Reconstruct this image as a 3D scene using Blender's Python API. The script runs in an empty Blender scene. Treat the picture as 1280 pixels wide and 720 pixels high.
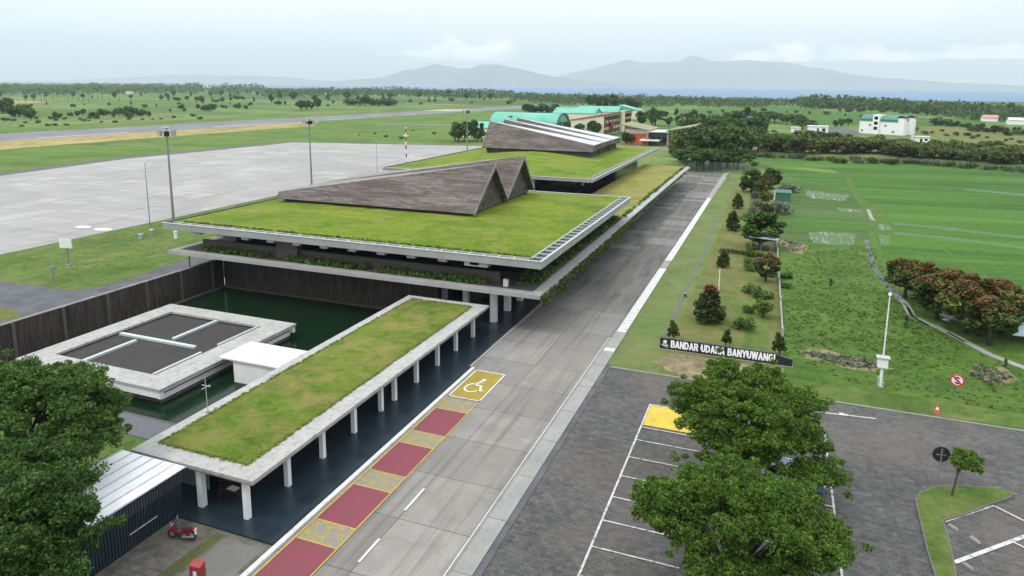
import bpy, math, random
import numpy as np
from mathutils import Matrix, Vector
R = math.radians
scene = bpy.context.scene
COL = scene.collection
rnd = random.Random(7)

# ------------------------------------------------------------------ objects
class MB:
    """collects polygons for one mesh"""
    def __init__(s): s.v = []; s.f = []; s.m = []; s.mi = 0
    def poly(s, pts):
        i = len(s.v); s.v += [tuple(p) for p in pts]; s.f.append(tuple(range(i, i+len(pts)))); s.m.append(s.mi); return s
    def hexa(s, a, b):
        """a, b: lower and upper quads (counter-clockwise seen from above)"""
        i = len(s.v); s.v += [tuple(p) for p in a] + [tuple(p) for p in b]
        for f in ((3,2,1,0),(4,5,6,7),(0,1,5,4),(1,2,6,5),(2,3,7,6),(3,0,4,7)):
            s.f.append(tuple(i+k for k in f)); s.m.append(s.mi)
        return s
    def box(s, x0, x1, y0, y1, z0, z1):
        q = [(x0,y0),(x1,y0),(x1,y1),(x0,y1)]
        return s.hexa([(x,y,z0) for x,y in q], [(x,y,z1) for x,y in q])
    def prism(s, pts, z0, z1):
        n = len(pts); i = len(s.v)
        s.v += [(x,y,z0) for x,y in pts] + [(x,y,z1) for x,y in pts]
        s.f.append(tuple(range(i+n-1, i-1, -1))); s.f.append(tuple(range(i+n, i+2*n))); s.m += [s.mi]*2
        for k in range(n):
            j = (k+1) % n; s.f.append((i+k, i+j, i+n+j, i+n+k)); s.m.append(s.mi)
        return s
    def sheet(s, pts, z): return s.poly([(p[0],p[1],z) for p in pts])
    def tube(s, pts, rad, n=8, cap=True):
        if not hasattr(rad, '__len__'): rad = [rad]*len(pts)
        P = [Vector(p) for p in pts]; rings = []; ref = None
        for k, p in enumerate(P):
            d = (P[min(k+1,len(P)-1)] - P[max(k-1,0)]).normalized()
            if ref is None: ref = Vector((0,0,1)) if abs(d.z) < .9 else Vector((1,0,0))
            a = d.cross(ref).normalized(); b = a.cross(d).normalized(); ref = b
            i = len(s.v)
            for q in range(n):
                t = 2*math.pi*q/n; s.v.append(tuple(p + (a*math.cos(t)+b*math.sin(t))*rad[k]))
            rings.append(i)
        for i, j in zip(rings, rings[1:]):
            for q in range(n):
                r = (q+1) % n; s.f.append((i+q, j+q, j+r, i+r)); s.m.append(s.mi)
        if cap:
            s.f.append(tuple(rings[0]+q for q in range(n))); s.f.append(tuple(rings[-1]+n-1-q for q in range(n))); s.m += [s.mi]*2
        return s
    def cyl(s, x, y, z0, z1, r, n=16, r1=None): return s.tube([(x,y,z0),(x,y,z1)], [r, r if r1 is None else r1], n)
    def strip(s, pts, w, z):
        """flat painted line of width w along pts"""
        for a, b in zip(pts, pts[1:]):
            d = Vector((b[0]-a[0], b[1]-a[1])).normalized(); nx, ny = -d.y*w/2, d.x*w/2
            s.poly([(a[0]-nx,a[1]-ny,z),(b[0]-nx,b[1]-ny,z),(b[0]+nx,b[1]+ny,z),(a[0]+nx,a[1]+ny,z)][::1])
        return s
    def build(s, name, mats, parent=None, smooth=False, bevel=0):
        me = bpy.data.meshes.new(name); me.from_pydata(s.v, [], s.f)
        for m in (mats if isinstance(mats, (list, tuple)) else [mats]): me.materials.append(m)
        me.polygons.foreach_set('material_index', s.m)
        if smooth: me.polygons.foreach_set('use_smooth', [True]*len(s.f))
        me.update()
        o = bpy.data.objects.new(name, me); COL.objects.link(o)
        if parent is not None: o.parent = parent; o.matrix_parent_inverse = Matrix.Translation(parent.location).inverted() if parent.get('_w', True) and parent.rotation_euler.z == 0 else Matrix()
        if bevel:
            b = o.modifiers.new('Bevel', 'BEVEL'); b.width = bevel; b.segments = 2; b.limit_method = 'ANGLE'
        return o

def tag(o, label, cat, group=None, kind=None):
    o['label'] = label; o['category'] = cat
    if group: o['group'] = group
    if kind: o['kind'] = kind
    return o
def thing(name, label, cat, loc=(0,0,0), rz=0, group=None):
    o = bpy.data.objects.new(name, None); o.empty_display_size = .3; COL.objects.link(o)
    o.location = loc; o.rotation_euler = (0,0,rz)
    return tag(o, label, cat, group)
def struct(name, mb, m, **k):
    o = mb.build(name, m, **k); o['kind'] = 'structure'; return o
def stuff(name, o, label, cat):
    tag(o, label, cat, kind='stuff'); return o
def dup(o, parent=None):
    c = o.copy(); COL.objects.link(c)
    if parent is not None: c.parent = parent
    for ch in list(o.children): dup(ch, c)
    return c
def part_local(mb, name, m, parent, **k):
    """part modelled in its thing's own coordinates"""
    o = mb.build(name, m, None, **k); o.parent = parent; return o

# ------------------------------------------------------------------ materials
class NT:
    def __init__(s, name):
        s.mat = bpy.data.materials.new(name); s.mat.use_nodes = True
        s.t = s.mat.node_tree; s.t.nodes.clear()
        s.out = s.t.nodes.new('ShaderNodeOutputMaterial')
    def n(s, typ, **k):
        x = s.t.nodes.new(typ)
        for a, b in k.items(): setattr(x, a, b)
        return x
    def put(s, sock, v):
        if isinstance(v, bpy.types.NodeSocket): s.t.links.new(v, sock)
        elif v is not None:
            if hasattr(v, '__len__') and len(v) == 3 and sock.type == 'RGBA': v = (*v, 1)
            sock.default_value = v
    def pos(s): return s.n('ShaderNodeNewGeometry').outputs['Position']
    def objpos(s): return s.n('ShaderNodeTexCoord').outputs['Object']
    def scaled(s, v, sc, loc=(0,0,0), rot=(0,0,0)):
        m = s.n('ShaderNodeMapping'); s.put(m.inputs['Vector'], v); m.inputs['Scale'].default_value = sc if hasattr(sc,'__len__') else (sc,sc,sc)
        m.inputs['Location'].default_value = loc; m.inputs['Rotation'].default_value = rot
        return m.outputs[0]
    def noise(s, v, scale, detail=5, rough=.55, dist=0):
        x = s.n('ShaderNodeTexNoise'); s.put(x.inputs['Vector'], v); x.inputs['Scale'].default_value = scale
        x.inputs['Detail'].default_value = detail; x.inputs['Roughness'].default_value = rough; x.inputs['Distortion'].default_value = dist
        return x.outputs['Fac']
    def voro(s, v, scale, out='Color', feature='F1'):
        x = s.n('ShaderNodeTexVoronoi', feature=feature); s.put(x.inputs['Vector'], v); x.inputs['Scale'].default_value = scale
        return x.outputs[out]
    def wave(s, v, scale, dist=0, dscale=1, dirn='X', prof='SIN'):
        x = s.n('ShaderNodeTexWave', bands_direction=dirn, wave_profile=prof); s.put(x.inputs['Vector'], v); x.inputs['Scale'].default_value = scale
        x.inputs['Distortion'].default_value = dist; x.inputs['Detail'].default_value = 2; x.inputs['Detail Scale'].default_value = dscale
        return x.outputs['Fac']
    def brick(s, v, w, h, mortar, c1, c2, cm, offset=.5, smooth=.1, out='Color'):
        x = s.n('ShaderNodeTexBrick', offset=offset, squash=1.0); s.put(x.inputs['Vector'], v)
        x.inputs['Scale'].default_value = 1; x.inputs['Brick Width'].default_value = w; x.inputs['Row Height'].default_value = h
        x.inputs['Mortar Size'].default_value = mortar; x.inputs['Mortar Smooth'].default_value = smooth
        s.put(x.inputs['Color1'], c1); s.put(x.inputs['Color2'], c2); s.put(x.inputs['Mortar'], cm)
        return x.outputs[out]
    def ramp(s, f, stops):
        x = s.n('ShaderNodeValToRGB'); s.put(x.inputs[0], f); e = x.color_ramp.elements
        while len(e) < len(stops): e.new(.5)
        for a, (p, c) in zip(e, stops):
            a.position = p; a.color = (c, c, c, 1) if not hasattr(c, '__len__') else (*c, 1)
        return x.outputs[0]
    def mix(s, f, a, b, mode='MIX'):
        x = s.n('ShaderNodeMix', data_type='RGBA', blend_type=mode); s.put(x.inputs[0], f); s.put(x.inputs[6], a); s.put(x.inputs[7], b); return x.outputs[2]
    def math(s, op, a, b=None, c=None):
        x = s.n('ShaderNodeMath', operation=op); s.put(x.inputs[0], a)
        if b is not None: s.put(x.inputs[1], b)
        if c is not None: s.put(x.inputs[2], c)
        return x.outputs[0]
    def sep(s, v):
        x = s.n('ShaderNodeSeparateXYZ'); s.put(x.inputs[0], v); return x.outputs
    def comb(s, a, b, c):
        x = s.n('ShaderNodeCombineXYZ'); s.put(x.inputs[0], a); s.put(x.inputs[1], b); s.put(x.inputs[2], c); return x.outputs[0]
    def bump(s, h, strength=.5, dist=.05):
        x = s.n('ShaderNodeBump'); s.put(x.inputs['Height'], h); x.inputs['Strength'].default_value = strength; x.inputs['Distance'].default_value = dist; return x.outputs[0]
    def finish(s, col, rough=.85, normal=None, metal=0, spec=.3, trans=0):
        p = s.n('ShaderNodeBsdfPrincipled'); s.put(p.inputs['Base Color'], col); s.put(p.inputs['Roughness'], rough)
        p.inputs['Metallic'].default_value = metal; p.inputs['Specular IOR Level'].default_value = spec
        if normal is not None: s.t.links.new(normal, p.inputs['Normal'])
        sh = p.outputs[0]
        if trans:
            tl = s.n('ShaderNodeBsdfTranslucent'); s.put(tl.inputs[0], col)
            mx = s.n('ShaderNodeMixShader'); mx.inputs[0].default_value = trans
            s.t.links.new(sh, mx.inputs[1]); s.t.links.new(tl.outputs[0], mx.inputs[2]); sh = mx.outputs[0]
        s.t.links.new(sh, s.out.inputs[0]); return s.mat

def plain(name, c, rough=.6, metal=0, var=.12, scale=3, spec=.4):
    t = NT(name); p = t.objpos(); f = t.noise(p, scale, 6, .6)
    lo = tuple(v*(1-var*1.6) for v in c); hi = tuple(min(1, v*(1+var)) for v in c)
    return t.finish(t.ramp(f, [(.3, lo), (.7, hi)]), rough, None, metal, spec)

def grass(name, cols, patch=.08, fine=2.5, dry=None, dryamt=.5, bump=.6, streak=None, mid=.5):
    """cols: dark, mid, light; dry: (colour) in patches"""
    t = NT(name); p = t.pos()
    a = t.noise(p, patch, 6, .62, .4); b = t.noise(p, fine, 6, .7); c = t.noise(p, patch*7, 4, .6, .6)
    m = t.math('ADD', t.math('MULTIPLY', a, .45), t.math('ADD', t.math('MULTIPLY', b, .25), t.math('MULTIPLY', c, .3)))
    col = t.ramp(m, [(.405, cols[0]), (mid, cols[1]), (.595, cols[2])])
    if dry:
        d = t.noise(t.scaled(p, 1, (31,17,0)), patch*2.2, 6, .65, .5)
        col = t.mix(t.ramp(d, [(1-dryamt-.12, 0), (1-dryamt+.14, 1)]), col, dry)
    if streak:
        st = t.noise(t.scaled(p, streak), 1, 4, .6); col = t.mix(t.ramp(st, [(.35, .45), (.65, 0)]), col, cols[0])
    h = t.noise(p, fine*4, 5, .75)
    return t.finish(col, .95, t.bump(h, bump, .12), spec=.15)

def concrete(name, c, stain=.5, dark=None, rough=.85, scale=.35, blotch=1.0):
    t = NT(name); p = t.pos()
    dark = dark or tuple(v*.4 for v in c)
    a = t.noise(p, scale, 7, .65, .5); b = t.noise(p, scale*9, 6, .7); z = t.noise(t.scaled(p, (1.6,1.6,.25)), 1.2, 5, .6)
    col = t.ramp(a, [(.3, tuple(v*.82 for v in c)), (.55, c), (.75, tuple(min(1,v*1.1) for v in c))])
    col = t.mix(t.ramp(b, [(.58, 0), (.78, stain)]), col, dark)
    col = t.mix(t.math('MULTIPLY', t.ramp(z, [(.5, 0), (.75, 1)]), stain*.6*blotch), col, dark)
    return t.finish(col, rough, t.bump(b, .25, .02), spec=.25)

def leaf(name, dark, mid, light, trans=.22, alt=None, altamt=.12, clump=.5, top=None):
    t = NT(name)
    g = t.n('ShaderNodeNewGeometry'); oi = t.n('ShaderNodeObjectInfo')
    r = g.outputs['Random Per Island']
    pn = t.noise(t.pos(), clump, 3, .6)
    f = t.math('ADD', t.math('MULTIPLY', r, .55), t.math('MULTIPLY', pn, .55))
    f = t.math('ADD', f, t.math('MULTIPLY', t.math('SUBTRACT', oi.outputs['Random'], .5), .22))
    col = t.ramp(f, [(.28, dark), (.52, mid), (.8, light)])
    if alt:
        an = t.noise(t.scaled(t.pos(), 1, (5,9,3)), clump*1.3, 3, .6)
        col = t.mix(t.ramp(t.math('ADD', t.math('ADD', an, t.math('MULTIPLY', r, .15)), t.math('MULTIPLY', t.math('SUBTRACT', t.sep(t.objpos())[2], top), .9) if top else 0.0), [(.66-altamt, 0), (.74-altamt, 1)]), col, alt)
    return t.finish(col, .6, None, spec=.18, trans=trans)

M = {}
# ground covers
def fields():
    t = NT('open_fields'); p = t.scaled(t.pos(), 1, (40,15,0), (0,0,.12)); q = t.pos()
    wq = t.math('MULTIPLY', t.noise(q, .01, 3, .5), 60); pw = t.comb(t.math('ADD', t.sep(p)[0], wq), t.math('ADD', t.sep(p)[1], wq), 0)
    cell = t.brick(pw, 130, 55, 1.6, (0,0,0), (1,1,1), (.42,.42,.42), .37, .3)
    n1 = t.noise(q, .02, 6, .65, .4); n2 = t.noise(q, .35, 6, .7)
    col = t.ramp(cell, [(.0,(.05,.105,.024)),(.3,(.085,.17,.03)),(.5,(.12,.19,.05)),(.68,(.07,.14,.03)),(.8,(.17,.18,.075)),(1,(.10,.18,.045))])
    col = t.mix(t.ramp(n1, [(.38,.75),(.58,0)]), col, (.05,.095,.024)); col = t.mix(t.ramp(n1, [(.55,0),(.72,.6)]), col, (.17,.17,.075)); col = t.mix(t.ramp(n2, [(.5,0),(.75,.55)]), col, (.035,.075,.018))
    return t.finish(col, .95, spec=.1)
M['ground'] = fields()
M['ground_old'] = grass('open_fields', [(.035,.075,.018), (.07,.145,.03), (.12,.19,.05)], .012, .6, (.17,.16,.07), .40, .4)
M['airfield'] = grass('airfield_grass', [(.035,.085,.012), (.075,.15,.02), (.125,.20,.04)], .045, .9, (.14,.155,.05), .45, .5, (.015,.16,1))
M['dry_strip'] = grass('dry_strip', [(.16,.13,.05), (.27,.21,.09), (.33,.27,.12)], .03, 1.0, (.12,.17,.03), .35, .3)
M['roof_grass'] = grass('roof_grass', [(.07,.132,.009), (.128,.188,.013), (.185,.228,.026)], .1, 3, (.215,.205,.05), .42, 1.0, (.06,.5,1))
M['roof_grass_dry'] = grass('roof_grass_dry', [(.09,.125,.015), (.15,.175,.025), (.20,.20,.045)], .09, 3, (.24,.20,.075), .5, .9)
M['walk_grass'] = grass('walkway_roof_grass', [(.055,.112,.011), (.10,.16,.016), (.155,.198,.03)], .22, 4, (.22,.188,.062), .455, 1.0)
M['lawn'] = grass('lawn', [(.05,.09,.016), (.085,.14,.026), (.13,.175,.045)], .12, 3, (.19,.17,.07), .38, .8, (.5,.06,1))
M['verge'] = grass('verge', [(.065,.11,.032), (.10,.15,.045), (.14,.175,.065)], .15, 2.5, (.13,.135,.05), .45, .6)
M['dry_lawn'] = grass('dry_lawn', [(.075,.095,.022), (.125,.128,.042), (.165,.15,.06)], .13, 3, (.09,.14,.025), .42, .8)
M['meadow'] = grass('meadow', [(.03,.075,.011), (.062,.13,.017), (.105,.17,.032)], .14, 2.2, (.085,.125,.03), .42, 1.2)
M['bare'] = grass('bare_soil', [(.11,.085,.05), (.19,.155,.095), (.27,.22,.14)], .5, 3, (.10,.13,.03), .38, .7)
M['dike'] = grass('dike_grass', [(.04,.085,.014), (.065,.115,.022), (.095,.14,.038)], .3, 2, None)

def rice(name, cols, rowdir=0, glint=.0):
    t = NT(name); p = t.scaled(t.pos(), 1, rot=(0,0,rowdir)); q = t.pos()
    a = t.noise(t.scaled(p, (.008,.05,1)), 1, 6, .6, .3); b = t.noise(p, .9, 6, .7); c = t.noise(t.scaled(p, (.012,.22,1), (3,7,0)), 1, 5, .6)
    m = t.math('ADD', t.math('MULTIPLY', a, .42), t.math('ADD', t.math('MULTIPLY', b, .3), t.math('MULTIPLY', c, .28)))
    col = t.ramp(m, [(.40, cols[0]), (.5, cols[1]), (.60, cols[2])])
    bands = t.brick(t.comb(t.sep(p)[0], t.math('ADD', t.sep(p)[1], t.math('MULTIPLY', t.noise(p, .03, 3, .5), 9)), 0), 70, 6.3, .30, (0,0,0), (.05,.05,.05), (1,1,1), .37, .3)
    col = t.mix(t.math('MULTIPLY', bands, t.ramp(t.noise(p, .06, 3, .6), [(.4,.12),(.6,.75)])), col, (.075,.125,.032))
    h = t.noise(q, 4, 5, .75)
    return t.finish(col, .9, t.bump(h, .5, .15), spec=.2)
M['rice'] = rice('rice_paddy', [(.014,.052,.004), (.034,.100,.006), (.068,.148,.015)], R(-7))
M['rice_dull'] = rice('young_rice_paddy', [(.024,.058,.010), (.040,.084,.014), (.066,.112,.026)], R(-5))

def flooded(name='flooded_paddy', lo=.80):
    t = NT(name); p = t.pos()
    wv = t.ramp(t.noise(t.scaled(p, (1.7,.10,1), (0,0,0), (0,0,-.06)), 1, 3, .55, .2), [(.35,0),(.65,1)])
    big = t.noise(t.scaled(p, (.35,.35,1)), 1, 4, .65); fine = t.noise(t.scaled(p, (3,.5,1)), 1, 5, .7)
    f = t.math('ADD', t.math('MULTIPLY', wv, .28), t.math('ADD', t.math('MULTIPLY', big, .75), t.math('MULTIPLY', fine, .45)))
    k = t.ramp(f, [(lo, 0), (min(1, lo+.13), 1)])
    col = t.mix(k, (.042,.098,.016), (.085,.095,.085)); ro = t.ramp(k, [(0, .85), (1, .06)])
    return t.finish(col, ro, spec=.75)
M['flooded'] = flooded(); M['flooded_row'] = flooded('flooded_row', .9)

def road():
    t = NT('concrete_road'); p = t.pos(); xy = t.sep(p)
    v = t.scaled(p, 1, (19.4+5.1*4, -31.1+5.2*20, 0))
    slab = t.brick(v, 5.1, 5.2, .035, (.0,.0,.0), (1,1,1), (.5,.5,.5), 0, .1)
    joint = t.brick(v, 5.1, 5.2, .035, (1,1,1), (1,1,1), (0,0,0), 0, .3)
    n1 = t.noise(p, .35, 7, .65, .6); n2 = t.noise(p, 4, 6, .7); n3 = t.noise(t.scaled(p,(.9,.12,1)), 1, 6, .65)
    n4 = t.noise(t.scaled(p,(.15,1.2,1)), 1, 5, .6)
    base = t.mix(slab, (.178,.168,.154), (.255,.244,.227))
    base = t.mix(t.ramp(n1, [(.35,.65),(.6,0)]), base, (.155,.148,.138))
    base = t.mix(t.ramp(n2, [(.5,0),(.8,.45)]), base, (.13,.125,.12))
    base = t.mix(t.ramp(n3, [(.55,0),(.75,.4)]), base, (.15,.145,.14))
    base = t.mix(t.ramp(n4, [(.6,0),(.75,.25)]), base, (.40,.39,.37))
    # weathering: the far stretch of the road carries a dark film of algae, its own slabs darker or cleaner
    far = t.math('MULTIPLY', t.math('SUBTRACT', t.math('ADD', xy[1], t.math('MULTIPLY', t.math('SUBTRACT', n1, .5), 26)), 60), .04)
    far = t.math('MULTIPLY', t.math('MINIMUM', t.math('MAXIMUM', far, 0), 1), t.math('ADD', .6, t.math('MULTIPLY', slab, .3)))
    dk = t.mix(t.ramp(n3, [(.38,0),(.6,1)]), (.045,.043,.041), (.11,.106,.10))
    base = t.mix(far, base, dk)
    # old pale patches across the slabs
    patch = t.brick(t.scaled(p, 1, (19.4+5.1*4, 3, 0)), 5.1, 2.6, .0, (0,0,0), (1,1,1), (0,0,0), 0, 0)
    base = t.mix(t.math('MULTIPLY', t.ramp(patch, [(.74,0),(.80,.85)]), far), base, (.205,.20,.19))
    tr = t.noise(t.scaled(p,(1.6,.05,1),(2,5,0)), 1, 5, .6); base = t.mix(t.ramp(tr, [(.5,0),(.68,.5)]), base, (.085,.081,.076))
    sp_ = t.noise(p, 1.3, 3, .5); base = t.mix(t.ramp(sp_, [(.70,0),(.75,.6)]), base, (.08,.076,.072))
    base = t.mix(t.ramp(joint, [(0,.8),(1,0)]), base, (.06,.057,.053))
    return t.finish(base, .9, t.bump(n2, .3, .01), spec=.2)
M['road'] = road()

def apron():
    t = NT('apron_concrete'); p = t.pos()
    slab = t.brick(p, 6, 6, .06, (0,0,0), (1,1,1), (.5,.5,.5), 0, .1); joint = t.brick(p, 6, 6, .06, (1,1,1), (1,1,1), (0,0,0), 0, .3)
    n1 = t.noise(t.scaled(p,(.03,.05,1)), 1, 7, .62, .8); n2 = t.noise(t.scaled(p,(.5,.07,1)), 1, 6, .65); n3 = t.noise(p, 1.2, 5, .7)
    base = t.mix(slab, (.25,.24,.228), (.33,.32,.308))
    base = t.mix(t.ramp(n1, [(.42,.7),(.58,0)]), base, (.23,.222,.218))
    base = t.mix(t.ramp(n2, [(.5,0),(.66,.7)]), base, (.185,.178,.175)); base = t.mix(t.ramp(t.noise(t.scaled(p,(.02,.35,1),(4,0,0)), 1, 6, .65), [(.5,0),(.64,.6)]), base, (.20,.193,.19))
    base = t.mix(t.ramp(n3, [(.6,0),(.8,.2)]), base, (.5,.5,.49))
    base = t.mix(t.ramp(joint, [(0,.6),(1,0)]), base, (.2,.195,.19))
    return t.finish(base, .8, spec=.3)
M['apron'] = apron()

def pavers(name, c1, c2, moss, w=.55, h=.3, ang=0, blot=.6):
    t = NT(name); p = t.scaled(t.pos(), 1, (50,50,0), (0,0,ang)); q = t.pos()
    b = t.brick(p, w, h, .018, c1, c2, tuple(v*.45 for v in c1), .5, .2)
    n1 = t.noise(q, .16, 7, .68, .7); n2 = t.noise(q, 2.2, 6, .72); v = t.voro(q, 2.2)
    col = t.mix(t.ramp(n1, [(.35,blot),(.6,0)]), b, tuple(v*.62 for v in c1))
    col = t.mix(t.ramp(n2, [(.5,0),(.72,.75)]), col, moss)
    col = t.mix(.5, col, t.ramp(t.sep(v)[0], [(0,.30),(1,.70)]), 'OVERLAY')
    col = t.mix(t.ramp(t.noise(t.scaled(q,(.5,3,1),(9,2,0),(0,0,.25)), 1, 5, .7), [(.5,0),(.7,.55)]), col, tuple(v_*1.9 for v_ in c1))
    w3 = t.noise(t.scaled(q, 1, (70,20,0)), .09, 6, .7, .8); col = t.mix(t.ramp(w3, [(.48,0),(.68,.55)]), col, tuple(v_*m_ for v_, m_ in zip(c2, (1.25,1.12,1.0))))
    return t.finish(col, .82, t.bump(t.math('ADD', n2, t.math('MULTIPLY', t.brick(p, w, h, .018, (1,1,1),(1,1,1),(0,0,0),.5,.2), .6)), .5, .02), spec=.25)
M['parking'] = pavers('andesite_paving', (.064,.062,.061), (.092,.09,.088), (.125,.115,.105), .42, .22, R(4))
M['plaza'] = pavers('old_paving', (.075,.07,.06), (.12,.112,.1), (.15,.14,.12), .5, .5, 0)
M['asphalt'] = plain('asphalt', (.082,.085,.095), .9, var=.25, scale=.4)
M['runway'] = plain('runway_asphalt', (.14,.14,.155), .9, var=.2, scale=.05)
M['tile'] = None
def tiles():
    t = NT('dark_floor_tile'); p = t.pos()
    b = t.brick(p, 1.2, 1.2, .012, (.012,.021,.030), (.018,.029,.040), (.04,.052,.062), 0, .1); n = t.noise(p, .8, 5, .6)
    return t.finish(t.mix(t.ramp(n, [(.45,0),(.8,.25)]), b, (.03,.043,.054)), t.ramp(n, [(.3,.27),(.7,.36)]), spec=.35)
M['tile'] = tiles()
def paint(name, c, wear=.3, under=(.17,.165,.16), sc=3):
    t = NT(name); p = t.pos(); n = t.noise(p, sc, 7, .7, .3); n2 = t.noise(p, 1.1, 6, .7)
    col = t.mix(t.ramp(n2, [(.34,.8),(.62,0)]), c, tuple(v*.68+.02 for v in c))
    tm = t.noise(t.scaled(p, (2.2,.18,1)), 1, 5, .65); col = t.mix(t.ramp(tm, [(.55,0),(.75,.4)]), col, tuple(v*.55 for v in c))
    return t.finish(t.mix(t.ramp(n, [(.72-wear*.5,0),(.86-wear*.5,1)]), col, under), .8, spec=.25)
M['white_paint'] = paint('white_road_paint', (.62,.62,.60), .36)
M['white_paint_lot'] = paint('white_lot_paint', (.50,.50,.49), .42, (.09,.09,.09), 4)
M['white_new'] = paint('fresh_white_paint', (.56,.56,.545), .28)
M['kerb_paint'] = paint('kerb_white_paint', (.54,.54,.53), .36)
M['red_paint'] = paint('red_bay_paint', (.185,.044,.060), .16, (.15,.10,.10), 1.5)
M['yellow_line'] = paint('yellow_line_paint', (.42,.30,.05), .35, (.2,.19,.17))
M['yellow_bay'] = paint('yellow_bay_paint', (.27,.21,.03), .22, (.2,.18,.12), 1.2)
M['yellow_stall'] = paint('yellow_stall_paint', (.50,.38,.045), .25, (.3,.25,.12), 3)
def hatch():
    t = NT('worn_yellow_hatching'); p = t.pos()
    w = t.voro(t.scaled(p,(1.6,1.6,1)), 1.6, 'Distance', 'DISTANCE_TO_EDGE'); n = t.noise(p, 1.6, 5, .7)
    k = t.math('MULTIPLY', t.ramp(w, [(.06,1),(.16,.2)]), t.ramp(n, [(.4,.15),(.55,1)]))
    return t.finish(t.mix(k, (.185,.172,.168), (.27,.225,.055)), .85, spec=.2)
M['hatch'] = hatch()
M['kerb'] = concrete('kerb_concrete', (.25,.245,.236), .5)
M['old_kerb'] = concrete('old_kerb_concrete', (.12,.118,.112), .5)
M['pale_concrete'] = concrete('pale_roof_concrete', (.335,.33,.318), .8, (.075,.07,.06), scale=.7)
M['slab_concrete'] = concrete('slab_edge_concrete', (.30,.30,.292), .35, (.13,.13,.125))
M['fascia'] = concrete('fascia_panel', (.27,.273,.272), .22, (.18,.18,.175))
M['soffit'] = plain('shade_dark_soffit', (.035,.033,.033), .8)  # near-black base colour carries the shade on the undersides of the roofs
M['white_col'] = concrete('white_column_paint', (.66,.67,.67), .12, (.35,.35,.34))
M['white_wall'] = concrete('white_wall_paint', (.70,.70,.69), .22, (.35,.34,.32))
M['brown_wall'] = concrete('grey_brown_render', (.085,.078,.072), .3, (.05,.045,.04))
M['dark_glass'] = plain('dark_glazing', (.008,.01,.012), .12, var=.1, spec=.5)
M['gutter'] = plain('gutter_dark', (.03,.031,.035), .6)
M['light_metal'] = plain('light_grey_metal', (.42,.43,.43), .45, .3, .1)
M['galv'] = plain('galvanised_steel', (.22,.25,.25), .5, .4, .15)
M['white_metal'] = plain('white_painted_metal', (.66,.67,.68), .45, 0, .08)
M['black_metal'] = plain('black_metal', (.02,.02,.022), .45)
M['bitumen'] = concrete('bitumen_roof', (.036,.033,.032), .55, (.085,.078,.072), scale=.4)
M['glass_beam'] = plain('pale_skylight', (.40,.46,.445), .35, 0, .1)
M['strip_metal'] = concrete('pale_metal_sheet', (.44,.45,.46), .3, (.2,.2,.2), .5, .3)
def wood_wall():
    t = NT('dark_timber_boards'); p = t.pos(); s = t.sep(p); u = t.math('ADD', s[0], s[1])
    b = t.brick(t.comb(u, s[2], 0), .22, 30, .02, (.028,.024,.021), (.062,.052,.045), (.008,.007,.006), 0, .1)
    n = t.noise(t.comb(t.math('MULTIPLY', u, 3), t.math('MULTIPLY', s[2], .35), 0), 1, 6, .65); n2 = t.noise(p, .25, 4, .6)
    col = t.mix(t.ramp(n, [(.45,0),(.8,.7)]), b, (.11,.095,.08)); col = t.mix(t.ramp(n2, [(.35,.4),(.6,0)]), col, (.02,.018,.016))
    return t.finish(col, .85, spec=.2)
M['timber'] = wood_wall()
def shingle():
    t = NT('weathered_timber_shingles'); p = t.pos(); s = t.sep(p)
    wob = t.math('MULTIPLY', t.noise(t.comb(t.math('MULTIPLY', s[0], .6), s[1], t.math('MULTIPLY', s[2], .6)), 1, 3, .5), .22)
    zz = t.math('ADD', t.math('MULTIPLY', s[2], 1.25), wob)
    b = t.brick(t.comb(s[0], zz, 0), 1.9, .30, .035, (.078,.066,.058), (.128,.112,.10), (.03,.025,.022), .43, .4)
    n = t.noise(t.comb(t.math('MULTIPLY', s[0], .45), t.math('MULTIPLY', zz, 4.5), s[1]), 1, 7, .72, .3); n2 = t.noise(t.comb(t.math('MULTIPLY', s[0], .12), s[1], t.math('MULTIPLY', s[2], .35)), 1, 5, .62)
    col = t.mix(t.ramp(n, [(.40,0),(.66,.9)]), b, (.215,.195,.18)); col = t.mix(t.ramp(n2, [(.36,.7),(.6,0)]), col, (.062,.046,.042))
    col = t.mix(t.ramp(t.noise(t.comb(t.math('MULTIPLY', s[0], .8), t.math('MULTIPLY', zz, 5.5), 3), 1, 5, .65), [(.60,0),(.68,.9)]), col, (.022,.018,.016))
    return t.finish(col, .92, t.bump(t.math('ADD', n, b), .7, .05), spec=.12)
M['shingle'] = shingle()
M['shingle_dark'] = plain('dark_timber', (.06,.05,.045), .9, var=.3, scale=1)
M['gable_boards'] = plain('brown_gable_boards', (.075,.064,.058), .9, var=.35, scale=1.2)
M['verge_board'] = plain('grey_bargeboard', (.20,.188,.178), .85, var=.25, scale=.8)
def water():
    t = NT('green_pool_water'); p = t.pos(); n = t.noise(p, 1.1, 3, .5)
    return t.finish((.005,.017,.007), .14, t.bump(n, .2, .05), spec=.12)
M['water'] = water()
def sea():
    t = NT('sea_water'); p = t.pos(); n = t.noise(t.scaled(p,(.004,.02,1)), 1, 4, .6)
    return t.finish(t.ramp(n, [(.3,(.04,.12,.22)),(.7,(.06,.16,.27))]), .5, spec=.3)
M['sea'] = sea()
M['hill'] = plain('hazed_mountain_forest', (.08,.115,.135), .95, var=.25, scale=.001, spec=.05)  # forest colour lightened and blued, part of the distance haze is in it
M['bark'] = plain('bark', (.085,.07,.055), .95, var=.3, scale=2, spec=.1)
M['bark_pale'] = plain('pale_bark', (.17,.15,.12), .95, var=.3, scale=2, spec=.1)
M['navy'] = plain('navy_sheet', (.02,.034,.046), .45, .2, .2, 1)
M['red'] = plain('red_paint', (.26,.03,.032), .5)
M['orange'] = plain('orange_paint', (.62,.11,.02), .5)
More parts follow.
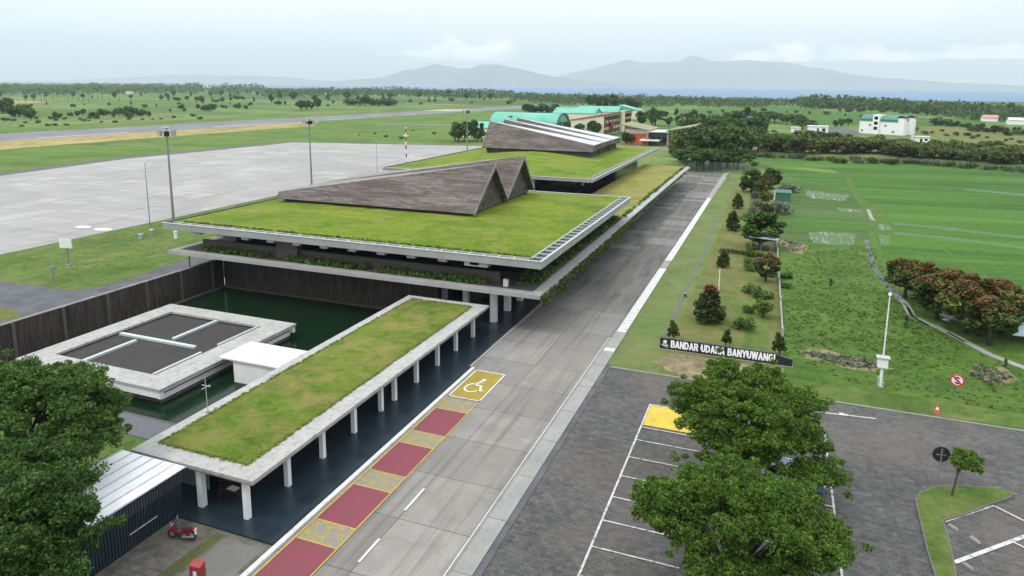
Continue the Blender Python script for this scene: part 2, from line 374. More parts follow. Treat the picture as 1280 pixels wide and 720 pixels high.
M['sign_black'] = plain('black_sign_panel', (.016,.019,.026), .35, var=.15)
M['tyre'] = plain('tyre_rubber', (.015,.015,.016), .8)
M['chrome'] = plain('bright_metal', (.6,.6,.6), .25, .8, .1)
# foliage
M['leaf_near'] = leaf('leaf_deep_green', (.020,.052,.010), (.046,.108,.018), (.105,.19,.034), .34, clump=.6)
M['leaf_mid'] = leaf('leaf_fresh_green', (.028,.066,.008), (.070,.142,.015), (.155,.245,.034), .36, clump=.9)
M['leaf_far'] = leaf('leaf_far_green', (.024,.058,.015), (.055,.108,.024), (.11,.175,.042), .3, clump=.15)
M['leaf_olive'] = leaf('leaf_olive_green', (.038,.062,.014), (.08,.118,.024), (.15,.18,.04), .25, clump=.2)
M['leaf_cone'] = leaf('leaf_dark_cone', (.022,.044,.007), (.046,.074,.012), (.095,.12,.02), .2, clump=.6)
M['leaf_rust'] = leaf('leaf_rust_and_green', (.028,.05,.011), (.06,.09,.017), (.12,.14,.026), .15, (.12,.068,.020), .02, .35, .64)
M['leaf_yellow'] = leaf('leaf_yellow_green', (.05,.075,.01), (.10,.13,.015), (.19,.19,.025), .2, clump=.8)
M['leaf_red'] = leaf('leaf_red_tips', (.018,.035,.01), (.035,.06,.014), (.07,.085,.02), .15, (.13,.034,.018), .02, .4, .74)
M['leaf_grey'] = leaf('leaf_grey_green', (.06,.075,.05), (.11,.135,.085), (.17,.2,.13), .15, clump=.5)
M['leaf_planter'] = leaf('leaf_planter', (.025,.06,.012), (.06,.125,.02), (.13,.21,.04), .2, clump=1.5)
M['leaf_vine'] = leaf('leaf_vine', (.03,.05,.014), (.075,.11,.024), (.15,.18,.05), .2, clump=1.2)

# ------------------------------------------------------------------ camera, sky, sun, air
cam = bpy.data.cameras.new('camera'); co = bpy.data.objects.new('camera', cam); COL.objects.link(co)
rot = Matrix(((0.932791, -0.070807, 0.353395), (0.360322, 0.160439, -0.918927), (0.008368, 0.984503, 0.175170)))
co.matrix_world = Matrix.Translation((1.11, -2.88, 26.75)) @ rot.to_4x4()
cam.sensor_width = 36; cam.lens = 862/1280*36; cam.shift_y = -100/1280; cam.clip_end = 60000; cam.clip_start = .5
scene.camera = co

w = bpy.data.worlds.new('World'); scene.world = w; w.use_nodes = True
wt = w.node_tree; wt.nodes.clear()
def wn(t, **k):
    x = wt.nodes.new(t)
    for a, b in k.items(): setattr(x, a, b)
    return x
SUN_EL, SUN_AZ = R(58), R(215)       # azimuth measured clockwise from +Y
sky = wn('ShaderNodeTexSky', sky_type='NISHITA', sun_disc=False, sun_elevation=SUN_EL, sun_rotation=SUN_AZ, air_density=1.2, dust_density=3.0, altitude=50)
bg1 = wn('ShaderNodeBackground'); bg1.inputs[1].default_value = .09; wt.links.new(sky.outputs[0], bg1.inputs[0])
tc = wn('ShaderNodeTexCoord'); sp = wn('ShaderNodeSeparateXYZ'); wt.links.new(tc.outputs['Generated'], sp.inputs[0])
def wmath(op, a, b=None):
    x = wn('ShaderNodeMath', operation=op)
    for i, v in enumerate((a, b)):
        if v is None: continue
        if isinstance(v, bpy.types.NodeSocket): wt.links.new(v, x.inputs[i])
        else: x.inputs[i].default_value = v
    return x.outputs[0]
def wnoise(vec, scale, detail, rough, dist=0):
    x = wn('ShaderNodeTexNoise'); wt.links.new(vec, x.inputs['Vector']); x.inputs['Scale'].default_value = scale; x.inputs['Detail'].default_value = detail
    x.inputs['Roughness'].default_value = rough; x.inputs['Distortion'].default_value = dist; return x.outputs['Fac']
def wramp(f, stops):
    x = wn('ShaderNodeValToRGB'); wt.links.new(f, x.inputs[0]); e = x.color_ramp.elements
    while len(e) < len(stops): e.new(.5)
    for a, (p, c) in zip(e, stops): a.position = p; a.color = (*c, 1) if hasattr(c,'__len__') else (c,c,c,1)
    return x.outputs[0]
def wmix(f, a, b):
    x = wn('ShaderNodeMix', data_type='RGBA')
    for i, v in ((0,f),(6,a),(7,b)):
        if isinstance(v, bpy.types.NodeSocket): wt.links.new(v, x.inputs[i])
        else: x.inputs[i].default_value = v if i == 0 else (*v, 1)
    return x.outputs[2]
# high stratus: long soft streaks
mp = wn('ShaderNodeMapping'); mp.inputs['Scale'].default_value = (1.2, 1.2, 7); wt.links.new(tc.outputs['Generated'], mp.inputs[0])
streak = wnoise(mp.outputs[0], 2.2, 6, .55, .6)
cloudcol = wramp(streak, [(.30, (.735,.785,.82)), (.5, (.80,.835,.855)), (.68, (.86,.875,.88))])
# low cumulus heaps over the mountains
mp2 = wn('ShaderNodeMapping'); mp2.inputs['Scale'].default_value = (14, 14, 30); wt.links.new(tc.outputs['Generated'], mp2.inputs[0])
cum = wnoise(mp2.outputs[0], 1.6, 8, .62, .4)
zz = sp.outputs[2]
def heap(d, wx, wz):
    a = wmath('DIVIDE', wmath('SUBTRACT', sp.outputs[0], d[0]), wx)
    up_ = wmath('SUBTRACT', zz, d[2]); b = wmath('ADD', wmath('DIVIDE', wmath('MAXIMUM', up_, 0.0), wz), wmath('DIVIDE', wmath('MAXIMUM', wmath('MULTIPLY', up_, -1.0), 0.0), wz*.3))
    r_ = wmath('SQRT', wmath('ADD', wmath('MULTIPLY', a, a), wmath('MULTIPLY', b, b)))
    f = wmath('ADD', wmath('SUBTRACT', 1.0, r_), wmath('MULTIPLY', wmath('SUBTRACT', cum, .5), 2.6))
    return wramp(f, [(-.0, 0), (.25, .3), (.75, 1)])
cm = heap((-.418,.907,.040), .075, .024)
for d, wx, wz in (((-.385,.92,.046), .035, .022), ((-.47,.88,.040), .06, .010), ((.012,.998,.037), .045, .028), ((-.035,.998,.037), .05, .012), ((.10,.99,.037), .12, .016), ((.24,.97,.038), .13, .014)):
    cm = wmath('MAXIMUM', cm, heap(d, wx, wz))
cloudcol = wmix(wmath('MULTIPLY', cm, .85), cloudcol, (1.7,1.64,1.56))
# an overcast dome is brighter towards the zenith
bg2 = wn('ShaderNodeBackground'); wt.links.new(cloudcol, bg2.inputs[0]); wt.links.new(wmath('ADD', 1.30, wmath('MULTIPLY', wmath('MAXIMUM', zz, 0.0), 1.75)), bg2.inputs[1])
ms = wn('ShaderNodeMixShader'); ms.inputs[0].default_value = .88
wt.links.new(bg1.outputs[0], ms.inputs[1]); wt.links.new(bg2.outputs[0], ms.inputs[2])
wo = wn('ShaderNodeOutputWorld'); wt.links.new(ms.outputs[0], wo.inputs[0])

sl = bpy.data.lights.new('sun', 'SUN'); sl.energy = 1.5; sl.angle = R(11); sl.color = (1, .96, .9)
so = bpy.data.objects.new('sun', sl); COL.objects.link(so)
sd = Vector((math.sin(SUN_AZ)*math.cos(SUN_EL), math.cos(SUN_AZ)*math.cos(SUN_EL), math.sin(SUN_EL)))
so.rotation_euler = sd.to_track_quat('Z', 'Y').to_euler(); so.location = (0, 0, 80)

hz = MB().box(-26000, 26000, -1500, 27000, -8, 1250)
t = NT('haze_air'); pv = t.n('ShaderNodeVolumePrincipled'); pv.inputs['Color'].default_value = (.79,.92,1.0,1); pv.inputs['Density'].default_value = 0.78e-4; pv.inputs['Anisotropy'].default_value = 0.1
t.t.links.new(pv.outputs[0], t.out.inputs['Volume'])
ho = hz.build('haze', t.mat); stuff('haze', ho, 'pale blue haze veiling the fields, sea and mountains in the distance', 'haze')

scene.view_settings.view_transform = 'Standard'; scene.view_settings.look = 'None'
scene.view_settings.exposure = 0.15; scene.view_settings.gamma = 1
scene.cycles.use_denoising = True; scene.cycles.max_bounces = 6; scene.cycles.diffuse_bounces = 3; scene.cycles.glossy_bounces = 3
scene.cycles.transparent_max_bounces = 6; scene.cycles.volume_bounces = 0; scene.cycles.sample_clamp_indirect = 5

# ------------------------------------------------------------------ foliage builders
def leaf_quads(cent, size, rng, up=.45, elong=1.6):
    """numpy: one pointed leaf (a folded rhombus) round every centre"""
    n = len(cent)
    nrm = rng.normal(size=(n,3)); nrm[:,2] = np.abs(nrm[:,2]) + up; nrm /= np.linalg.norm(nrm,axis=1)[:,None]
    a = rng.normal(size=(n,3)); a -= (a*nrm).sum(1)[:,None]*nrm; a /= np.linalg.norm(a,axis=1)[:,None]
    b = np.cross(nrm, a); s = (size*rng.uniform(.6,1.3,n))[:,None]
    V = np.stack([cent - a*s*elong*.5, cent + b*s*.5, cent + a*s*elong*.5, cent - b*s*.5], 1)
    return V.reshape(-1,3)
def quads_mesh(name, V, mats, extra=None):
    """V: (4n,3) leaf corners; extra: MB whose faces take material slot 1"""
    n = len(V)//4; ev = np.array(extra.v) if extra else np.zeros((0,3)); ef = extra.f if extra else []
    me = bpy.data.meshes.new(name); me.vertices.add(len(V)+len(ev))
    me.vertices.foreach_set('co', np.concatenate([V, ev]).astype(np.float32).ravel())
    loops = np.concatenate([np.arange(4*n), np.array([4*n+i for f in ef for i in f], dtype=int)]).astype(np.int32)
    tot = np.concatenate([np.full(n,4), np.array([len(f) for f in ef], dtype=int)]).astype(np.int32)
    me.loops.add(len(loops)); me.loops.foreach_set('vertex_index', loops)
    me.polygons.add(len(tot)); me.polygons.foreach_set('loop_start', np.concatenate([[0], np.cumsum(tot)[:-1]]).astype(np.int32))
    for m in mats: me.materials.append(m)
    me.polygons.foreach_set('material_index', np.concatenate([np.zeros(n), np.ones(len(ef))]).astype(np.int32))
    me.update(calc_edges=True); me.validate(); return me
def blob_points(n, c, r, rng, shell=.5):
    d = rng.normal(size=(n,3)); d /= np.linalg.norm(d,axis=1)[:,None]
    rad = rng.uniform(0,1,n)**(1/3); rad = shell + (1-shell)*rad if shell else rad
    return np.array(c) + d*rad[:,None]*np.array(r)
def big_crown(rad, hz_, nlobe, per, size, seed, flat=.55, under=-.35, off=()):
    """crown of uneven limbs: every limb end carries a flattened dome of leafy twigs, gaps stay between them"""
    rng = np.random.default_rng(seed); C = []; lobes = []
    k = 0
    while len(lobes) < nlobe:
        d = rng.normal(size=3); d /= np.linalg.norm(d)
        if d[2] < under: continue
        q = rng.uniform(.42, 1.0)**.6
        c = d*q*np.array([rad, rad, hz_])*.80
        r = rad*rng.uniform(.17, .34)*(1.15-.35*q)
        if all(np.linalg.norm((c-l[0])/np.array([1,1,.6])) > .55*(r+l[1])*.8 for l in lobes) or k > 400: lobes.append((c, r))
        k += 1
    for c, r in lobes + [(np.array(o_[:3]), o_[3]) for o_ in off]:
        m = int(26*(r/(rad*.26))**1.5)+6
        for _ in range(m):
            d = rng.normal(size=3); d /= np.linalg.norm(d); d[2] = abs(d[2]) if rng.random() < .8 else d[2]*.5
            cc = c + d*r*rng.uniform(.5,1.12)*np.array([1,1,.62]); cs = r*rng.uniform(.18,.46)
            C.append(blob_points(int(per*rng.uniform(.5,1.5)), cc, (cs, cs, cs*flat), rng, .1))
        if rng.random() < .8:      # a loose twig leaving the outline
            d = c/np.linalg.norm(c+1e-6); e = c + d*r*rng.uniform(1.0,1.5) + rng.normal(0,.12,3)*r
            C.append(blob_points(int(per*.7), e, (r*.22, r*.22, r*.16), rng, .1))
    lobe = [l[0] for l in lobes]
    return leaf_quads(np.concatenate(C), size, rng, .35, 2.0), lobe, None
def limbed_tree(name, label, cat, loc, rad, hzz, ch, m, mb, nclump, per, size, seed, group=None, flat=.5, trunk_r=.28, lean=(0,0), under=-.35, off=()):
    t = thing(name, label, cat, loc, 0, group)
    V, lobe, lr = big_crown(rad, hzz, nclump, per, size, seed, flat, under, off)
    V = V + np.array([lean[0], lean[1], ch])
    o = bpy.data.objects.new('crown', quads_mesh('crown', V, [m])); COL.objects.link(o); o.parent = t
    b = MB(); fork = ch - hzz*.75; r_ = random.Random(seed)
    b.tube([(0,0,-.1),(lean[0]*.1+.05,lean[1]*.1,fork*.5),(lean[0]*.3,lean[1]*.3,fork)], [trunk_r*1.25, trunk_r, trunk_r*.85], 10)
    for k in range(len(lobe)):
        e = lobe[k] + np.array([lean[0],lean[1],ch])
        s = Vector((lean[0]*.3, lean[1]*.3, fork*r_.uniform(.8,1.0))); e = Vector(e); mid = s.lerp(e, .5) + Vector((r_.uniform(-.3,.3), r_.uniform(-.3,.3), r_.uniform(-.2,.5)))
        b.tube([s, mid, e], [trunk_r*.5, trunk_r*.32, trunk_r*.1], 6)
    part_local(b, 'trunk', mb, t)
    return t

def small_tree_mesh(name, kind, seed, leafmat, n=900, size=.06):
    """unit-height tree in one mesh: leaves + trunk"""
    rng = np.random.default_rng(seed); r_ = random.Random(seed); b = MB(); P = []
    if kind == 'round':
        b.tube([(0,0,-.02),(.01,0,.2),(.0,.01,.5)], [.035,.028,.012], 6)
        for k in range(34):
            d = rng.normal(size=3); d /= np.linalg.norm(d); c = np.array([0,0,.56]) + d*np.array([.34,.34,.34])*rng.uniform(.3,1)**.5
            s = rng.uniform(.07,.15); P.append(blob_points(n//34, c, (s,s,s*.75), rng, .2))
    elif kind == 'wide':
        b.tube([(0,0,-.02),(.0,0,.3),(.05,.02,.6)], [.045,.035,.015], 6)
        for k in range(5): 
            a = k*1.26+r_.random(); b.tube([(0,0,.3),(.25*math.cos(a),.25*math.sin(a),.55),(.5*math.cos(a),.5*math.sin(a),.75)], [.022,.015,.006], 5)
        for k in range(44):
            a = r_.uniform(0,6.28); q = math.sqrt(r_.random())*.68
            c = (q*math.cos(a), q*math.sin(a), .84 - .34*q*q - abs(r_.gauss(0,.16))); s = r_.uniform(.09,.19)
            P.append(blob_points(n//44, c, (s,s,s*.5), rng, .2))
    elif kind == 'tall':
        b.tube([(0,0,-.02),(.01,0,.4),(.0,0,.8)], [.03,.022,.008], 6)
        for k in range(18):
            z = r_.uniform(.25,.95); a = r_.uniform(0,6.28); q = (1-z)**.5*.25+.04
            s = r_.uniform(.07,.13); P.append(blob_points(n//18, (q*math.cos(a)*r_.random(), q*math.sin(a)*r_.random(), z-.03), (s,s,s), rng, .4))
    elif kind == 'cone':
        b.tube([(0,0,-.02),(0,0,.3)], [.045,.035], 7)
        for k in range(90):
            z = r_.random()**1.25*.84+.13; a = k*2.4; q = (1.04-z)**.75*.40*(1 if z > .25 else .8)*r_.uniform(.62,1.05)
            s = r_.uniform(.06,.10); P.append(blob_points(n//90, (q*math.cos(a), q*math.sin(a), z), (s,s,s*1.1), rng, .1))
        for k in range(12): P.append(blob_points(n//70, (0,0,.2+.06*k), (.26*(1.05-.075*k),)*2+(.08,), rng, .2))
    elif kind == 'bush':
        for k in range(14):
            a = r_.uniform(0,6.28); q = math.sqrt(r_.random())*.6; s = r_.uniform(.22,.36)
            P.append(blob_points(n//14, (q*math.cos(a), q*math.sin(a), .25+.42*r_.random()*(1-q*.6)), (s,s,s*.8), rng, .5))
        b.tube([(0,0,-.02),(0,0,.3)], [.04,.02], 5)
    elif kind == 'spire':
        for k in range(7):
            a = k*.9; l = r_.uniform(.75,1); b.tube([(0,0,-.02),(.10*math.cos(a),.10*math.sin(a),.45*l),(.15*math.cos(a),.15*math.sin(a),.9*l)], [.02,.014,.004], 4)
            for z in np.linspace(.12,.97,9): P.append(blob_points(max(3,n//63), (.17*z*math.cos(a)+r_.uniform(-.03,.03), .17*z*math.sin(a)+r_.uniform(-.03,.03), z*l), (.15*(1.12-z),.15*(1.12-z),.06), rng, .1))
    elif kind == 'palm':
        b.tube([(0,0,-.02),(.02,0,.4),(.05,.01,.82)], [.018,.013,.011], 6)
        V = []
        for k in range(15):
            a = k*6.283/15 + r_.uniform(-.2,.2); e = r_.uniform(-.2,.9); prev = None; L = r_.uniform(.2,.27)
            for j in range(7):
                tt = j/6; q = L*tt; z = .83 + q*e - .75*q*tt; w_ = .035*math.sin(math.pi*min(1, tt*.85+.1))
                ca, sa = math.cos(a), math.sin(a); cpt = np.array([.05+q*ca, .01+q*sa, z]); sd_ = np.array([-sa, ca, 0])*w_
                cur = (cpt-sd_-np.array([0,0,w_*.5]), cpt, cpt+sd_-np.array([0,0,w_*.5]))
                if prev is not None: V += [prev[0], prev[1], cur[1], cur[0], prev[1], prev[2], cur[2], cur[1]]
                prev = cur
        return quads_mesh(name, np.array(V), [leafmat, M['bark_pale']], b)
    P = np.concatenate(P)
    return quads_mesh(name, leaf_quads(P, size, rng, .5), [leafmat, M['bark']], b)

def place(me, name, label, cat, x, y, h, group=None, wide=1.0, z=0, rz=None):
    o = bpy.data.objects.new(name, me); COL.objects.link(o); o.location = (x, y, z); o.scale = (h*wide, h*wide, h)
    o.rotation_euler = (0, 0, rnd.uniform(0, 6.28) if rz is None else rz)
    return tag(o, label, cat, group)
#PART2
# ------------------------------------------------------------------ the setting: ground, water, paving
PX0, PX1, PY0, PY1, WZ = -69.8, -36.5, 35.0, 69.7, -1.1       # the sunken pool
xs = [-25800, PX0, PX1, 25800]; ys = [-1400, PY0, PY1, 26800]
g = MB()
for i in range(3):
    for j in range(3):
        if (i, j) == (1, 1): continue
        g.poly([(xs[i],ys[j],0),(xs[i+1],ys[j],0),(xs[i+1],ys[j+1],0),(xs[i],ys[j+1],0)])
struct('ground', g, M['ground'])
pb = MB()
pb.poly([(PX0,PY0,-2.4),(PX1,PY0,-2.4),(PX1,PY1,-2.4),(PX0,PY1,-2.4)])
pb.poly([(PX0,PY0,-2.4),(PX0,PY0,0),(PX1,PY0,0),(PX1,PY0,-2.4)]); pb.poly([(PX1,PY0,-2.4),(PX1,PY0,0),(PX1,PY1,0),(PX1,PY1,-2.4)])
struct('pool_basin', pb, M['timber'])
struct('pool_water', MB().sheet([(PX0+.3,PY0),(PX1,PY0),(PX1,PY1),(PX0+.3,PY1)], WZ), M['water'])
struct('pool_ledge', MB().box(PX0+.32, PX1, PY1-.9, PY1-.02, WZ-.4, WZ+.12).box(PX0+.32, PX0+.9, PY0, PY1-.92, WZ-.4, WZ+.1), M['brown_wall'])
struct('sea', MB().sheet([(-25800,26800),(-6200,5600),(-2300,3000),(-640,1660),(-150,1690),(480,1800),(1500,2050),(25800,3600),(25800,26800)][::-1], .6), M['sea'])

lay = [0]
def sheet(name, pts, m, z=None):
    lay[0] += 1
    return struct(name, MB().sheet(pts, .01+.001*lay[0] if z is None else z), M[m])
def ragged(pts, amp, n, seed):
    """the outline of a natural patch: subdivided and pushed in and out"""
    r_ = random.Random(seed); out = []
    for a, b in zip(pts, pts[1:]+pts[:1]):
        for k in range(n):
            t_ = k/n; out.append((a[0]+(b[0]-a[0])*t_+r_.uniform(-amp,amp), a[1]+(b[1]-a[1])*t_+r_.uniform(-amp,amp)))
    return out
# west side: airfield
sheet('airfield_grass', [(-180.80, 78.89), (-420.66, 191.28), (-420,300), (-330,900), (-270,900), (-163.83, 424.72), (-112,300), (-112,60), (-112,20)], 'airfield')
sheet('dry_verge', ragged([(-262.01, 147.44), (-328.84, 186.44), (-338.76, 243.82), (-340.64, 304.53), (-328.25, 379.14), (-314.17, 422.30), (-280.15, 369.51), (-281.77, 318.23), (-285.29, 236.11), (-286.01, 178.62)], 1.2, 4, 3), 'dry_strip')
RW = [(-333,100),(-268,1060),(-313,1060),(-382,100)]
sheet('runway', RW, 'runway')
mk = MB()
for k in range(9):
    f = k/9; x0 = -336+(-270+336)*f; y0 = 120+930*f
    mk.poly([(x0-1.5,y0,.06),(x0+.2,y0,.06),(x0+4.1-.8,y0+48,.06),(x0+4.1-2.5,y0+48,.06)])
for u in range(4):
    mk.poly([(-322-8*u,640,.06),(-318-8*u,640,.06),(-315-8*u,690,.06),(-319-8*u,690,.06)])
struct('runway_marking', mk, M['white_new'])
sheet('taxiway', [(-139.30, 225.26), (-121.61, 244.49), (-89.77, 232.99), (-170,420), (-262,470), (-262,500), (-180,455)], 'runway') if False else None
sheet('taxiway', [(-253.01, 400.82), (-183.79, 417.62), (-153.07, 411.03), (-159.16, 427.34), (-187.51, 426.07), (-257.67, 408.26)], 'runway')
sheet('apron_shoulder', [(-110.6,40), (-110.6,283), (-211.34, 262.35), (-212.87, 239.48), (-219.91, 180.93), (-212.25, 131.19), (-230,60)], 'asphalt')
sheet('apron', [(-111.2,40), (-111.2,281), (-207.88, 257.43), (-207.96, 233.87), (-213.62, 175.62), (-205.73, 126.99), (-218,60)], 'apron')
sheet('lawn_west', [(-111,30), (-111,300), (-70,300), (-70,30)], 'lawn')
sheet('service_road', [(-106.27, 54.55), (-96.25, 56.60), (-90.08, 56.71), (-83.88, 57.14), (-81.69, 58.84), (-81.10, 61.30), (-81.37, 66.59), (-82.36, 71.95), (-81.78, 77.22), (-70.2,86), (-70.2,30)], 'asphalt')
sheet('lawn_patch', ragged([(-87.51, 47.32), (-83.97, 49.44), (-79.88, 48.58), (-78.32, 46.82), (-82.13, 44.08)], .15, 3, 5), 'dry_lawn')
ap = MB()
for c, r_ in (((-118.80, 86.00),1.1), ((-113.53, 85.91),1.2)): ap.sheet([(c[0]+r_*1.6*math.cos(a*.3142), c[1]+r_*math.sin(a*.3142)) for a in range(20)], .06)
struct('apron_marking', ap, M['kerb_paint'])
rl = MB()
for k in range(4): rl.strip([(-127.07, 102.57), (-123.93, 110.51)] if k == 0 else [(-118.5-k*2, 96+k*6), (-120.5-k*2, 118+k*6)], .5, .06)
struct('apron_red_line', rl, paint('faded_red_line', (.34,.25,.24), .6, (.38,.37,.36), 1))

# the drop-off road and its edges
M['screed'] = concrete('plaza_screed', (.135,.13,.12), .5, (.06,.058,.05))
sheet('road', [(-24.45,-20), (-14.2,-20), (-14.2,222.5), (-25.2,222.5), (-25.2,54.0), (-24.45,54.0)], 'road')
sheet('plaza', [(-60,-20), (-24.6,-20), (-24.6,26.05), (-60,26.05)], 'plaza')
M['moss'] = grass('paving_moss', [(.07,.075,.04), (.085,.09,.035), (.10,.11,.035)], .8, 3)
sheet('plaza_moss', ragged([(-29.2,14), (-28.15,14), (-28.15,25.8), (-28.9,25.8)], .1, 7, 8), 'moss')
sheet('plaza_screed', [(-28,14), (-25.2,14), (-25.2,25.6), (-28,25.6)], 'screed')
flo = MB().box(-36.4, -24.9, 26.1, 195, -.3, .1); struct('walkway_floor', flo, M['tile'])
kb = MB().box(-24.75, -24.42, 10, 54, 0, .16); struct('white_kerb', kb, M['white_new'])
struct('building_kerb', MB().box(-25.1, -24.85, 54.2, 195, -.1, .13), M['kerb'])
kk = MB()
y = 2.0
while y < 67: kk.box(-14.15, -12.95, y, y+5.15, -.1, .13); y += 5.2
KS = [y for y in np.arange(69.0, 168.4, 1.0) if not 97 < y < 103]
for y in KS: kk.box(-14.1, -13.0, y, y+.985, -.1, .13)
kk.box(-14.05, -13.05, 97.5, 102.9, -.1, .12)
kk.box(-14.25, -14.17, -10, 67, -.05, .145)
ko = struct('kerb', kk, [M['kerb']])
kp = MB()
for y in KS: kp.sheet([(-14.06,y+.02),(-13.04,y+.02),(-13.04,y+.97),(-14.06,y+.97)], .134)
kp.sheet([(-14.06,63),(-13.04,63),(-13.04,63.9),(-14.06,63.9)], .134)
struct('kerb_paint', kp, M['kerb_paint'])
struct('gutter_strip', MB().sheet([(-12.95,-10),(-12.5,-10),(-12.5,60),(-12.95,60)], .058), M['asphalt'])
struct('road_end_strip', MB().sheet([(-14.2,168.5),(-13,168.5),(-12.6,222.5),(-14.2,222.5)], .058), M['kerb'])

bay = MB(); yl = MB(); ht = MB()
for k in range(-1, 4):
    y1 = 27.15 + 6.05*k; y0 = y1 - 4.02
    bay.sheet([(-24.05,y0),(-21.25,y0),(-21.25,y1),(-24.05,y1)], .062)
    yl.strip([(-24.05,y0-.05),(-21.15,y0-.05)], .1, .066); yl.strip([(-24.05,y1+.05),(-21.15,y1+.05)], .1, .066)
    ht.sheet([(-24.05,y1+.1),(-21.25,y1+.1),(-21.25,y1+1.93),(-24.05,y1+1.93)], .060)
yl.strip([(-21.2,17),(-21.2,47.4)], .1, .070); yl.strip([(-24.15,17),(-24.15,47.4)], .12, .070)
struct('red_parking_bay', bay, M['red_paint']); struct('yellow_hatching', ht, M['hatch']); struct('yellow_bay_line', yl, M['yellow_line'])
struct('accessible_bay', MB().sheet([(-24.15,47.75),(-21.2,47.75),(-21.2,53.75),(-24.15,53.75)], .062), M['yellow_bay'])
wl = MB()
for a, b in (((-24.2,47.8),(-21.15,47.8)), ((-24.2,53.7),(-21.15,53.7)), ((-24.15,47.73),(-24.15,53.77)), ((-21.2,47.73),(-21.2,53.77))): wl.strip([a,b], .13, .070)
for y0, y1 in ((26.7,28.9),(31.9,34.5),(21.5,23.9)): wl.strip([(-19.4,y0),(-19.4,y1)], .16, .070)
wl.strip([(-14.4,10),(-14.4,67)], .07, .070)
struct('road_marking', wl, M['white_new'])
# wheelchair symbol painted on the yellow bay
ws = MB(); cx, cy, u = -22.75, 50.35, 1.0
def W(x, y): return (cx+x*u, cy+y*u)
arc = [(math.cos(R(a))*.66-.12, math.sin(R(a))*.85-.35) for a in range(105, 345, 12)]
for a, b in zip(arc, arc[1:]): ws.strip([W(*a), W(*b)], .19, .074)
ws.strip([W(-.12,.32), W(.12,1.25)], .2, .076); ws.strip([W(-.05,.28), W(.52,.22)], .2, .078); ws.strip([W(.46,.28), W(.78,-.72)], .21, .080); ws.strip([W(.66,-.72), W(1.05,-.66)], .19, .082)
ws.sheet([W(.2+.22*math.cos(a*.3927), 1.5+.22*math.sin(a*.3927)) for a in range(16)], .078)
ws.strip([W(.08,.85), W(.5,.9)], .14, .084)
struct('wheelchair_symbol', ws, M['white_new'])

# the car park
sheet('car_park', [(-12.5,-20), (75,-20), (75,59.2), (-12.5,59.2)], 'parking')
struct('car_park_kerb', MB().box(-12.5, 75, 59.2, 59.34, -.1, .1), M['kerb'])
pl = MB(); z = .062
pl.strip([(-7.5,12),(-7.5,52.8)], .14, z); pl.strip([(6.13,8),(6.13,53)], .14, z)
for k in range(14): pl.strip([(-7.45,46.35-2.68*k),(-2.4,46.35-2.68*k)], .11, z+.004)
for k in range(15): pl.strip([(1.1,50.4-2.62*k),(6.1,50.4-2.62*k)], .11, z+.004)
pl.strip([(-7.45,52.75),(-2.4,52.75)], .12, z+.004); pl.strip([(-7.45,48.5),(-2.4,48.5)], .12, z+.004)
# arrow and the stalls round the planted island
a0, a1 = (5.72, 56.63), (10.21, 57.15); am = ((a0[0]*.42+a1[0]*.58), (a0[1]*.42+a1[1]*.58))
pl.strip([a0, a1], .17, z); pl.poly([(am[0]-.9,am[1]-.25,z+.004),(am[0]+.5,am[1]-.02,z+.004),(am[0]-.9,am[1]+.3,z+.004)])
pl.strip([(12.23, 39.30), (17.27, 44.09)], .26, z); pl.strip([(15.88, 46.59), (17.56, 45.12)], .13, z+.004); pl.strip([(15.82, 42.78), (16.73, 42.13)], .13, z+.004); pl.strip([(12.54, 43.46), (15.88, 46.59)], .13, z+.004)
struct('parking_line', pl, M['white_paint_lot'])
struct('yellow_stall', MB().sheet([(-7.4,48.9),(-2.5,48.9),(-2.5,52.65),(-7.4,52.65)], .058), M['yellow_stall'])
isl = [(11.16, 45.36), (11.65, 46.44), (12.52, 47.39), (13.43, 47.96), (16.34, 48.92), (17.44, 48.56), (17.25, 48.00), (15.80, 46.66), (13.80, 44.58), (12.44, 43.42), (12.42, 42.15), (12.32, 40.37), (12.09, 37.98), (11.85, 36.06), (10.89, 35.68), (10.92, 37.51), (10.92, 39.81), (11.05, 42.95)]
struct('planted_island', MB().prism(isl, 0, .17), M['old_kerb'])
cxi = sum(p[0] for p in isl)/len(isl); cyi = sum(p[1] for p in isl)/len(isl)
def inset(pts, d):
    out = []; n = len(pts)
    for k in range(n):
        a, b, c = Vector(pts[k-1]), Vector(pts[k]), Vector(pts[(k+1)%n]); e1 = (b-a).normalized(); e2 = (c-b).normalized()
        nn = Vector((e1.y+e2.y, -e1.x-e2.x)).normalized(); s_ = 1
        out.append((b.x+nn.x*d*s_, b.y+nn.y*d*s_))
    return out
def area(p): return sum(p[i-1][0]*p[i][1]-p[i][0]*p[i-1][1] for i in range(len(p)))/2
struct('island_grass', MB().sheet(inset(isl, .09 if area(isl) < 0 else -.09), .18), M['lawn'])

# east side: verge, garden, meadow, paddies
sheet('verge', [(-12.95,59.45), (-8.0,59.45), (-8.0,135), (-9,168), (-6,230), (-12.4,230), (-12.95,168)], 'verge')
sheet('garden_lawn', [(-8.0,59.45), (3.2,59.45), (2.7,96), (1.6,154), (.4,205), (-9,230), (-9,168), (-8,135)], 'dry_lawn')
sheet('garden_green', ragged([(-4.25, 87.56), (1.30, 89.13), (2.04, 69.47), (-0.69, 69.29), (-1.62, 79.18)], .35, 4, 12), 'lawn')
sheet('sign_ground', ragged([(-7.61, 65.05), (3.90, 65.42), (5.48, 66.06), (7.28, 63.28), (6.83, 60.08), (4.47, 59.12), (-5.18, 59.52), (-8.99, 62.25)], .3, 4, 9), 'bare')
struct('drain_channel', MB().strip([(-8.97, 69.64), (-8.87, 76.17), (-9.17, 87.80), (-8.98, 95.93), (-9.11, 117.93), (-9.56, 133.36), (-9.88, 154.20)], .34, .058), M['old_kerb'])
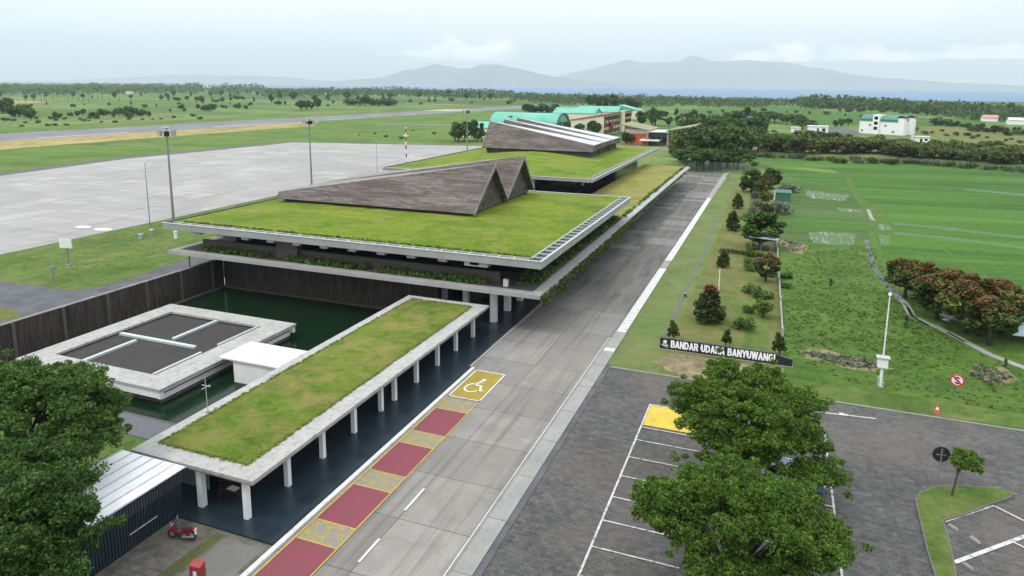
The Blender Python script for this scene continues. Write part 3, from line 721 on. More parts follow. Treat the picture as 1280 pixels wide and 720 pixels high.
sheet('meadow', [(3.25,59.45), (80,59.45), (140,140), (60,150), (30,150), (14,140), (2.2,135), (2.7,96)], 'meadow')
sheet('meadow_strip', [(3.82, 58.85), (7.28, 63.28), (22.43, 62.71), (21.70, 60.07), (11.96, 59.39)], 'lawn')
sheet('bare_soil', ragged([(4.73, 71.04), (7.08, 72.48), (11.05, 71.12), (13.20, 69.63), (11.38, 67.66), (8.28, 68.04), (4.98, 68.85)], .45, 4, 21), 'bare')
sheet('bare_soil_verge', ragged([(20.60, 73.08), (22.96, 74.04), (23.52, 70.66), (20.93, 68.29), (19.71, 69.87)], .4, 4, 22), 'bare')
sheet('field_soil', ragged([(3.03, 126.55), (6.33, 126.58), (7.21, 121.66), (5.71, 116.14), (3.90, 117.76), (2.51, 122.91)], .3, 4, 23), 'bare')
sheet('rice_paddy', [(-6.77, 296.91), (38.82, 301.30), (111.09, 279.99), (39.58, 89.90), (33.22, 100.97), (27.09, 106.24), (18.49, 104.35), (18.41, 117.55), (19.60, 145.16), (19.86, 171.83), (21.63, 227.88), (18.45, 248.63), (-0.38, 255.26)], 'rice')
sheet('near_paddy', [(1.68, 218.69), (22.21, 240.99), (20.22, 187.17), (20.77, 167.70), (17.75, 132.87), (13.71, 127.70), (7.01, 127.56), (2.63, 127.80)], 'rice_dull')
sheet('near_paddy_green', [(3.03, 178.12), (8.82, 176.74), (20.62, 174.52), (20.60, 167.63), (13.52, 166.74), (2.69, 166.58)], 'rice_dull')
sheet('paddy_band', [(3.34, 147.83), (19.48, 152.08), (18.51, 141.44), (10.48, 139.57), (3.03, 138.82)], 'rice')
sheet('paddy_band_north', [(-3.65, 248.37), (21.85, 236.39), (20.50, 198.99), (7.59, 202.89), (1.75, 207.26)], 'rice')
sheet('flooded_paddy', ragged([(7.79, 135.24), (10.92, 137.37), (15.87, 137.95), (14.69, 127.46), (11.02, 125.22), (8.00, 125.93)], .25, 4, 31), 'flooded')
sheet('flooded_paddy_north', ragged([(8.97, 193.78), (18.58, 189.22), (16.98, 177.82), (8.95, 180.76)], .5, 4, 32), 'flooded')
sheet('flooded_paddy_east', ragged([(19.71, 138.85), (21.33, 138.04), (20.56, 129.97), (18.99, 129.30)], .2, 3, 33), 'flooded')
sheet('flooded_paddy_dike', ragged([(20.69, 149.92), (22.86, 149.12), (22.77, 144.08), (20.32, 143.02)], .2, 3, 34), 'flooded')
sheet('flooded_paddy_far', ragged([(14.54, 167.19), (19.25, 167.04), (19.65, 162.92), (14.90, 162.95)], .3, 3, 35), 'flooded')
for k, q in enumerate(([(23.80, 153.06), (32.68, 151.67), (45.84, 147.10), (45.16, 144.64), (32.18, 148.96), (23.49, 150.70)], [(22.83, 142.52), (33.20, 140.94), (43.03, 136.96), (42.43, 134.81), (31.53, 138.79), (22.51, 140.05)], [(49.45, 215.23), (63.51, 210.80), (62.15, 205.92), (48.52, 211.62)])):
    sheet('flooded_row', ragged(q, .35, 6, 40+k), 'flooded_row')
sheet('dike_path', ragged([(21.21, 233.93), (22.85, 234.69), (20.72, 184.68), (22.02, 180.06), (24.81, 169.48), (23.28, 154.66), (21.25, 157.57), (18.83, 133.33), (18.06, 114.71), (18.11, 101.64), (17.78, 95.26), (17.10, 94.98), (16.97, 110.18), (17.48, 132.76), (20.04, 159.00), (19.60, 184.18)], .12, 3, 14), 'dike')
sheet('field_path', [(-1.96, 241.53), (2.32, 231.75), (8.70, 214.13), (8.30, 206.67), (1.66, 222.78), (-2.05, 234.29)], 'dike')
struct('irrigation_canal', MB().strip([(17.01, 95.68), (17.50, 93.35), (17.44, 87.69), (18.61, 85.75), (19.70, 84.17), (21.04, 81.21), (22.88, 77.09), (25.52, 73.85)], .9, .062).strip([(20.93, 167.78), (20.40, 155.28), (20.81, 153.58)], .7, .062), M['kerb'])
struct('canal_water', MB().strip([(17.52, 91.63), (17.48, 87.40), (18.63, 84.88)], .35, .07).strip([(20.18, 82.99), (21.30, 80.30)], .3, .07).strip([(17.08, 132.58), (15.97, 113.82), (16.31, 102.15), (17.15, 95.37)], .8, .058), M['water'])
# distant farmland
for k, (n, q, m) in enumerate((
    ('far_paddy', [(-114.91, 806.35), (-17.12, 1110.15), (97.66, 749.59), (173.14, 723.39), (143.94, 608.87), (57.34, 548.73), (-45.02, 593.47)], 'rice'),
    ('far_paddy', [(-20.57, 608.03), (54.09, 546.91), (64.38, 658.62), (18.40, 700.56)], 'rice'),
    ('far_field', [(6.18, 445.55), (65.89, 461.80), (104.68, 359.25), (91.10, 310.30), (41.01, 320.24), (-2.92, 322.98)], 'dry_lawn'),
    ('far_field', [(87.45, 565.61), (168.41, 589.04), (110.18, 379.10), (82.11, 416.60)], 'dry_lawn'),
    ('far_field', [(-984.93, 976.67), (-663.14, 936.39), (-334.81, 867.36), (-459.80, 1045.29), (-990.55, 1400.15), (-1335.60, 1351.65)], 'rice_dull'),
    ('far_field', [(-988.39, 642.92), (-969.01, 660.40), (-878.02, 624.82), (-860.28, 566.41)], 'dry_strip'),
    ('far_field', [(-625.70, 410.53), (-648.43, 523.50), (-681.49, 791.15), (-597.96, 708.32), (-566.07, 473.09), (-548.93, 365.63)], 'dike'),
    ('far_field', [(-307.60, 554.92), (-261.76, 678.24), (-194.60, 504.39), (-227.16, 457.68)], 'airfield'),
    ('far_field', [(-584.18, 1178.76), (-334.91, 1084.47), (-273.13, 962.30), (-384.88, 874.93)], 'rice_dull'),
    ('far_road', [(5.99, 419.11), (46.89, 459.41), (50.22, 494.85), (34.50, 514.89), (26.56, 456.47)], 'asphalt'))):
    sheet(n, q, m, .05+.01*k)

# mountains across the strait: height fields with depth, spurs and saddles
def mountains(name, prof, dist, depth, seed):
    rng = np.random.default_rng(seed); n, md = 260, 24; b = MB()
    us = np.linspace(prof[0][0], prof[-1][0], n); hs = np.interp(us, [p[0] for p in prof], [p[1] for p in prof])
    ph = rng.uniform(0, 6.28, (8, 2)); 
    for j in range(md):
        f = j/(md-1); env = math.sin(math.pi*f)**1.1 if 0 < f < 1 else 0
        for i in range(n):
            x = us[i]*9300/dist; rg = sum(math.sin(x*(k+1)*.0011*1.7+ph[k,0]+f*6*(k%3))*.07/(k*.35+1) for k in range(8)) + sum(math.sin(x*.009*(k+1)*1.31+ph[k,1]+f*9*(k%2))*.03/(k+1) for k in range(6))
            b.v.append((us[i] + f*depth*.1, dist + depth*f, max(-5, hs[i]*(env*(1+rg*(.35+1.6*(1-env))))*1.0 + (rng.uniform(-2,2) if env > .2 else 0) - 4)))
    for j in range(md-1):
        for i in range(n-1): a = j*n+i; b.f.append((a, a+1, a+n+1, a+n)); b.m.append(0)
    return struct(name, b, M['hill'], smooth=True)
def prof(pts, dist):
    """(pixel column, pixels above the sea line) of the skyline -> metres at that distance"""
    out = []
    for u, h in pts:
        out.append((MX(u)*dist, h/862*dist*1.1))
    return out
def MX(u):      # direction of an image column at the horizon, as x per unit y
    f = rot @ Vector(((u-640)/862, -(107-260)/862, -1)); return f.x/f.y
mountains('western_mountain', prof([(-160,0),(40,3),(100,7),(150,11),(180,13),(230,13),(280,12),(320,11),(345,7),(400,4),(470,0)], 19000), 19000, 2500, 1)
mountains('twin_mountain', prof([(330,0),(390,5),(440,9.5),(462,15),(480,21),(500,25),(515,29),(528,26),(545,22),(562,24),(580,28.5),(595,28.5),(612,24),(640,17),(675,11),(700,8),(760,3),(820,0)], 17500), 17500, 2500, 2)
mountains('eastern_mountain', prof([(600,0),(660,7),(690,14),(720,20),(748,28),(765,31),(790,28),(815,29),(836,31),(850,37),(862,35),(876,31),(905,31),(940,31),(965,27),(1000,24),(1050,17),(1100,12),(1180,8),(1300,5),(1400,0)], 24000), 24000, 2500, 3)

# ------------------------------------------------------------------ the terminal
def lawn_mesh(name, m, x0, x1, y0, y1, z, rise, parent, run=10, step=1.2, seed=0):
    rng = np.random.default_rng(seed); nx = int((x1-x0)/step)+1; ny = int((y1-y0)/step)+1; b = MB()
    X = np.linspace(x0,x1,nx); Y = np.linspace(y0,y1,ny)
    for y in Y:
        for x in X:
            d = min(x-x0, x1-x, y-y0, y1-y); f = min(1, d/run); f = f*f*(3-2*f)
            b.v.append((x, y, z + rise*f + (rng.uniform(-.03,.05) if d > .1 else rng.uniform(-.02,.03))))
    for j in range(ny-1):
        for i in range(nx-1): a = j*nx+i; b.f.append((a,a+1,a+nx+1,a+nx)); b.m.append(0)
    return b.build(name, m, parent, smooth=True)

def roof_deck(par, x0, x1, y0, y1, zt, th, bars, rise, grassm, gw=1.25, run=9, soff=True):
    """grass roof: concrete fascia ring, gutter trough with bars, raised lawn"""
    rim = MB(); rw = .3
    rim.box(x0, x1, y0, y0+rw, zt-th, zt); rim.box(x0, x1, y1-rw, y1, zt-th, zt); rim.box(x0, x0+rw, y0+rw, y1-rw, zt-th, zt); rim.box(x1-rw, x1, y0+rw, y1-rw, zt-th, zt)
    rim.box(x0+rw, x1-rw, y0+rw, y1-rw, zt-th+.003, zt-.55)
    ro = rim.build('roof_slab', M['fascia'], par)
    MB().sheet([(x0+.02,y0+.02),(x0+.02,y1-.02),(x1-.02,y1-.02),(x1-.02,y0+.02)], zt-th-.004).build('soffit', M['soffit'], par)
    cap = MB()
    e = .06
    for q in ((x0-e,x1+e,y0-e,y0+.22),(x0+.24,x1+e,y1-.22,y1+e),(x1-.22,x1+e,y0+.225,y1-.225)): cap.box(*q, zt+.003, zt+.06)
    cap.build('coping', M['light_metal'], ro); MB().box(x0-e, x0+.42, y0+.225, y1+e, zt+.003, zt+.07).build('coping', M['gutter'], ro)
    MB().box(x0+rw, x1-rw, y0+rw, y1-rw, zt-.547, zt-.3).build('gutter', M['gutter'], ro)
    gb = MB()
    y = y0+2
    while y < y1-2:
        gb.box(x1-rw-gw, x1-rw, y, y+.16, zt-.14, zt-.04); y += bars
    x = x0+2
    while x < x1-2: gb.box(x, x+.16, y0+rw, y0+rw+gw*.75, zt-.14, zt-.04); x += bars
    # diagonal bars at the corners and the inner rail
    gb.box(x1-rw-gw-.12, x1-rw-gw, y0+rw+gw*.75, y1-rw, zt-.28, zt-.03); gb.box(x0+rw, x1-rw-gw, y0+rw+gw*.75, y0+rw+gw*.75+.1, zt-.28, zt-.03)
    gb.build('gutter_grating', M['light_metal'], ro)
    return lawn_mesh('roof_lawn', M[grassm], x0+rw+.1, x1-rw-gw-.12, y0+rw+gw*.75+.1, y1-rw-.1, zt-.05, rise, par, run)

def tent(par, xt, xl, y0, n, w_, zb, ze, ha, hl, top, lean):
    """row of steep shingled gables whose ridges are cut by one long slope"""
    for k in range(n):
        a, bb = y0+k*w_, y0+(k+1)*w_; m = (a+bb)/2; d = hl*w_/(2*ha); s = 1 if xt > xl else -1
        o_ = .35; sl = 2*ha/w_; ao, bo = a-(o_ if k == 0 else 0), bb+(o_ if k == n-1 else 0)
        za, zc = ze-(o_*sl if k == 0 else 0), ze-(o_*sl if k == n-1 else 0)
        f = MB(); th = .14
        f.poly([(xt,ao,za),(xt+lean*s,m,ze+ha),(xl,a+d,ze+hl),(xl,ao,za)][::s])
        f.poly([(xt,bo,zc),(xt+lean*s,m,ze+ha),(xl,bb-d,ze+hl),(xl,bo,zc)][::-s])
        f.poly([(xl,ao,za),(xl,a+d,ze+hl),(xl,bb-d,ze+hl),(xl,bo,zc)])
        ro = f.build('gabled_roof', M['shingle'], par)
        sm = ro.modifiers.new('Solid', 'SOLIDIFY'); sm.thickness = th; sm.offset = -1
        tp = MB(); q = .1
        dx = (xl-xt)*.02
        tp.poly([(xt+lean*s+dx,m-.05,ze+ha+q),(xl-s*.1,a+d-.1,ze+hl+q),(xl-s*.1,bb-d+.1,ze+hl+q),(xt+lean*s+dx,m+.05,ze+ha+q)][::-s])
        to = tp.build('sloping_roof_top', top, ro); sm = to.modifiers.new('Solid', 'SOLIDIFY'); sm.thickness = .16; sm.offset = -1
        # tall end: recessed gable wall and bargeboards
        gx = xt-s*.9
        g_ = MB(); g_.hexa([(gx-.1,a+.35,zb),(gx+.1,a+.35,zb),(gx+.1,bb-.35,zb),(gx-.1,bb-.35,zb)], [(gx-.1,a+.35,ze+.1),(gx+.1,a+.35,ze+.1),(gx+.1,bb-.35,ze+.1),(gx-.1,bb-.35,ze+.1)])
        g_.poly([(gx+.1*s,a+.35,ze+.05),(gx+.1*s,bb-.35,ze+.05),(gx+.1*s,m,ze+ha-.35)][::s])
        g_.build('gable_wall', M['gable_boards'], par)
        for (ya, z0) in ((ao, za), (bo, zc)):
            vb = MB(); e = .28
            vb.hexa([(xt-.05,ya,z0-e),(xt+.05,ya,z0-e),(xt+lean*s+.05,m,ze+ha-e*1.6),(xt+lean*s-.05,m,ze+ha-e*1.6)], [(xt-.05,ya,z0+.16),(xt+.05,ya,z0+.16),(xt+lean*s+.05,m,ze+ha+.2),(xt+lean*s-.05,m,ze+ha+.2)])
            vb.build('bargeboard', M['verge_board'], ro)
        wl_ = MB()
        if k == 0: wl_.box(min(xt,xl)+1, max(xt,xl)-1, a+.5, a+.7, zb-.8, ze+.3)
        if k == n-1: wl_.box(min(xt,xl)+1, max(xt,xl)-1, bb-.7, bb-.5, zb-.8, ze+.3)
        xw = xl+s*1.2; wl_.box(min(xw,xw+.2), max(xw,xw+.2), a+.72, bb-.72, zb-.8, ze+hl*.5)
        wl_.build('plinth_wall', M['shingle_dark'], par)

T1 = thing('airport_terminal', 'front grass roofed terminal by the pool, twin shingled gables rising to the right', 'terminal', (-47.5, 87, 0))
X0, X1, Y0 = -73.4, -21.3, 63.8
ps = MB(); ps.box(X0, X1, Y0, 111, 4.42, 4.795); ps.box(-34, X1, 111.003, 193, 4.42, 4.795)
pe = MB()
pso = ps.build('podium_slab', M['brown_wall'], T1)
pe.box(X0-.03, X1+.03, Y0-.03, Y0+1.15, 4.385, 4.83); pe.box(X0-.03, X0+1.1, Y0+1.152, 100, 4.385, 4.83); pe.box(X1-1.15, X1+.03, Y0+1.152, 193, 4.385, 4.83)
pe.build('podium_edge', M['slab_concrete'], pso)
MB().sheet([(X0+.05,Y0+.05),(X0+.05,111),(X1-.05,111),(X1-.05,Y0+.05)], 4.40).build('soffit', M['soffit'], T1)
MB().box(-34, X1-1.155, 110.6, 192.8, 4.8, 4.9).build('podium_lawn', M['roof_grass_dry'], T1)
tw = MB(); tw.box(-70.5, -27.2, 67.0, 67.3, 4.8, 5.95); tw.build('terrace_parapet', M['brown_wall'], T1)
tw = MB(); tw.box(-69, -26.6, 71.5, 71.8, 4.8, 7.69); tw.box(-26.6, -26.3, 71.5, 109, 4.8, 7.69); tw.build('upper_wall', M['dark_glass'], T1)
MB().box(-57.6, -54.4, 66.2, 66.99, 4.8, 7.1).build('terrace_pier', M['brown_wall'], T1)
MB().box(-25.3, -22.46, 67.3, 109.5, 4.8, 4.95).build('planting_bed', M['brown_wall'], T1)
lawn1 = roof_deck(T1, -73.9, -21.2, 63.8, 110.3, 8.5, .8, 1.75, .25, 'roof_grass')
cb = MB(); x = -69.0
for k in range(11):
    MB().box(x, x+1.05, 64.0, 66.6, 7.34, 7.69).build('bracket', M['fascia'], T1); x += 3.95
MB().box(-30.2, -27.4, 64.0, 66.2, 7.2, 7.69).build('beam', M['fascia'], T1)
ubx = MB().box(-26.2, -25.7, 65.6, 66.0, 4.8, 5.6).build('air_conditioner', M['white_wall'], T1)
tent(T1, -37.4, -71.3, 83.2, 2, 12.1, 8.9, 9.5, 5.9, .45, M['verge_board'], .5)
# ground floor under the podium
gw = MB(); gw.box(-69.8, PX1, PY1, PY1+.3, -2.4, 4.39); gw.build('timber_wall', M['timber'], T1)
gf = MB(); gf.box(PX1, -29.8, 74.0, 74.3, .1, 4.39); gf.box(-30.1, -29.8, 74.3, 192, .1, 4.39); gf.box(-33.9, -30.1, 192, 192.3, .1, 4.39); gf.build('glazed_wall', M['dark_glass'], T1)
y = 66.9
while y < 190:
    MB().box(-28.2, -27.5, y-.32, y+.32, .1, 4.39).build('column', M['white_col'], T1); y += 4.3
for x, y in ((-33.2,70.9),(-36.9,72.5)): MB().box(x-.3, x+.3, y-.3, y+.3, .1, 4.39).build('column', M['white_col'], T1)
for x in (-72.4,): MB().box(x-.08, x+.08, 66.2, 66.36, 0, 4.39).build('steel_post', M['galv'], T1)

T2 = thing('airport_terminal', 'rear grass roofed terminal, three shingled gables with pale metal strips falling to the right', 'terminal', (-57, 170, 0))
roof_deck(T2, -80.5, -32.6, 129, 207, 8.5, .6, 2.2, 1.6, 'roof_grass', 1.0, 24)
tent(T2, -71.9, -42, 165, 3, 10.6, 9.7, 10.9, 6.2, 1.15, M['strip_metal'], .2)
w2 = MB(); w2.box(-78, -38.2, 133, 133.3, 0, 7.89); w2.box(-38.2, -37.9, 133.3, 203, 0, 7.89); w2.box(-78.3, -78, 133, 203, 0, 7.89); w2.build('glazed_wall', M['dark_glass'], T2)
for x in (-75.5, -62, -46.5): MB().box(x, x+.8, 131.6, 132.2, 0, 7.89).build('column', M['white_col'], T2)
w2 = MB()
for k in range(12): w2.box(-37.88, -37.82, 140+5*k, 142.6+5*k, 5.4, 6.6)
w2.build('pale_panel', M['fascia'], T2)  # pale grey panels set just outside the dark glazing
MB().box(-45, -34.3, 118, 128.2, 4.8, 5.6).build('roof_hatch', M['brown_wall'], T2)

# the retaining wall of the pool
RWL = thing('retaining_wall', 'tall dark timber clad wall with vertical boards along the far left side of the pool', 'wall', (PX0, 55, 0))
MB().box(PX0-.35, PX0, 22, 69.65, -2.4, 2.72).build('wall_boarding', M['timber'], RWL)
for k in range(9): MB().box(PX0+.002, PX0+.2, 25+5.3*k, 25.3+5.3*k, -2.4, 2.7).build('pilaster', M['brown_wall'], RWL)
MB().box(PX0-.42, PX0+.06, 22, 69.65, 2.723, 2.8).build('coping', M['verge_board'], RWL)

# covered walkway with a grass roof
CW = thing('covered_walkway', 'long white edged walkway roof planted with patchy grass on a row of slim white columns', 'walkway', (-31.8, 45, 0))
cs = MB(); cs.box(-36.8, -26.9, 26.9, 63.3, 2.98, 3.2); cs.box(-36.6, -27.1, 27.1, 63.1, 2.74, 2.976)
cso = cs.build('roof_slab', M['pale_concrete'], CW)
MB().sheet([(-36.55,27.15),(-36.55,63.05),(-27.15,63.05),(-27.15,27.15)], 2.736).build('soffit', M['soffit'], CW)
lawn_mesh('roof_lawn', M['walk_grass'], -35.8, -28.45, 28.25, 62.2, 3.215, .12, CW, 1.5, .5, 4)
for y in (27.54, 31.36, 35.18, 39.16, 43.06, 45.22, 49.07, 53.22, 57.28, 61.51): MB().box(-28.2, -27.86, y-.17, y+.17, .1, 2.733).build('column', M['white_col'], CW)
MB().box(-31.8, -31.4, 27.3, 27.7, .1, 2.733).build('column', M['white_col'], CW)
MB().box(-36.49, -36.2, 30, 63, .1, 2.73).build('back_wall', M['dark_glass'], CW)  # wall made near-black, the shade inside the walkway is in its colour
MB().box(-36.4, -32.6, 29.0, 29.1, .1, 2.73).build('glass_screen', plain('frosted_glass', (.2,.235,.25), .3), CW)
MB().box(-34.5, -33.2, 26.86, 26.897, 3.0, 3.14).build('drip_edge', M['kerb'], CW)
for y in (33.5, 39.8, 52.0): MB().cyl(-36.1, y, 3.2, 3.32, .12, 10).build('roof_outlet', M['light_metal'], CW)

# the pavilion over the water
PV = thing('pool_pavilion', 'square flat roofed pavilion with pale concrete rim and dark panelled top standing in the pool', 'pavilion', (-57, 48, 0))
ax, bx, ay, by = -65.8, -47.4, 38.5, 56.8; ix0, ix1, iy0, iy1 = -63.4, -50.3, 40.7, 54.6
zt = .5
rm = MB(); rm.box(ax, bx, ay, iy0, zt-.24, zt); rm.box(ax, bx, iy1, by, zt-.24, zt); rm.box(ax, ix0, iy0, iy1, zt-.24, zt); rm.box(ix1, bx, iy0, iy1, zt-.24, zt)
rmo = rm.build('roof_rim', M['pale_concrete'], PV)
MB().box(ax+.1, bx-.1, ay+.1, ay+.5, -.42, zt-.243).box(ax+.1, ax+.5, ay+.503, by-.1, -.42, zt-.243).box(ax+.503, bx-.1, by-.5, by-.1, -.42, zt-.243).box(bx-.5, bx-.1, ay+.503, by-.503, .1, zt-.243).build('fascia', M['white_wall'], PV)
MB().box(bx-.9, bx-.5, ay+.503, by-.503, -.75, -.3).build('sill_wall', M['white_wall'], PV)
MB().box(ix0+.003, ix1-.003, iy0+.003, iy1-.003, zt-.6, zt-.34).build('roof_panel', M['bitumen'], PV)
cxm = (ix0+ix1)/2; cym = (iy0+iy1)/2
MB().box(ix0+.4, ix1-2.4, cym-.22, cym+.22, zt-.34, zt-.12).build('skylight', M['glass_beam'], PV)
for (xa, ya, xb, yb) in ((-60.0, iy0, -59.6, cym-.9), (-56.8, cym+.9, -56.4, iy1)): MB().box(xa, xb, ya, yb, zt-.34, zt-.12).build('skylight', M['glass_beam'], PV)
for (ya, yb) in ((iy0+.1, cym-1.2), (cym+1.0, iy1-.1)): MB().box(ix1-.5, ix1-.25, ya, yb, zt-.34, zt+.04).build('skylight', M['glass_beam'], PV)
MB().box(ax+1.0, bx-.95, ay+1.0, by-1.0, -2, zt-.35).build('inner_wall', M['dark_glass'], PV)
MB().box(ax+.6, bx-.55, ay+.6, by-.6, -2, -.85).build('base', M['brown_wall'], PV)
LR = thing('link_room', 'white flat roofed link room between the pavilion and the walkway', 'room', (-41, 47, -1))
MB().box(-45.3, -36.85, 45.0, 48.9, -1.6, 1.08).build('wall', M['white_wall'], LR)
MB().box(-46.9, -36.82, 44.8, 49.2, 1.084, 1.22).build('roof', M['white_new'], LR)
MB().box(-45.36, -45.304, 45.8, 48.2, -1, .6).build('doorway', M['dark_glass'], LR)
DK = thing('pool_deck', 'dark tiled deck slab at the near end of the pool beside the walkway', 'deck', (-44, 33, 0))
MB().box(-51, -36.85, 32.4, 34.77, 0, .12).build('deck_slab', M['tile'] if False else plain('grey_deck', (.075,.075,.085), .5), DK)
MB().box(-51, -36.85, 34.773, 35.1, -.5, .1).build('deck_edge', M['brown_wall'], DK)
sheet('pool_grass', [(-56,26.2),(-36.9,26.2),(-36.9,32.4),(-56,32.4)], 'lawn')
tag(MB().box(-46.8, -44.6, 32.0, 32.2, 0, .2).box(-46.75, -46.6, 31.9, 31.999, 0, .15).build('kerb_stone', M['white_new']), 'short white kerb stone on the grass beside the dark deck', 'kerb stone')

# shed
SH = thing('storage_shed', 'navy corrugated shed with a white sheet roof in front of the walkway', 'shed', (-34.8, 21, 0))
s_ = MB(); x = -32.25
y = 9.0
while y < 26.5: s_.box(x-.06, x, y, y+.1, 0, 2.0); s_.box(x-.14, x-.061, y, y+.2, 0, 2.0); y += .2
s_.box(-37.2, -37.1, 9, 26.6, 0, 2.9); s_.box(-37.1, -32.4, 26.5, 26.6, 0, 2.9); s_.build('corrugated_wall', M['navy'], SH)
s_ = MB(); y = 9.0
while y < 26.5: s_.box(x-.05, x+.02, y, y+.09, 2.05, 3.0); y += .19
s_.box(x-.22, x-.15, 9, 26.5, 2.0, 3.0); s_.build('louvre_band', plain('navy_louvre', (.06,.08,.095), .4, .3), SH)
s_ = MB(); s_.box(-37.5, -32.1, 9, 26.8, 3.03, 3.1)
so_ = s_.build('roof', plain('white_sheet_roof', (.74,.76,.78), .85, 0, .05, 3, .15), SH)
s_ = MB()
for k in range(7): s_.box(-37.4+.9*k, -37.34+.9*k, 9, 26.78, 3.103, 3.16)
s_.build('roof_seam', plain('seam_grey', (.4,.42,.45), .4), so_)
MB().box(-32.2, -32.16, 22.7, 24.6, 1.0, 1.06).build('door_bar', M['light_metal'], SH)
# ------------------------------------------------------------------ poles, signs, small things
def flood_mast(loc, h, label, group):
    t = thing('flood_mast', label, 'light mast', (*loc, 0), 0, group)
    part_local(MB().tube([(0,0,0),(0,0,h*.5),(0,0,h-.5)], [.27,.2,.13], 12), 'pole', M['galv'], t)
    part_local(MB().box(-.4,.4,-.4,.4,0,.25), 'base', M['kerb'], t)
    p = part_local(MB().box(-1.2,1.2,-.06,.06,h-.55,h-.45).box(-.06,.06,-1.2,1.2,h-.56,h-.46).cyl(0,0,h-.6,h+.1,.22,10).box(-.75,.75,-.5,.5,h+.1,h+.25), 'head_frame', M['light_metal'], t)
    for k in range(6):
        a = k*1.047+.3; b = MB(); cx, cy = math.cos(a)*1.35, math.sin(a)*1.35; c, s = math.cos(a), math.sin(a)
        q = lambda u, v, z: (cx+c*u-s*v, cy+s*u+c*v, z)
        b.hexa([q(-.2,-.45,h-1.3),q(.2,-.45,h-1.38),q(.2,.45,h-1.38),q(-.2,.45,h-1.3)], [q(-.36,-.45,h-.5),q(.3,-.45,h-.42),q(.3,.45,h-.42),q(-.36,.45,h-.5)])
        part_local(b, 'floodlight', M['black_metal'] if k % 2 else M['light_metal'], t)
    return t
GM = 'flood light masts along the apron edge'
flood_mast((-104.14, 93.17), 18.4, 'tall grey flood mast rising behind the front left corner of the grass roof', GM)
flood_mast((-113.5,147), 17.7, 'grey flood mast on the apron edge behind the low end of the front gables', GM)
flood_mast((-117.58, 254.02), 16.9, 'grey flood mast at the far apron corner left of the rear gables', GM)
flood_mast((-158.47, 408.04), 8.0, 'small distant flood mast above the left end of the rear gables', GM)
def thin_pole(loc, h, r, label, cat, name, mats=None, tip=True):
    t = thing(name, label, cat, (*loc, 0))
    if mats:
        n = 9
        for k in range(n): part_local(MB().tube([(0,0,h*k/n),(0,0,h*(k+1)/n)], r, 8), 'red_band' if k % 2 == 0 else 'white_band', mats[k % 2], t)
        part_local(MB().box(-1.0,1.0,-.12,.12,h*.80,h*.82).box(-.15,.15,-.15,.15,h,h+.5), 'crossarm', M['white_metal'], t)
    else:
        part_local(MB().tube([(0,0,0),(0,0,h*.6),(0,0,h)], [r*1.4, r, r*.6], 8), 'pole', M['galv'], t)
        part_local(MB().box(-.18,.18,-.18,.18,0,.3), 'base', M['kerb'], t)
        if tip: part_local(MB().box(-.22,.22,-.1,.1,h-.1,h+.12), 'lamp_head', M['light_metal'], t)
    return t
thin_pole((-102.23, 86.27), 12.6, .07, 'very thin grey lightning pole on the lawn left of the front grass roof', 'pole', 'lightning_pole')
thin_pole((-111.5,176), 10.2, .06, 'very thin grey pole on the far apron edge left of the red and white mast', 'pole', 'lightning_pole')
thin_pole((-114.41, 198.72), 12.3, .22, 'red and white banded mast with a crossarm at the far apron edge', 'mast', 'marker_mast', [M['red'], M['white_metal']])
# boards and boxes on the west lawn
t = thing('board_sign', 'blank white board on a single grey post on the west lawn', 'sign', (*(-95.29, 65.72), 0), R(12))
part_local(MB().box(-.09,.09,-.09,.09,0,2.9), 'post', M['galv'], t); part_local(MB().box(-.35,.35,-.3,.3,0,.22), 'base', M['kerb'], t)
part_local(MB().box(-1.0,1.0,-.2,-.1,2.7,4.05), 'panel', M['white_metal'], t); part_local(MB().box(-1.05,1.05,-.1,-.06,2.66,4.1), 'frame', M['light_metal'], t)
t = thing('marker_post', 'small grey instrument post with a tilted blue grey head on the west lawn', 'post', (*(-89.66, 59.37), 0), R(20))
part_local(MB().box(-.06,.06,-.06,.06,0,1.6), 'post', M['galv'], t); part_local(MB().hexa([(-.3,-.12,1.45),(.3,-.12,1.45),(.3,.1,1.45),(-.3,.1,1.45)], [(-.25,-.2,2.0),(.35,-.2,2.1),(.35,.0,2.1),(-.25,.0,2.0)]), 'head', plain('blue_grey', (.2,.24,.32), .5), t)
for (u, lab) in (((-95.58, 85.58), 'white round vent pipe under the front left roof corner'), ((-100.68, 85.14), 'grey vent pipe at the foot of the thin lightning pole')):
    t = thing('vent_pipe', lab, 'pipe', (*u, 0), 0, 'vent pipes on the west lawn')
    part_local(MB().cyl(0,0,0,1.15,.3,14), 'pipe', M['white_wall'] if 'white' in lab else M['fascia'], t); part_local(MB().cyl(0,0,1.153,1.32,.38,14,.28), 'cap', M['light_metal'], t)
t = thing('meter_box', 'low grey meter box on the west lawn beside the vent pipes', 'box', (*(-100.51, 82.77), 0), R(10))
part_local(MB().box(-.35,.35,-.25,.25,0,.85), 'cabinet', M['fascia'], t, bevel=.02); part_local(MB().box(-.4,.4,-.3,.3,.853,.93), 'lid', M['light_metal'], t)
t = thing('antenna', 'thin antenna pole with a short crossbar on the left edge of the walkway roof', 'antenna', (*(-36.15, 32.82), 3.2))
part_local(MB().tube([(0,0,0),(-.05,0,2.7)], .03, 6), 'pole', M['light_metal'], t); part_local(MB().box(-.4,.4,-.02,.02,2.0,2.05).box(-.02,.02,-.4,.4,1.9,1.95), 'crossbar', M['light_metal'], t)
part_local(MB().cyl(0,0,0,.06,.18,10), 'base_plate', M['galv'], t)

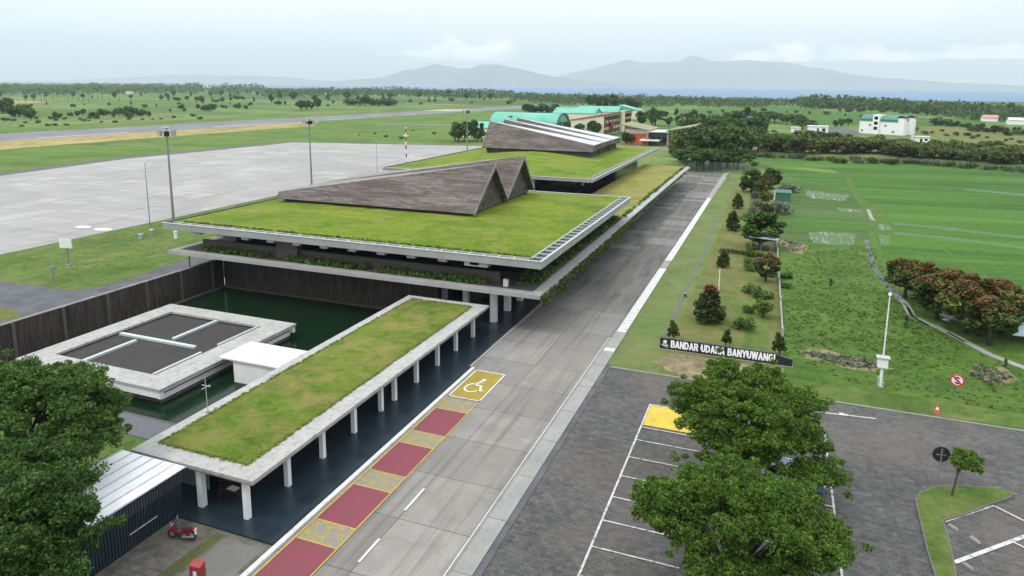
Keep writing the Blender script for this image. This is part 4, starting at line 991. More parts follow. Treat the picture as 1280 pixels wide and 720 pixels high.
# the name wall
M['bright'] = plain('bright_white_letters', (.8,.8,.8), .5, 0, .02)
SGX0, SGX1, SGY = -8.85, 3.9, 66.2
sg = thing('name_sign', 'long low black name wall with white letters beside the car park', 'sign', (-2.5, SGY, 0))
b = MB(); hs = 1.15
prof_ = [(SGX0,.05),(SGX0,hs+.05),(SGX1-2.3,hs+.02),(SGX1,.75),(SGX1,.05)]
n = len(prof_)
i = 0
b.v += [(x,SGY-.16,z) for x,z in prof_] + [(x,SGY+.16,z) for x,z in prof_]
b.f += [tuple(range(n-1,-1,-1)), tuple(range(n,2*n))]; b.m += [0,0]
for k in range(n): j = (k+1)%n; b.f.append((k,j,n+j,n+k)); b.m.append(0)
b.build('panel', M['sign_black'], sg)
MB().box(SGX0-.08, SGX1+.08, SGY-.3, SGY+.3, 0, .05).build('plinth', M['kerb'], sg)
def arc_(cx, cz, rx, rz, a0, a1, n=7): return [(cx+rx*math.cos(R(a0+(a1-a0)*k/n)), cz+rz*math.sin(R(a0+(a1-a0)*k/n))) for k in range(n+1)]
GLYPH = {'A': (.78, [[(.09,0),(.39,1)], [(.69,0),(.39,1)], [(.2,.30),(.58,.30)]]),
 'B': (.70, [[(.1,0),(.1,1)], [(.1,.91)]+arc_(.40,.72,.17,.19,90,-90)+[(.1,.53)], [(.1,.53)]+arc_(.43,.30,.19,.21,75,-90)+[(.1,.09)]]),
 'N': (.74, [[(.1,0),(.1,1)], [(.12,.95),(.62,.05)], [(.64,0),(.64,1)]]), 'D': (.76, [[(.1,0),(.1,1)], [(.1,.91)]+arc_(.32,.5,.33,.41,90,-90,10)+[(.1,.09)]]),
 'R': (.74, [[(.1,0),(.1,1)], [(.1,.91)]+arc_(.42,.70,.19,.21,90,-90)+[(.1,.49)], [(.38,.47),(.66,0)]]), 'U': (.74, [[(.1,1),(.1,.36)]+arc_(.37,.36,.27,.27,180,360,8)+[(.64,1)]]),
 'Y': (.72, [[(.06,1),(.36,.48)], [(.66,1),(.36,.48)], [(.36,.5),(.36,0)]]), 'W': (1.02, [[(.07,1),(.28,0)], [(.28,0),(.51,1)], [(.51,1),(.74,0)], [(.74,0),(.95,1)]]),
 'G': (.78, [arc_(.41,.5,.31,.41,45,315,12), [(.42,.46),(.71,.46)], [(.66,.46),(.66,.14)]]), 'I': (.24, [[(.12,0),(.12,1)]]), ' ': (.34, []),
 'S': (.68, [arc_(.33,.71,.23,.20,20,270,9)+arc_(.35,.29,.23,.22,90,-160,9)])}
def lettering(txt, x, y, z, size, m, name, par, width=None, depth=.04, stroke=.175):
    b = MB(); u = 0; tot = sum(GLYPH[c][0]+.09 for c in txt)-.09; sx = (width/tot) if width else size; lift = 0
    for c in txt:
        w_, strokes = GLYPH[c]
        for s in strokes:
            q = [Vector(((u+a)*sx, c_*size)) for a, c_ in s]; L_ = []; n = len(q); lift += 1
            for k in range(n):
                d0 = (q[k]-q[k-1]).normalized() if k else None; d1 = (q[k+1]-q[k]).normalized() if k < n-1 else None
                d = ((d0 or d1)+(d1 or d0)).normalized(); nn = Vector((-d.y, d.x)); cs = max(.5, nn.dot(Vector((-(d1 or d0).y, (d1 or d0).x)))); L_.append((q[k]+nn*stroke*size/2/cs, q[k]-nn*stroke*size/2/cs))
            f = y-depth-.0015*(lift % 4)
            for (l0, r0), (l1, r1) in zip(L_, L_[1:]):
                b.hexa([(x+v.x, f, z+v.y) for v in (r0, r1, l1, l0)], [(x+v.x, y, z+v.y) for v in (r0, r1, l1, l0)])
        u += w_+.09
    o = b.build(name, m, None); o.parent = par; o.matrix_parent_inverse = Matrix.Translation(par.location).inverted(); return o
lettering('BANDAR UDARA BANYUWANGI', SGX0+1.12, SGY-.161, .28, .78, M['bright'], 'letters', sg, 10.05)
lg = MB(); lx, lz, ly = SGX0+.52, .62, SGY-.2     # crest: a round flower over open leaves
def disc(b, x, z, r, r2=None, n=14):
    b.poly([(x+r*math.cos(a*6.2832/n), ly, z+(r2 or r)*math.sin(a*6.2832/n)) for a in range(n)])
disc(lg, lx, lz+.2, .2)
for a in (-1.15,-.55,.0,.55,1.15):
    c, s = math.sin(a), -math.cos(a); 
    lg.poly([(lx+c*.1-s*.05, ly-.004, lz-.02+s*.1+c*.05), (lx+c*.46, ly-.004, lz+.02+s*.42), (lx+c*.1+s*.09, ly-.004, lz-.02+s*.1-c*.09)])
lg.poly([(lx+.12,ly-.006,lz-.22),(lx+.34,ly-.006,lz-.3),(lx+.3,ly-.006,lz-.38),(lx+.1,ly-.006,lz-.3)])
le = lg.build('crest', M['white_metal'], sg); q = le.modifiers.new('Solid', 'SOLIDIFY'); q.thickness = .03

# lamp post on the east verge
t = thing('lamp_post', 'slender white lamp post with a control box, on the grass verge beyond the car park', 'lamp post', (*(11.32, 64.19), 0))
hL = 8.7
part_local(MB().tube([(0,0,0),(.0,0,1.9)], [.15,.14], 10), 'lower_pole', M['white_metal'], t); part_local(MB().tube([(0,0,1.9),(.0,0,hL)], [.075,.055], 8), 'pole', M['white_metal'], t)
part_local(MB().box(-.42,.42,-.3,.3,1.95,2.85), 'control_box', M['white_wall'], t, bevel=.02); part_local(MB().box(-.55,.55,-.4,.4,2.853,2.93), 'box_lid', M['light_metal'], t)
part_local(MB().box(-.3,-.15,-.12,.12,.2,.95).box(.15,.3,-.12,.12,.0,.5), 'bracket', M['fascia'], t); part_local(MB().cyl(0,0,hL,hL+.22,.16,10,.1), 'lamp_head', M['white_wall'], t)
part_local(MB().box(-.25,.25,-.25,.25,0,.15), 'base', M['kerb'], t)
# no stopping sign
def round_sign(name, label, loc, h, r, face, rz):
    t = thing(name, label, 'sign', (*loc, 0), rz)
    part_local(MB().cyl(0,.03,0,h-.05,.035,8), 'post', M['galv'], t)
    def ring(b, r0, r1, y, n=28):
        for k in range(n):
            a, c = k*6.2832/n, (k+1)*6.2832/n
            b.poly([(r0*math.cos(a),y,h-r+r0*math.sin(a)),(r1*math.cos(a),y,h-r+r1*math.sin(a)),(r1*math.cos(c),y,h-r+r1*math.sin(c)),(r0*math.cos(c),y,h-r+r0*math.sin(c))])
    p = MB(); p.poly([(r*math.cos(k*.2244), -.012, h-r+r*math.sin(k*.2244)) for k in range(28)]); p.poly([(r*math.cos(-k*.2244), .0, h-r+r*math.sin(-k*.2244)) for k in range(28)]); ring(p, r, r, -.006)
    for k in range(28):
        a, c = k*6.2832/28, (k+1)*6.2832/28; p.poly([(r*math.cos(a),-.012,h-r+r*math.sin(a)),(r*math.cos(a),0,h-r+r*math.sin(a)),(r*math.cos(c),0,h-r+r*math.sin(c)),(r*math.cos(c),-.012,h-r+r*math.sin(c))])
    if face:
        d = part_local(p, 'disc', M['white_metal'], t)
        q = MB(); ring(q, r*.78, r, -.017); o = part_local(q, 'red_ring', plain('sign_red', (.55,.03,.04), .4), t)
        l = lettering('S', -r*.36, 0, 0, r*1.15, M['black_metal'], 'letter', t, r*.75, .004, .22)
        l.matrix_parent_inverse = Matrix(); l.location = (0, -.018, h-r-r*.575)
        q = MB(); c_ = .707*r*.85; w_ = r*.1
        q.poly([(-c_-w_,-.028,h-r+c_-w_),(c_-w_,-.028,h-r-c_-w_),(c_+w_,-.028,h-r-c_+w_),(-c_+w_,-.028,h-r+c_+w_)]); part_local(q, 'slash', o.data.materials[0], t)
    else:
        part_local(p, 'disc', M['black_metal'], t); part_local(MB().box(-.3,.3,-.035,-.015,h-r-.06,h-r+.0).box(-.045,.045,-.07,-.036,h-2*r-.3,h-.15), 'bracket', M['galv'], t)
    return t
round_sign('road_sign', 'round red and white no stopping sign with a crossed S at the verge', (16.32, 60.54), 3.55, .52, True, R(-12))
round_sign('road_sign', 'back of a round black sign on a thin post by the planted island', (12.83, 47.51), 3.1, .55, False, R(8))
t = thing('traffic_cone', 'orange and white traffic cone near the no stopping sign', 'cone', (*(15.09, 60.19), 0))
part_local(MB().box(-.22,.22,-.22,.22,0,.05), 'base', M['red'], t); part_local(MB().tube([(0,0,.05),(0,0,.38)], [.19,.13], 14), 'lower_cone', plain('cone_red', (.65,.08,.04), .5), t)
part_local(MB().tube([(0,0,.38),(0,0,.6)], [.13,.085], 14), 'white_band', M['white_metal'], t); part_local(MB().tube([(0,0,.6),(0,0,.92)], [.085,.03], 14), 'tip', plain('cone_red', (.65,.08,.04), .5), t)
# garden posts
t = thing('garden_post', 'white pole standing on the garden lawn beside a small round tree', 'pole', (*(-4.92, 89.97), 0))
part_local(MB().cyl(0,0,0,2.9,.07,8), 'pole', M['white_metal'], t); part_local(MB().box(-.16,.16,-.16,.16,0,.08), 'base', M['kerb'], t)
t = thing('ground_tap', 'small dark standpipe on the edge of the garden drain', 'tap', (*(-8.70, 85.33), 0))
part_local(MB().box(-.14,.14,-.1,.1,0,.45), 'post', M['brown_wall'], t); part_local(MB().box(-.2,.2,-.3,.05,.45,.55), 'spout', M['galv'], t)
t = thing('garden_wall', 'low grey boundary wall between the dry garden and the green meadow', 'wall', (2.9, 75, 0))
b = MB()
for a, c in zip([(3.03, 74.84), (2.62, 96.40), (1.91, 133.48), (1.20, 159.08)], [(2.62, 96.40), (1.91, 133.48), (1.20, 159.08), (0.09, 202.93)]): b.hexa([(a[0]-.09,a[1],0),(a[0]+.09,a[1],0),(c[0]+.09,c[1],0),(c[0]-.09,c[1],0)], [(a[0]-.09,a[1],.55),(a[0]+.09,a[1],.55),(c[0]+.09,c[1],.55),(c[0]-.09,c[1],.55)])
b.build('wall', M['kerb'], t)
for p in ((3.03, 74.84), (2.80, 86.88), (2.55, 100.78), (2.30, 114.69), (1.73, 146.19), (1.05, 173.28)): MB().box(p[0]-.14,p[0]+.14,p[1]-.14,p[1]+.14,0,.95).build('post', M['slab_concrete'], t)
# log bench, shelter, green hut behind the garden
t = thing('planting_ridge', 'low brown dry hedge lying across the garden lawn', 'hedge', (-3.9, 112.5, 0))
P = np.concatenate([blob_points(60, (-6.2+.5*k+.0, 112.6-.06*k, .3), (.5,.35,.4), np.random.default_rng(k), .2) for k in range(13)])
o = bpy.data.objects.new('foliage', quads_mesh('foliage', leaf_quads(P, .3, np.random.default_rng(5)), [M['leaf_olive']])); COL.objects.link(o); o.parent = t; o.matrix_parent_inverse = Matrix.Translation(t.location).inverted()
MB().box(-6.4, .2, 111.9, 112.2, 0, .22).build('edging', M['brown_wall'], t)
a, c = (-1.94, 115.88), (2.30, 115.87)
t = thing('garden_shelter', 'small open shelter with a flat grey sheet roof behind the garden tree', 'shelter', (a[0]+2, a[1], 0))
ro = MB().hexa([(a[0]-.3,a[1]-.4,2.3),(c[0],c[1]-1.0,2.2),(c[0]+.2,c[1]+2.6,2.45),(a[0]-.3,a[1]+2.6,2.55)], [(a[0]-.3,a[1]-.4,2.38),(c[0],c[1]-1.0,2.28),(c[0]+.2,c[1]+2.6,2.53),(a[0]-.3,a[1]+2.6,2.63)]).build('roof', plain('grey_sheet_roof', (.33,.34,.39), .5), t)
for dx in (.1, 1.6, 3.1):
    for dy in (0, 2.2): MB().cyl(a[0]+dx, a[1]+dy, 0, 2.4, .06, 6).build('post', M['galv'], t)
MB().box(a[0]+.2, a[0]+3.3, a[1]+.6, a[1]+2.0, .4, .5).build('bench', M['brown_wall'], t)
a = (1.42, 172.17)
t = thing('green_hut', 'small dark green tarpaulin hut at the paddy edge', 'hut', (a[0]+1.6, a[1], 0))
grn = plain('green_tarpaulin', (.03,.12,.075), .6)
MB().box(a[0], a[0]+3.4, a[1], a[1]+2.5, 0, 2.0).build('wall', grn, t); MB().hexa([(a[0]-.15,a[1]-.2,2.0),(a[0]+3.6,a[1]-.2,2.0),(a[0]+3.6,a[1]+2.7,2.2),(a[0]-.15,a[1]+2.7,2.2)], [(a[0]-.1,a[1]-.15,2.1),(a[0]+3.5,a[1]-.15,2.1),(a[0]+3.5,a[1]+2.6,2.5),(a[0]-.1,a[1]+2.6,2.5)]).build('roof', grn, t)
MB().box(a[0]-.3, a[0]-.15, a[1]-.2, a[1], 0, 2.6).build('white_post', M['white_metal'], t)
# mesh fence at the end of the road
t = thing('end_fence', 'dark mesh fence on thin posts closing the far end of the road', 'fence', (-19, 224, 0))
fp = [-27.5+2.6*k for k in range(9)]
for x in fp: MB().cyl(x, 224, 0, 3.4, .07, 6).build('post', M['galv'], t)
b = MB()
for k in range(12): b.box(-27.5, -6.7, 223.985, 224.015, .3+.26*k, .33+.26*k)
for k in range(80): b.box(-27.5+.26*k, -27.48+.26*k, 223.99, 224.01, .2, 3.3)
b.build('mesh_panel', M['galv'], t)
# red post box
a = (-26.10, 21.71)
t = thing('fire_hydrant_box', 'red hydrant cabinet standing on the old paving at the picture bottom', 'cabinet', (*a, 0), R(8))
zt = 1.69
part_local(MB().hexa([(-.34,-.22,0),(.34,-.22,0),(.34,.22,0),(-.34,.22,0)], [(-.34,-.22,zt-.12),(.34,-.22,zt-.12),(.34,.22,zt+.02),(-.34,.22,zt+.02)]), 'cabinet', M['red'], t, bevel=.02)
part_local(MB().box(.343,.36,-.15,.15,.3,zt-.25), 'door', plain('dull_red', (.18,.03,.03), .6), t); part_local(MB().box(-.1,.1,-.24,-.222,zt-.75,zt-.4), 'label_plate', M['white_metal'], t)
# table with papers under the walkway
a = (-30.3, 28.9)
t = thing('wooden_table', 'dark wooden table under the near end of the walkway roof', 'table', (*a, .1))
part_local(MB().box(-.9,.9,-.45,.45,.68,.74), 'table_top', plain('dark_red_wood', (.06,.025,.02), .4), t)
for x in (-.8,.8):
    for y in (-.38,.38): part_local(MB().box(x-.04,x+.04,y-.04,y+.04,0,.677), 'leg', plain('leg_wood', (.05,.02,.018), .5), t)
tag(MB().hexa([(a[0]-.35,a[1]-.3,.85),(a[0]+.35,a[1]-.33,.85),(a[0]+.4,a[1]+.1,.85),(a[0]-.3,a[1]+.15,.85)], [(a[0]-.35,a[1]-.3,.87),(a[0]+.35,a[1]-.33,.87),(a[0]+.4,a[1]+.1,.875),(a[0]-.3,a[1]+.15,.875)]).build('paper_sheet', M['white_metal']), 'white sheets of paper lying on the dark wooden table', 'paper')
t = thing('wooden_bench', 'dark wooden bench beside the table under the walkway roof', 'bench', (a[0]-1.2, a[1]+1.2, .1), R(30))
part_local(MB().box(-.9,.9,-.2,.2,.4,.46), 'seat', plain('bench_wood', (.05,.035,.03), .5), t); part_local(MB().box(-.9,.9,.2,.25,.5,.9), 'backrest', plain('bench_wood', (.05,.035,.03), .5), t)
for x in (-.8,.8): part_local(MB().box(x-.05,x+.05,-.18,.18,0,.397), 'leg', M['black_metal'], t)

# motorbike
def motorbike(loc, rz):
    t = thing('motorbike', 'red and black scooter parked on the paving beside the navy shed', 'motorbike', (*loc, .01), rz)
    red = plain('scooter_red', (.20,.010,.022), .3, 0, .1); blk = M['black_metal']
    for x in (-.64, .62):
        b = MB(); pts = [(x+.24*math.cos(a*.3142), 0, .29+.24*math.sin(a*.3142)) for a in range(21)]; b.tube(pts, .055, 8, False)
        wh = part_local(b, 'wheel', M['tyre'], t)
        c = MB()
        for k in range(5): a = k*1.2566; c.tube([(x,0,.29),(x+.2*math.cos(a),0,.29+.2*math.sin(a))], .018, 5)
        c.tube([(x,-.06,.29),(x,.06,.29)], .05, 8); part_local(c, 'rim', M['chrome'], wh)
    part_local(MB().tube([(-.64,-.08,.29),(-.5,-.07,.72),(-.42,0,.95)], .03, 6).tube([(-.64,.08,.29),(-.5,.07,.72),(-.42,0,.95)], .03, 6), 'fork', M['galv'], t)
    part_local(MB().hexa([(-.62,-.09,.45),(-.36,-.17,.38),(-.36,.17,.38),(-.62,.09,.45)], [(-.56,-.12,.92),(-.42,-.15,.95),(-.42,.15,.95),(-.56,.12,.92)]), 'front_fairing', red, t, bevel=.03)
    part_local(MB().hexa([(-.42,-.14,.22),(.12,-.14,.2),(.12,.14,.2),(-.42,.14,.22)], [(-.42,-.12,.34),(.12,-.1,.4),(.12,.1,.4),(-.42,.12,.34)]), 'floorboard', blk, t, bevel=.02)
    part_local(MB().hexa([(.02,-.13,.36),(.78,-.11,.56),(.78,.11,.56),(.02,.13,.36)], [(.05,-.15,.68),(.92,-.07,.82),(.92,.07,.82),(.05,.15,.68)]), 'tail_fairing', red, t, bevel=.04)
    part_local(MB().hexa([(.0,-.13,.69),(.72,-.12,.79),(.72,.12,.79),(.0,.13,.69)], [(.05,-.1,.77),(.7,-.09,.86),(.7,.09,.86),(.05,.1,.77)]), 'seat', blk, t, bevel=.03)
    part_local(MB().box(.86,.95,-.08,.08,.66,.8), 'tail_light', plain('tail_lamp', (.75,.55,.55), .3), t); part_local(MB().box(.9,.93,-.1,.1,.45,.62), 'number_plate', M['white_metal'], t)
    part_local(MB().tube([(-.34,-.36,1.02),(-.42,-.12,1.0),(-.42,.12,1.0),(-.34,.36,1.02)], .02, 6), 'handlebar', blk, t)
    for s in (-1, 1): part_local(MB().tube([(-.38,s*.25,1.0),(-.44,s*.33,1.2)], .01, 5).box(-.46,-.43,s*.33-.08,s*.33+.08,1.16,1.27), 'mirror', M['chrome'], t)
    part_local(MB().box(-.6,-.53,-.1,.1,.78,.9), 'headlight', plain('lamp_glass', (.7,.7,.7), .2), t); part_local(MB().hexa([(-.86,-.07,.5),(-.42,-.07,.5),(-.42,.07,.5),(-.86,.07,.5)], [(-.8,-.05,.58),(-.45,-.05,.6),(-.45,.05,.6),(-.8,.05,.58)]), 'mudguard', red, t)
    part_local(MB().box(.05,.4,-.12,.12,.2,.4).tube([(.1,-.16,.25),(.9,-.17,.36)], .05, 8), 'engine', M['galv'], t)
    return t
motorbike((-30.29, 24.59), R(12))

# car under the trees
def car(loc, rz, label, body):
    t = thing('parked_car', label, 'car', (*loc, .06), rz); L = 2.05
    def sec(pts, y0, y1, top=0):
        b = MB(); n = len(pts); b.v += [(x, y0+(top if z > .95 else 0), z) for x, z in pts] + [(x, y1-(top if z > .95 else 0), z) for x, z in pts]
        b.f += [tuple(range(n)), tuple(range(2*n-1,n-1,-1))]; b.m += [0,0]
        for k in range(n): j = (k+1)%n; b.f.append((j,k,n+k,n+j)); b.m.append(0)
        return b
    lo = [(-L,.3),(-L,.75),(-L+.1,.9),(-1.2,.98),(1.0,.95),(1.75,.84),(L,.7),(L,.3)]
    bd = part_local(sec(lo, -.85, .85), 'body', body, t, bevel=.06)
    cab = [(-1.75,.96),(-1.45,1.42),(-1.2,1.5),(.2,1.48),(.45,1.4),(1.1,.94)]
    part_local(sec(cab, -.78, .78, .14), 'cabin', M['dark_glass'], t, bevel=.03)
    part_local(MB().hexa([(-1.4,-.62,1.44),(.3,-.62,1.44),(.3,.62,1.44),(-1.4,.62,1.44)], [(-1.2,-.58,1.53),(.15,-.58,1.52),(.15,.58,1.52),(-1.2,.58,1.53)]), 'roof', body, t, bevel=.02)
    part_local(MB().poly([(.42,-.6,1.43),(1.1,-.7,.98),(1.1,.7,.98),(.42,.6,1.43)]), 'windscreen', plain('windscreen', (.25,.32,.40), .06), t)  # pale blue sky reflection is put into the windscreen's base colour
    for x in (-1.3, 1.3):
        for s in (-1, 1):
            wq = part_local(MB().tube([(x,s*.72,.31),(x,s*.9,.31)], .31, 18), 'wheel', M['tyre'], t); part_local(MB().tube([(x,s*.895,.31),(x,s*.91,.31)], .2, 12), 'rim', M['light_metal'], wq)
    for s in (-1, 1):
        part_local(MB().box(1.9,2.04,s*.62-.16,s*.62+.16,.62,.76), 'headlight', M['white_metal'], t, bevel=.02); part_local(MB().box(-2.07,-1.98,s*.66-.14,s*.66+.14,.68,.86), 'tail_light', M['red'], t)
        part_local(MB().box(.75,.93,s*.97-.1,s*.97+.1,.95,1.08), 'mirror', body, t)
    part_local(MB().box(2.0,2.08,-.8,.8,.3,.48), 'bumper', M['black_metal'], t); part_local(MB().box(2.083,2.1,-.25,.25,.36,.47), 'number_plate', M['white_metal'], t)
    return t
car((3.6, 44.2), R(0), 'blue car half hidden under the middle parking tree', plain('blue_car_paint', (.10,.17,.28), .25, .2, .05))
# wheel stops by the island
for p, q, lb in (((12.65, 43.16), (13.08, 42.74), 'dark concrete wheel stop nearest the corner of the planted island'), ((13.62, 42.30), (14.03, 41.75), 'middle concrete wheel stop of the corner bay'), ((12.65, 39.39), (13.05, 38.91), 'concrete wheel stop below the thick white bay line')):
    d = Vector((q[0]-p[0], q[1]-p[1])); L = d.length; t = thing('wheel_stop', lb, 'wheel stop', (*p, .05), math.atan2(d.y, d.x), 'wheel stops in the corner bays')
    part_local(MB().hexa([(0,-.09,0),(L,-.09,0),(L,.09,0),(0,.09,0)], [(.05,-.06,.12),(L-.05,-.06,.12),(L-.05,.06,.12),(.05,.06,.12)]), 'block', M['kerb'], t); part_local(MB().box(L*.2,L*.25,-.03,.03,.121,.14).box(L*.75,L*.8,-.03,.03,.121,.14), 'bolt', M['galv'], t)
# the white model aircraft below the rust coloured trees
a = (21.20, 87.11)
t = thing('model_aircraft', 'small white winged aircraft model standing on bare soil under the rust coloured trees', 'model', (*a, .3), R(-35))
part_local(MB().tube([(-1.3,0,.35),(-.6,0,.36),(.6,0,.36),(1.2,0,.3)], [.08,.2,.22,.05], 10), 'fuselage', M['white_metal'], t)
part_local(MB().hexa([(-1.3,-.04,.4),(-.6,-.04,.5),(-.6,.04,.5),(-1.3,.04,.4)], [(-1.35,-.02,1.45),(-1.1,-.02,1.45),(-1.1,.02,1.45),(-1.35,.02,1.45)]), 'tail_fin', M['white_metal'], t)
part_local(MB().box(-.2,.35,-1.5,1.5,.28,.33), 'wing', M['white_metal'], t); part_local(MB().box(-.1,.1,-.1,.1,-.3,.2), 'stand', M['galv'], t)
a = (27.11, 82.69)
t = thing('blue_tarpaulin', 'pale blue tarpaulin lean to at the right edge beside the orange tree', 'tarpaulin', (*a, 0))
part_local(MB().hexa([(-1.2,-.8,.9),(1.4,-.8,.9),(1.4,1,1.9),(-1.2,1,1.9)], [(-1.2,-.8,.95),(1.4,-.8,.95),(1.4,1,1.95),(-1.2,1,1.95)]), 'sheet', plain('pale_blue_sheet', (.35,.48,.55), .6), t)
for x in (-1.1,1.3): part_local(MB().cyl(x,.9,0,1.9,.05,6), 'post', M['bark_pale'], t)
# ------------------------------------------------------------------ distant buildings
cream = plain('cream_wall', (.62,.58,.42), .8, 0, .06, .3); maroon = plain('maroon_trim', (.22,.04,.045), .7); teal = plain('teal_sheet_roof', (.10,.36,.28), .6, 0, .12, .2)
def vault(name, par, x0, x1, yc, rad, z0, rise, m, n=14):
    b = MB()
    for k in range(n):
        a, c = math.pi*k/n, math.pi*(k+1)/n
        p = lambda x, t_: (x, yc - rad*math.cos(t_), z0 + rise*math.sin(t_))
        b.poly([p(x0,a), p(x1,a), p(x1,c), p(x0,c)])
    b.poly([(x1-.6, yc-rad*math.cos(math.pi*k/n), z0+rise*math.sin(math.pi*k/n)) for k in range(n+1)])
    b.poly([(x0, yc-rad*math.cos(math.pi*k/n), z0+rise*math.sin(math.pi*k/n)) for k in range(n+1)])
    o = b.build(name, m, par)
    q = o.modifiers.new('Solid', 'SOLIDIFY'); q.thickness = .25; return o
c0 = (-129.42, 424.12)
t = thing('vaulted_hangar', 'teal hangar with a round vaulted roof and dark arched end behind the rear gables', 'hangar', (c0[0]-25, c0[1], 0))
vault('vaulted_roof', t, c0[0]-45, c0[0]+1, c0[1], 12.5, 2.5, 6.8, teal)
MB().box(c0[0]-44, c0[0]-.5, c0[1]-12, c0[1]+12, 0, 2.49).build('wall', cream, t)
b = MB()
for k in range(14):
    a, e = math.pi*k/14, math.pi*(k+1)/14; q = lambda x, t_, r_: (x, c0[1]-12.5*r_*math.cos(t_), 2.5+6.8*r_*math.sin(t_))
    b.hexa([q(c0[0]+1,a,.94), q(c0[0]+1.4,a,.94), q(c0[0]+1.4,e,.94), q(c0[0]+1,e,.94)], [q(c0[0]+1,a,1.06), q(c0[0]+1.4,a,1.06), q(c0[0]+1.4,e,1.06), q(c0[0]+1,e,1.06)])
b.build('arch_rib', plain('slate_rib', (.07,.08,.10), .6), t)
def gable_shed(name, label, cat, x0, x1, y0, y1, h, rise, wm, rm, along='x', group=None):
    t = thing(name, label, cat, ((x0+x1)/2, (y0+y1)/2, 0), 0, group)
    MB().box(x0, x1, y0, y1, 0, h).build('wall', wm, t); b = MB(); e = .5
    if along == 'x':
        m = (y0+y1)/2; b.poly([(x0-e,y0-e,h),(x1+e,y0-e,h),(x1+e,m,h+rise),(x0-e,m,h+rise)]).poly([(x0-e,m,h+rise),(x1+e,m,h+rise),(x1+e,y1+e,h),(x0-e,y1+e,h)]).poly([(x1,y0,h),(x1,y1,h),(x1,m,h+rise)]).poly([(x0,y0,h),(x0,m,h+rise),(x0,y1,h)])
    else:
        m = (x0+x1)/2; b.poly([(x0-e,y0-e,h),(m,y0-e,h+rise),(m,y1+e,h+rise),(x0-e,y1+e,h)]).poly([(m,y0-e,h+rise),(x1+e,y0-e,h),(x1+e,y1+e,h),(m,y1+e,h+rise)]).poly([(x0,y0,h),(x1,y0,h),(m,y0,h+rise)]).poly([(x0,y1,h),(m,y1,h+rise),(x1,y1,h)])
    o = b.build('roof', rm, t); q = o.modifiers.new('Solid', 'SOLIDIFY'); q.thickness = .15
    return t
def openings(par, name, rects, m, frame=None):
    """rects: (x0,x1,y0,y1,z0,z1) thin boxes, each its own part"""
    for r_ in rects:
        MB().box(*r_).build(name, m, par)
a = (-142.29, 507.37)
for k, lab in enumerate(('teal roofed shed directly right of the round vaulted hangar', 'second teal roofed shed, between the hangar shed and the largest teal roof', 'largest and highest teal roofed shed behind the cream school')):
    x0 = a[0]-12+k*13; y0 = a[1]+20+k*22
    gable_shed('teal_shed', lab, 'shed', x0-14, x0+20, y0, y0+22, 5.5+.8*k, 4.2, cream, teal, 'y' if k == 2 else 'x', 'teal roofed sheds behind the terminal')
a = (-134.13, 305.66)
gable_shed('teal_shed', 'teal roofed shed behind dark trees left of the rear gables', 'shed', a[0]-20, a[0]+14, a[1]+20, a[1]+34, 5, 3, cream, teal, 'x', 'teal roofed sheds behind the terminal')
# cream school
a = (-88.00, 366.18); q0 = (-106.39, 370.39)
L = a[0]-q0[0]; D = 78; hh = 11.2
t = thing('school_building', 'long cream three storey building with maroon trim and window bays behind the rear gables', 'building', (a[0]-L/2, a[1]+D/2, 0))
wo_ = MB().hexa([(a[0]-L,a[1],0),(a[0],a[1],0),(a[0],a[1]+D,0),(a[0]-L,a[1]+D,0)], [(a[0]-L,a[1],hh-3.2),(a[0],a[1],hh),(a[0],a[1]+D,hh),(a[0]-L,a[1]+D,hh-3.2)]).build('wall', cream, t)
MB().hexa([(a[0]-L-.4,a[1]-.5,hh-3.2),(a[0]+.6,a[1]-.5,hh+.02),(a[0]+.6,a[1]+D,hh+.02),(a[0]-L-.4,a[1]+D,hh-3.2)], [(a[0]-L-.4,a[1]-.5,hh-2.75),(a[0]+.6,a[1]-.5,hh+.5),(a[0]+.6,a[1]+D,hh+.5),(a[0]-L-.4,a[1]+D,hh-2.75)]).build('roof', maroon, t)
y = a[1]+1.0; k = 0
while y < a[1]+D-4:
    if not 40 < y-a[1] < 50:
        MB().box(a[0]+.01, a[0]+.3, y, y+.55, 0, hh).build('bay_pillar', maroon, t)
        for z0 in (.8, 4.4, 8.0): MB().box(a[0]+.01, a[0]+.15, y+1.3, y+4.0, z0, z0+2.2).build('window', M['dark_glass'], t)
        if k % 2 == 0: MB().box(a[0]+.16, a[0]+.3, y+1.1, y+4.3, 6.9, 7.7).build('parapet', plain('green_band', (.06,.22,.11), .6), t)
    y += 4.6; k += 1
MB().box(a[0]+.01, a[0]+1.3, a[1]+41, a[1]+49, 0, hh+1.2).build('stair_tower', cream, t)
MB().box(a[0]+.8, a[0]+1.1, a[1]+14, a[1]+21, 3, 7).build('banner', maroon, t)
# orange building with butterfly roofs
a = (-66.19, 319.28); e = (-55.16, 310.39); f = (-45.88, 301.66); g2 = (-37.25, 293.54)
t = thing('orange_building', 'orange walled building with olive roofs tilting up at both ends behind the walkway trees', 'building', ((a[0]+g2[0])/2, a[1]+8, 0))
y0 = a[1]; hz1 = 7.5
MB().box(a[0], e[0], y0, y0+22, 0, hz1-2.4).build('orange_wall', M['orange'], t); MB().box(f[0], g2[0], y0, y0+22, 0, hz1-2.4).build('orange_wall', M['orange'], t)
MB().box(a[0]+.3, e[0], y0+.3, y0+21.7, hz1-2.39, hz1-.4).build('white_clerestory', M['white_wall'], t); MB().box(f[0], g2[0]-.3, y0+.3, y0+21.7, hz1-2.39, hz1-.4).build('white_clerestory', M['white_wall'], t)
MB().box(e[0]+.01, f[0]-.01, y0+2, y0+20, 0, hz1-1.6).build('porch_wall', plain('porch_grey', (.16,.16,.17), .7), t)
olive = plain('olive_roof', (.22,.20,.11), .8)
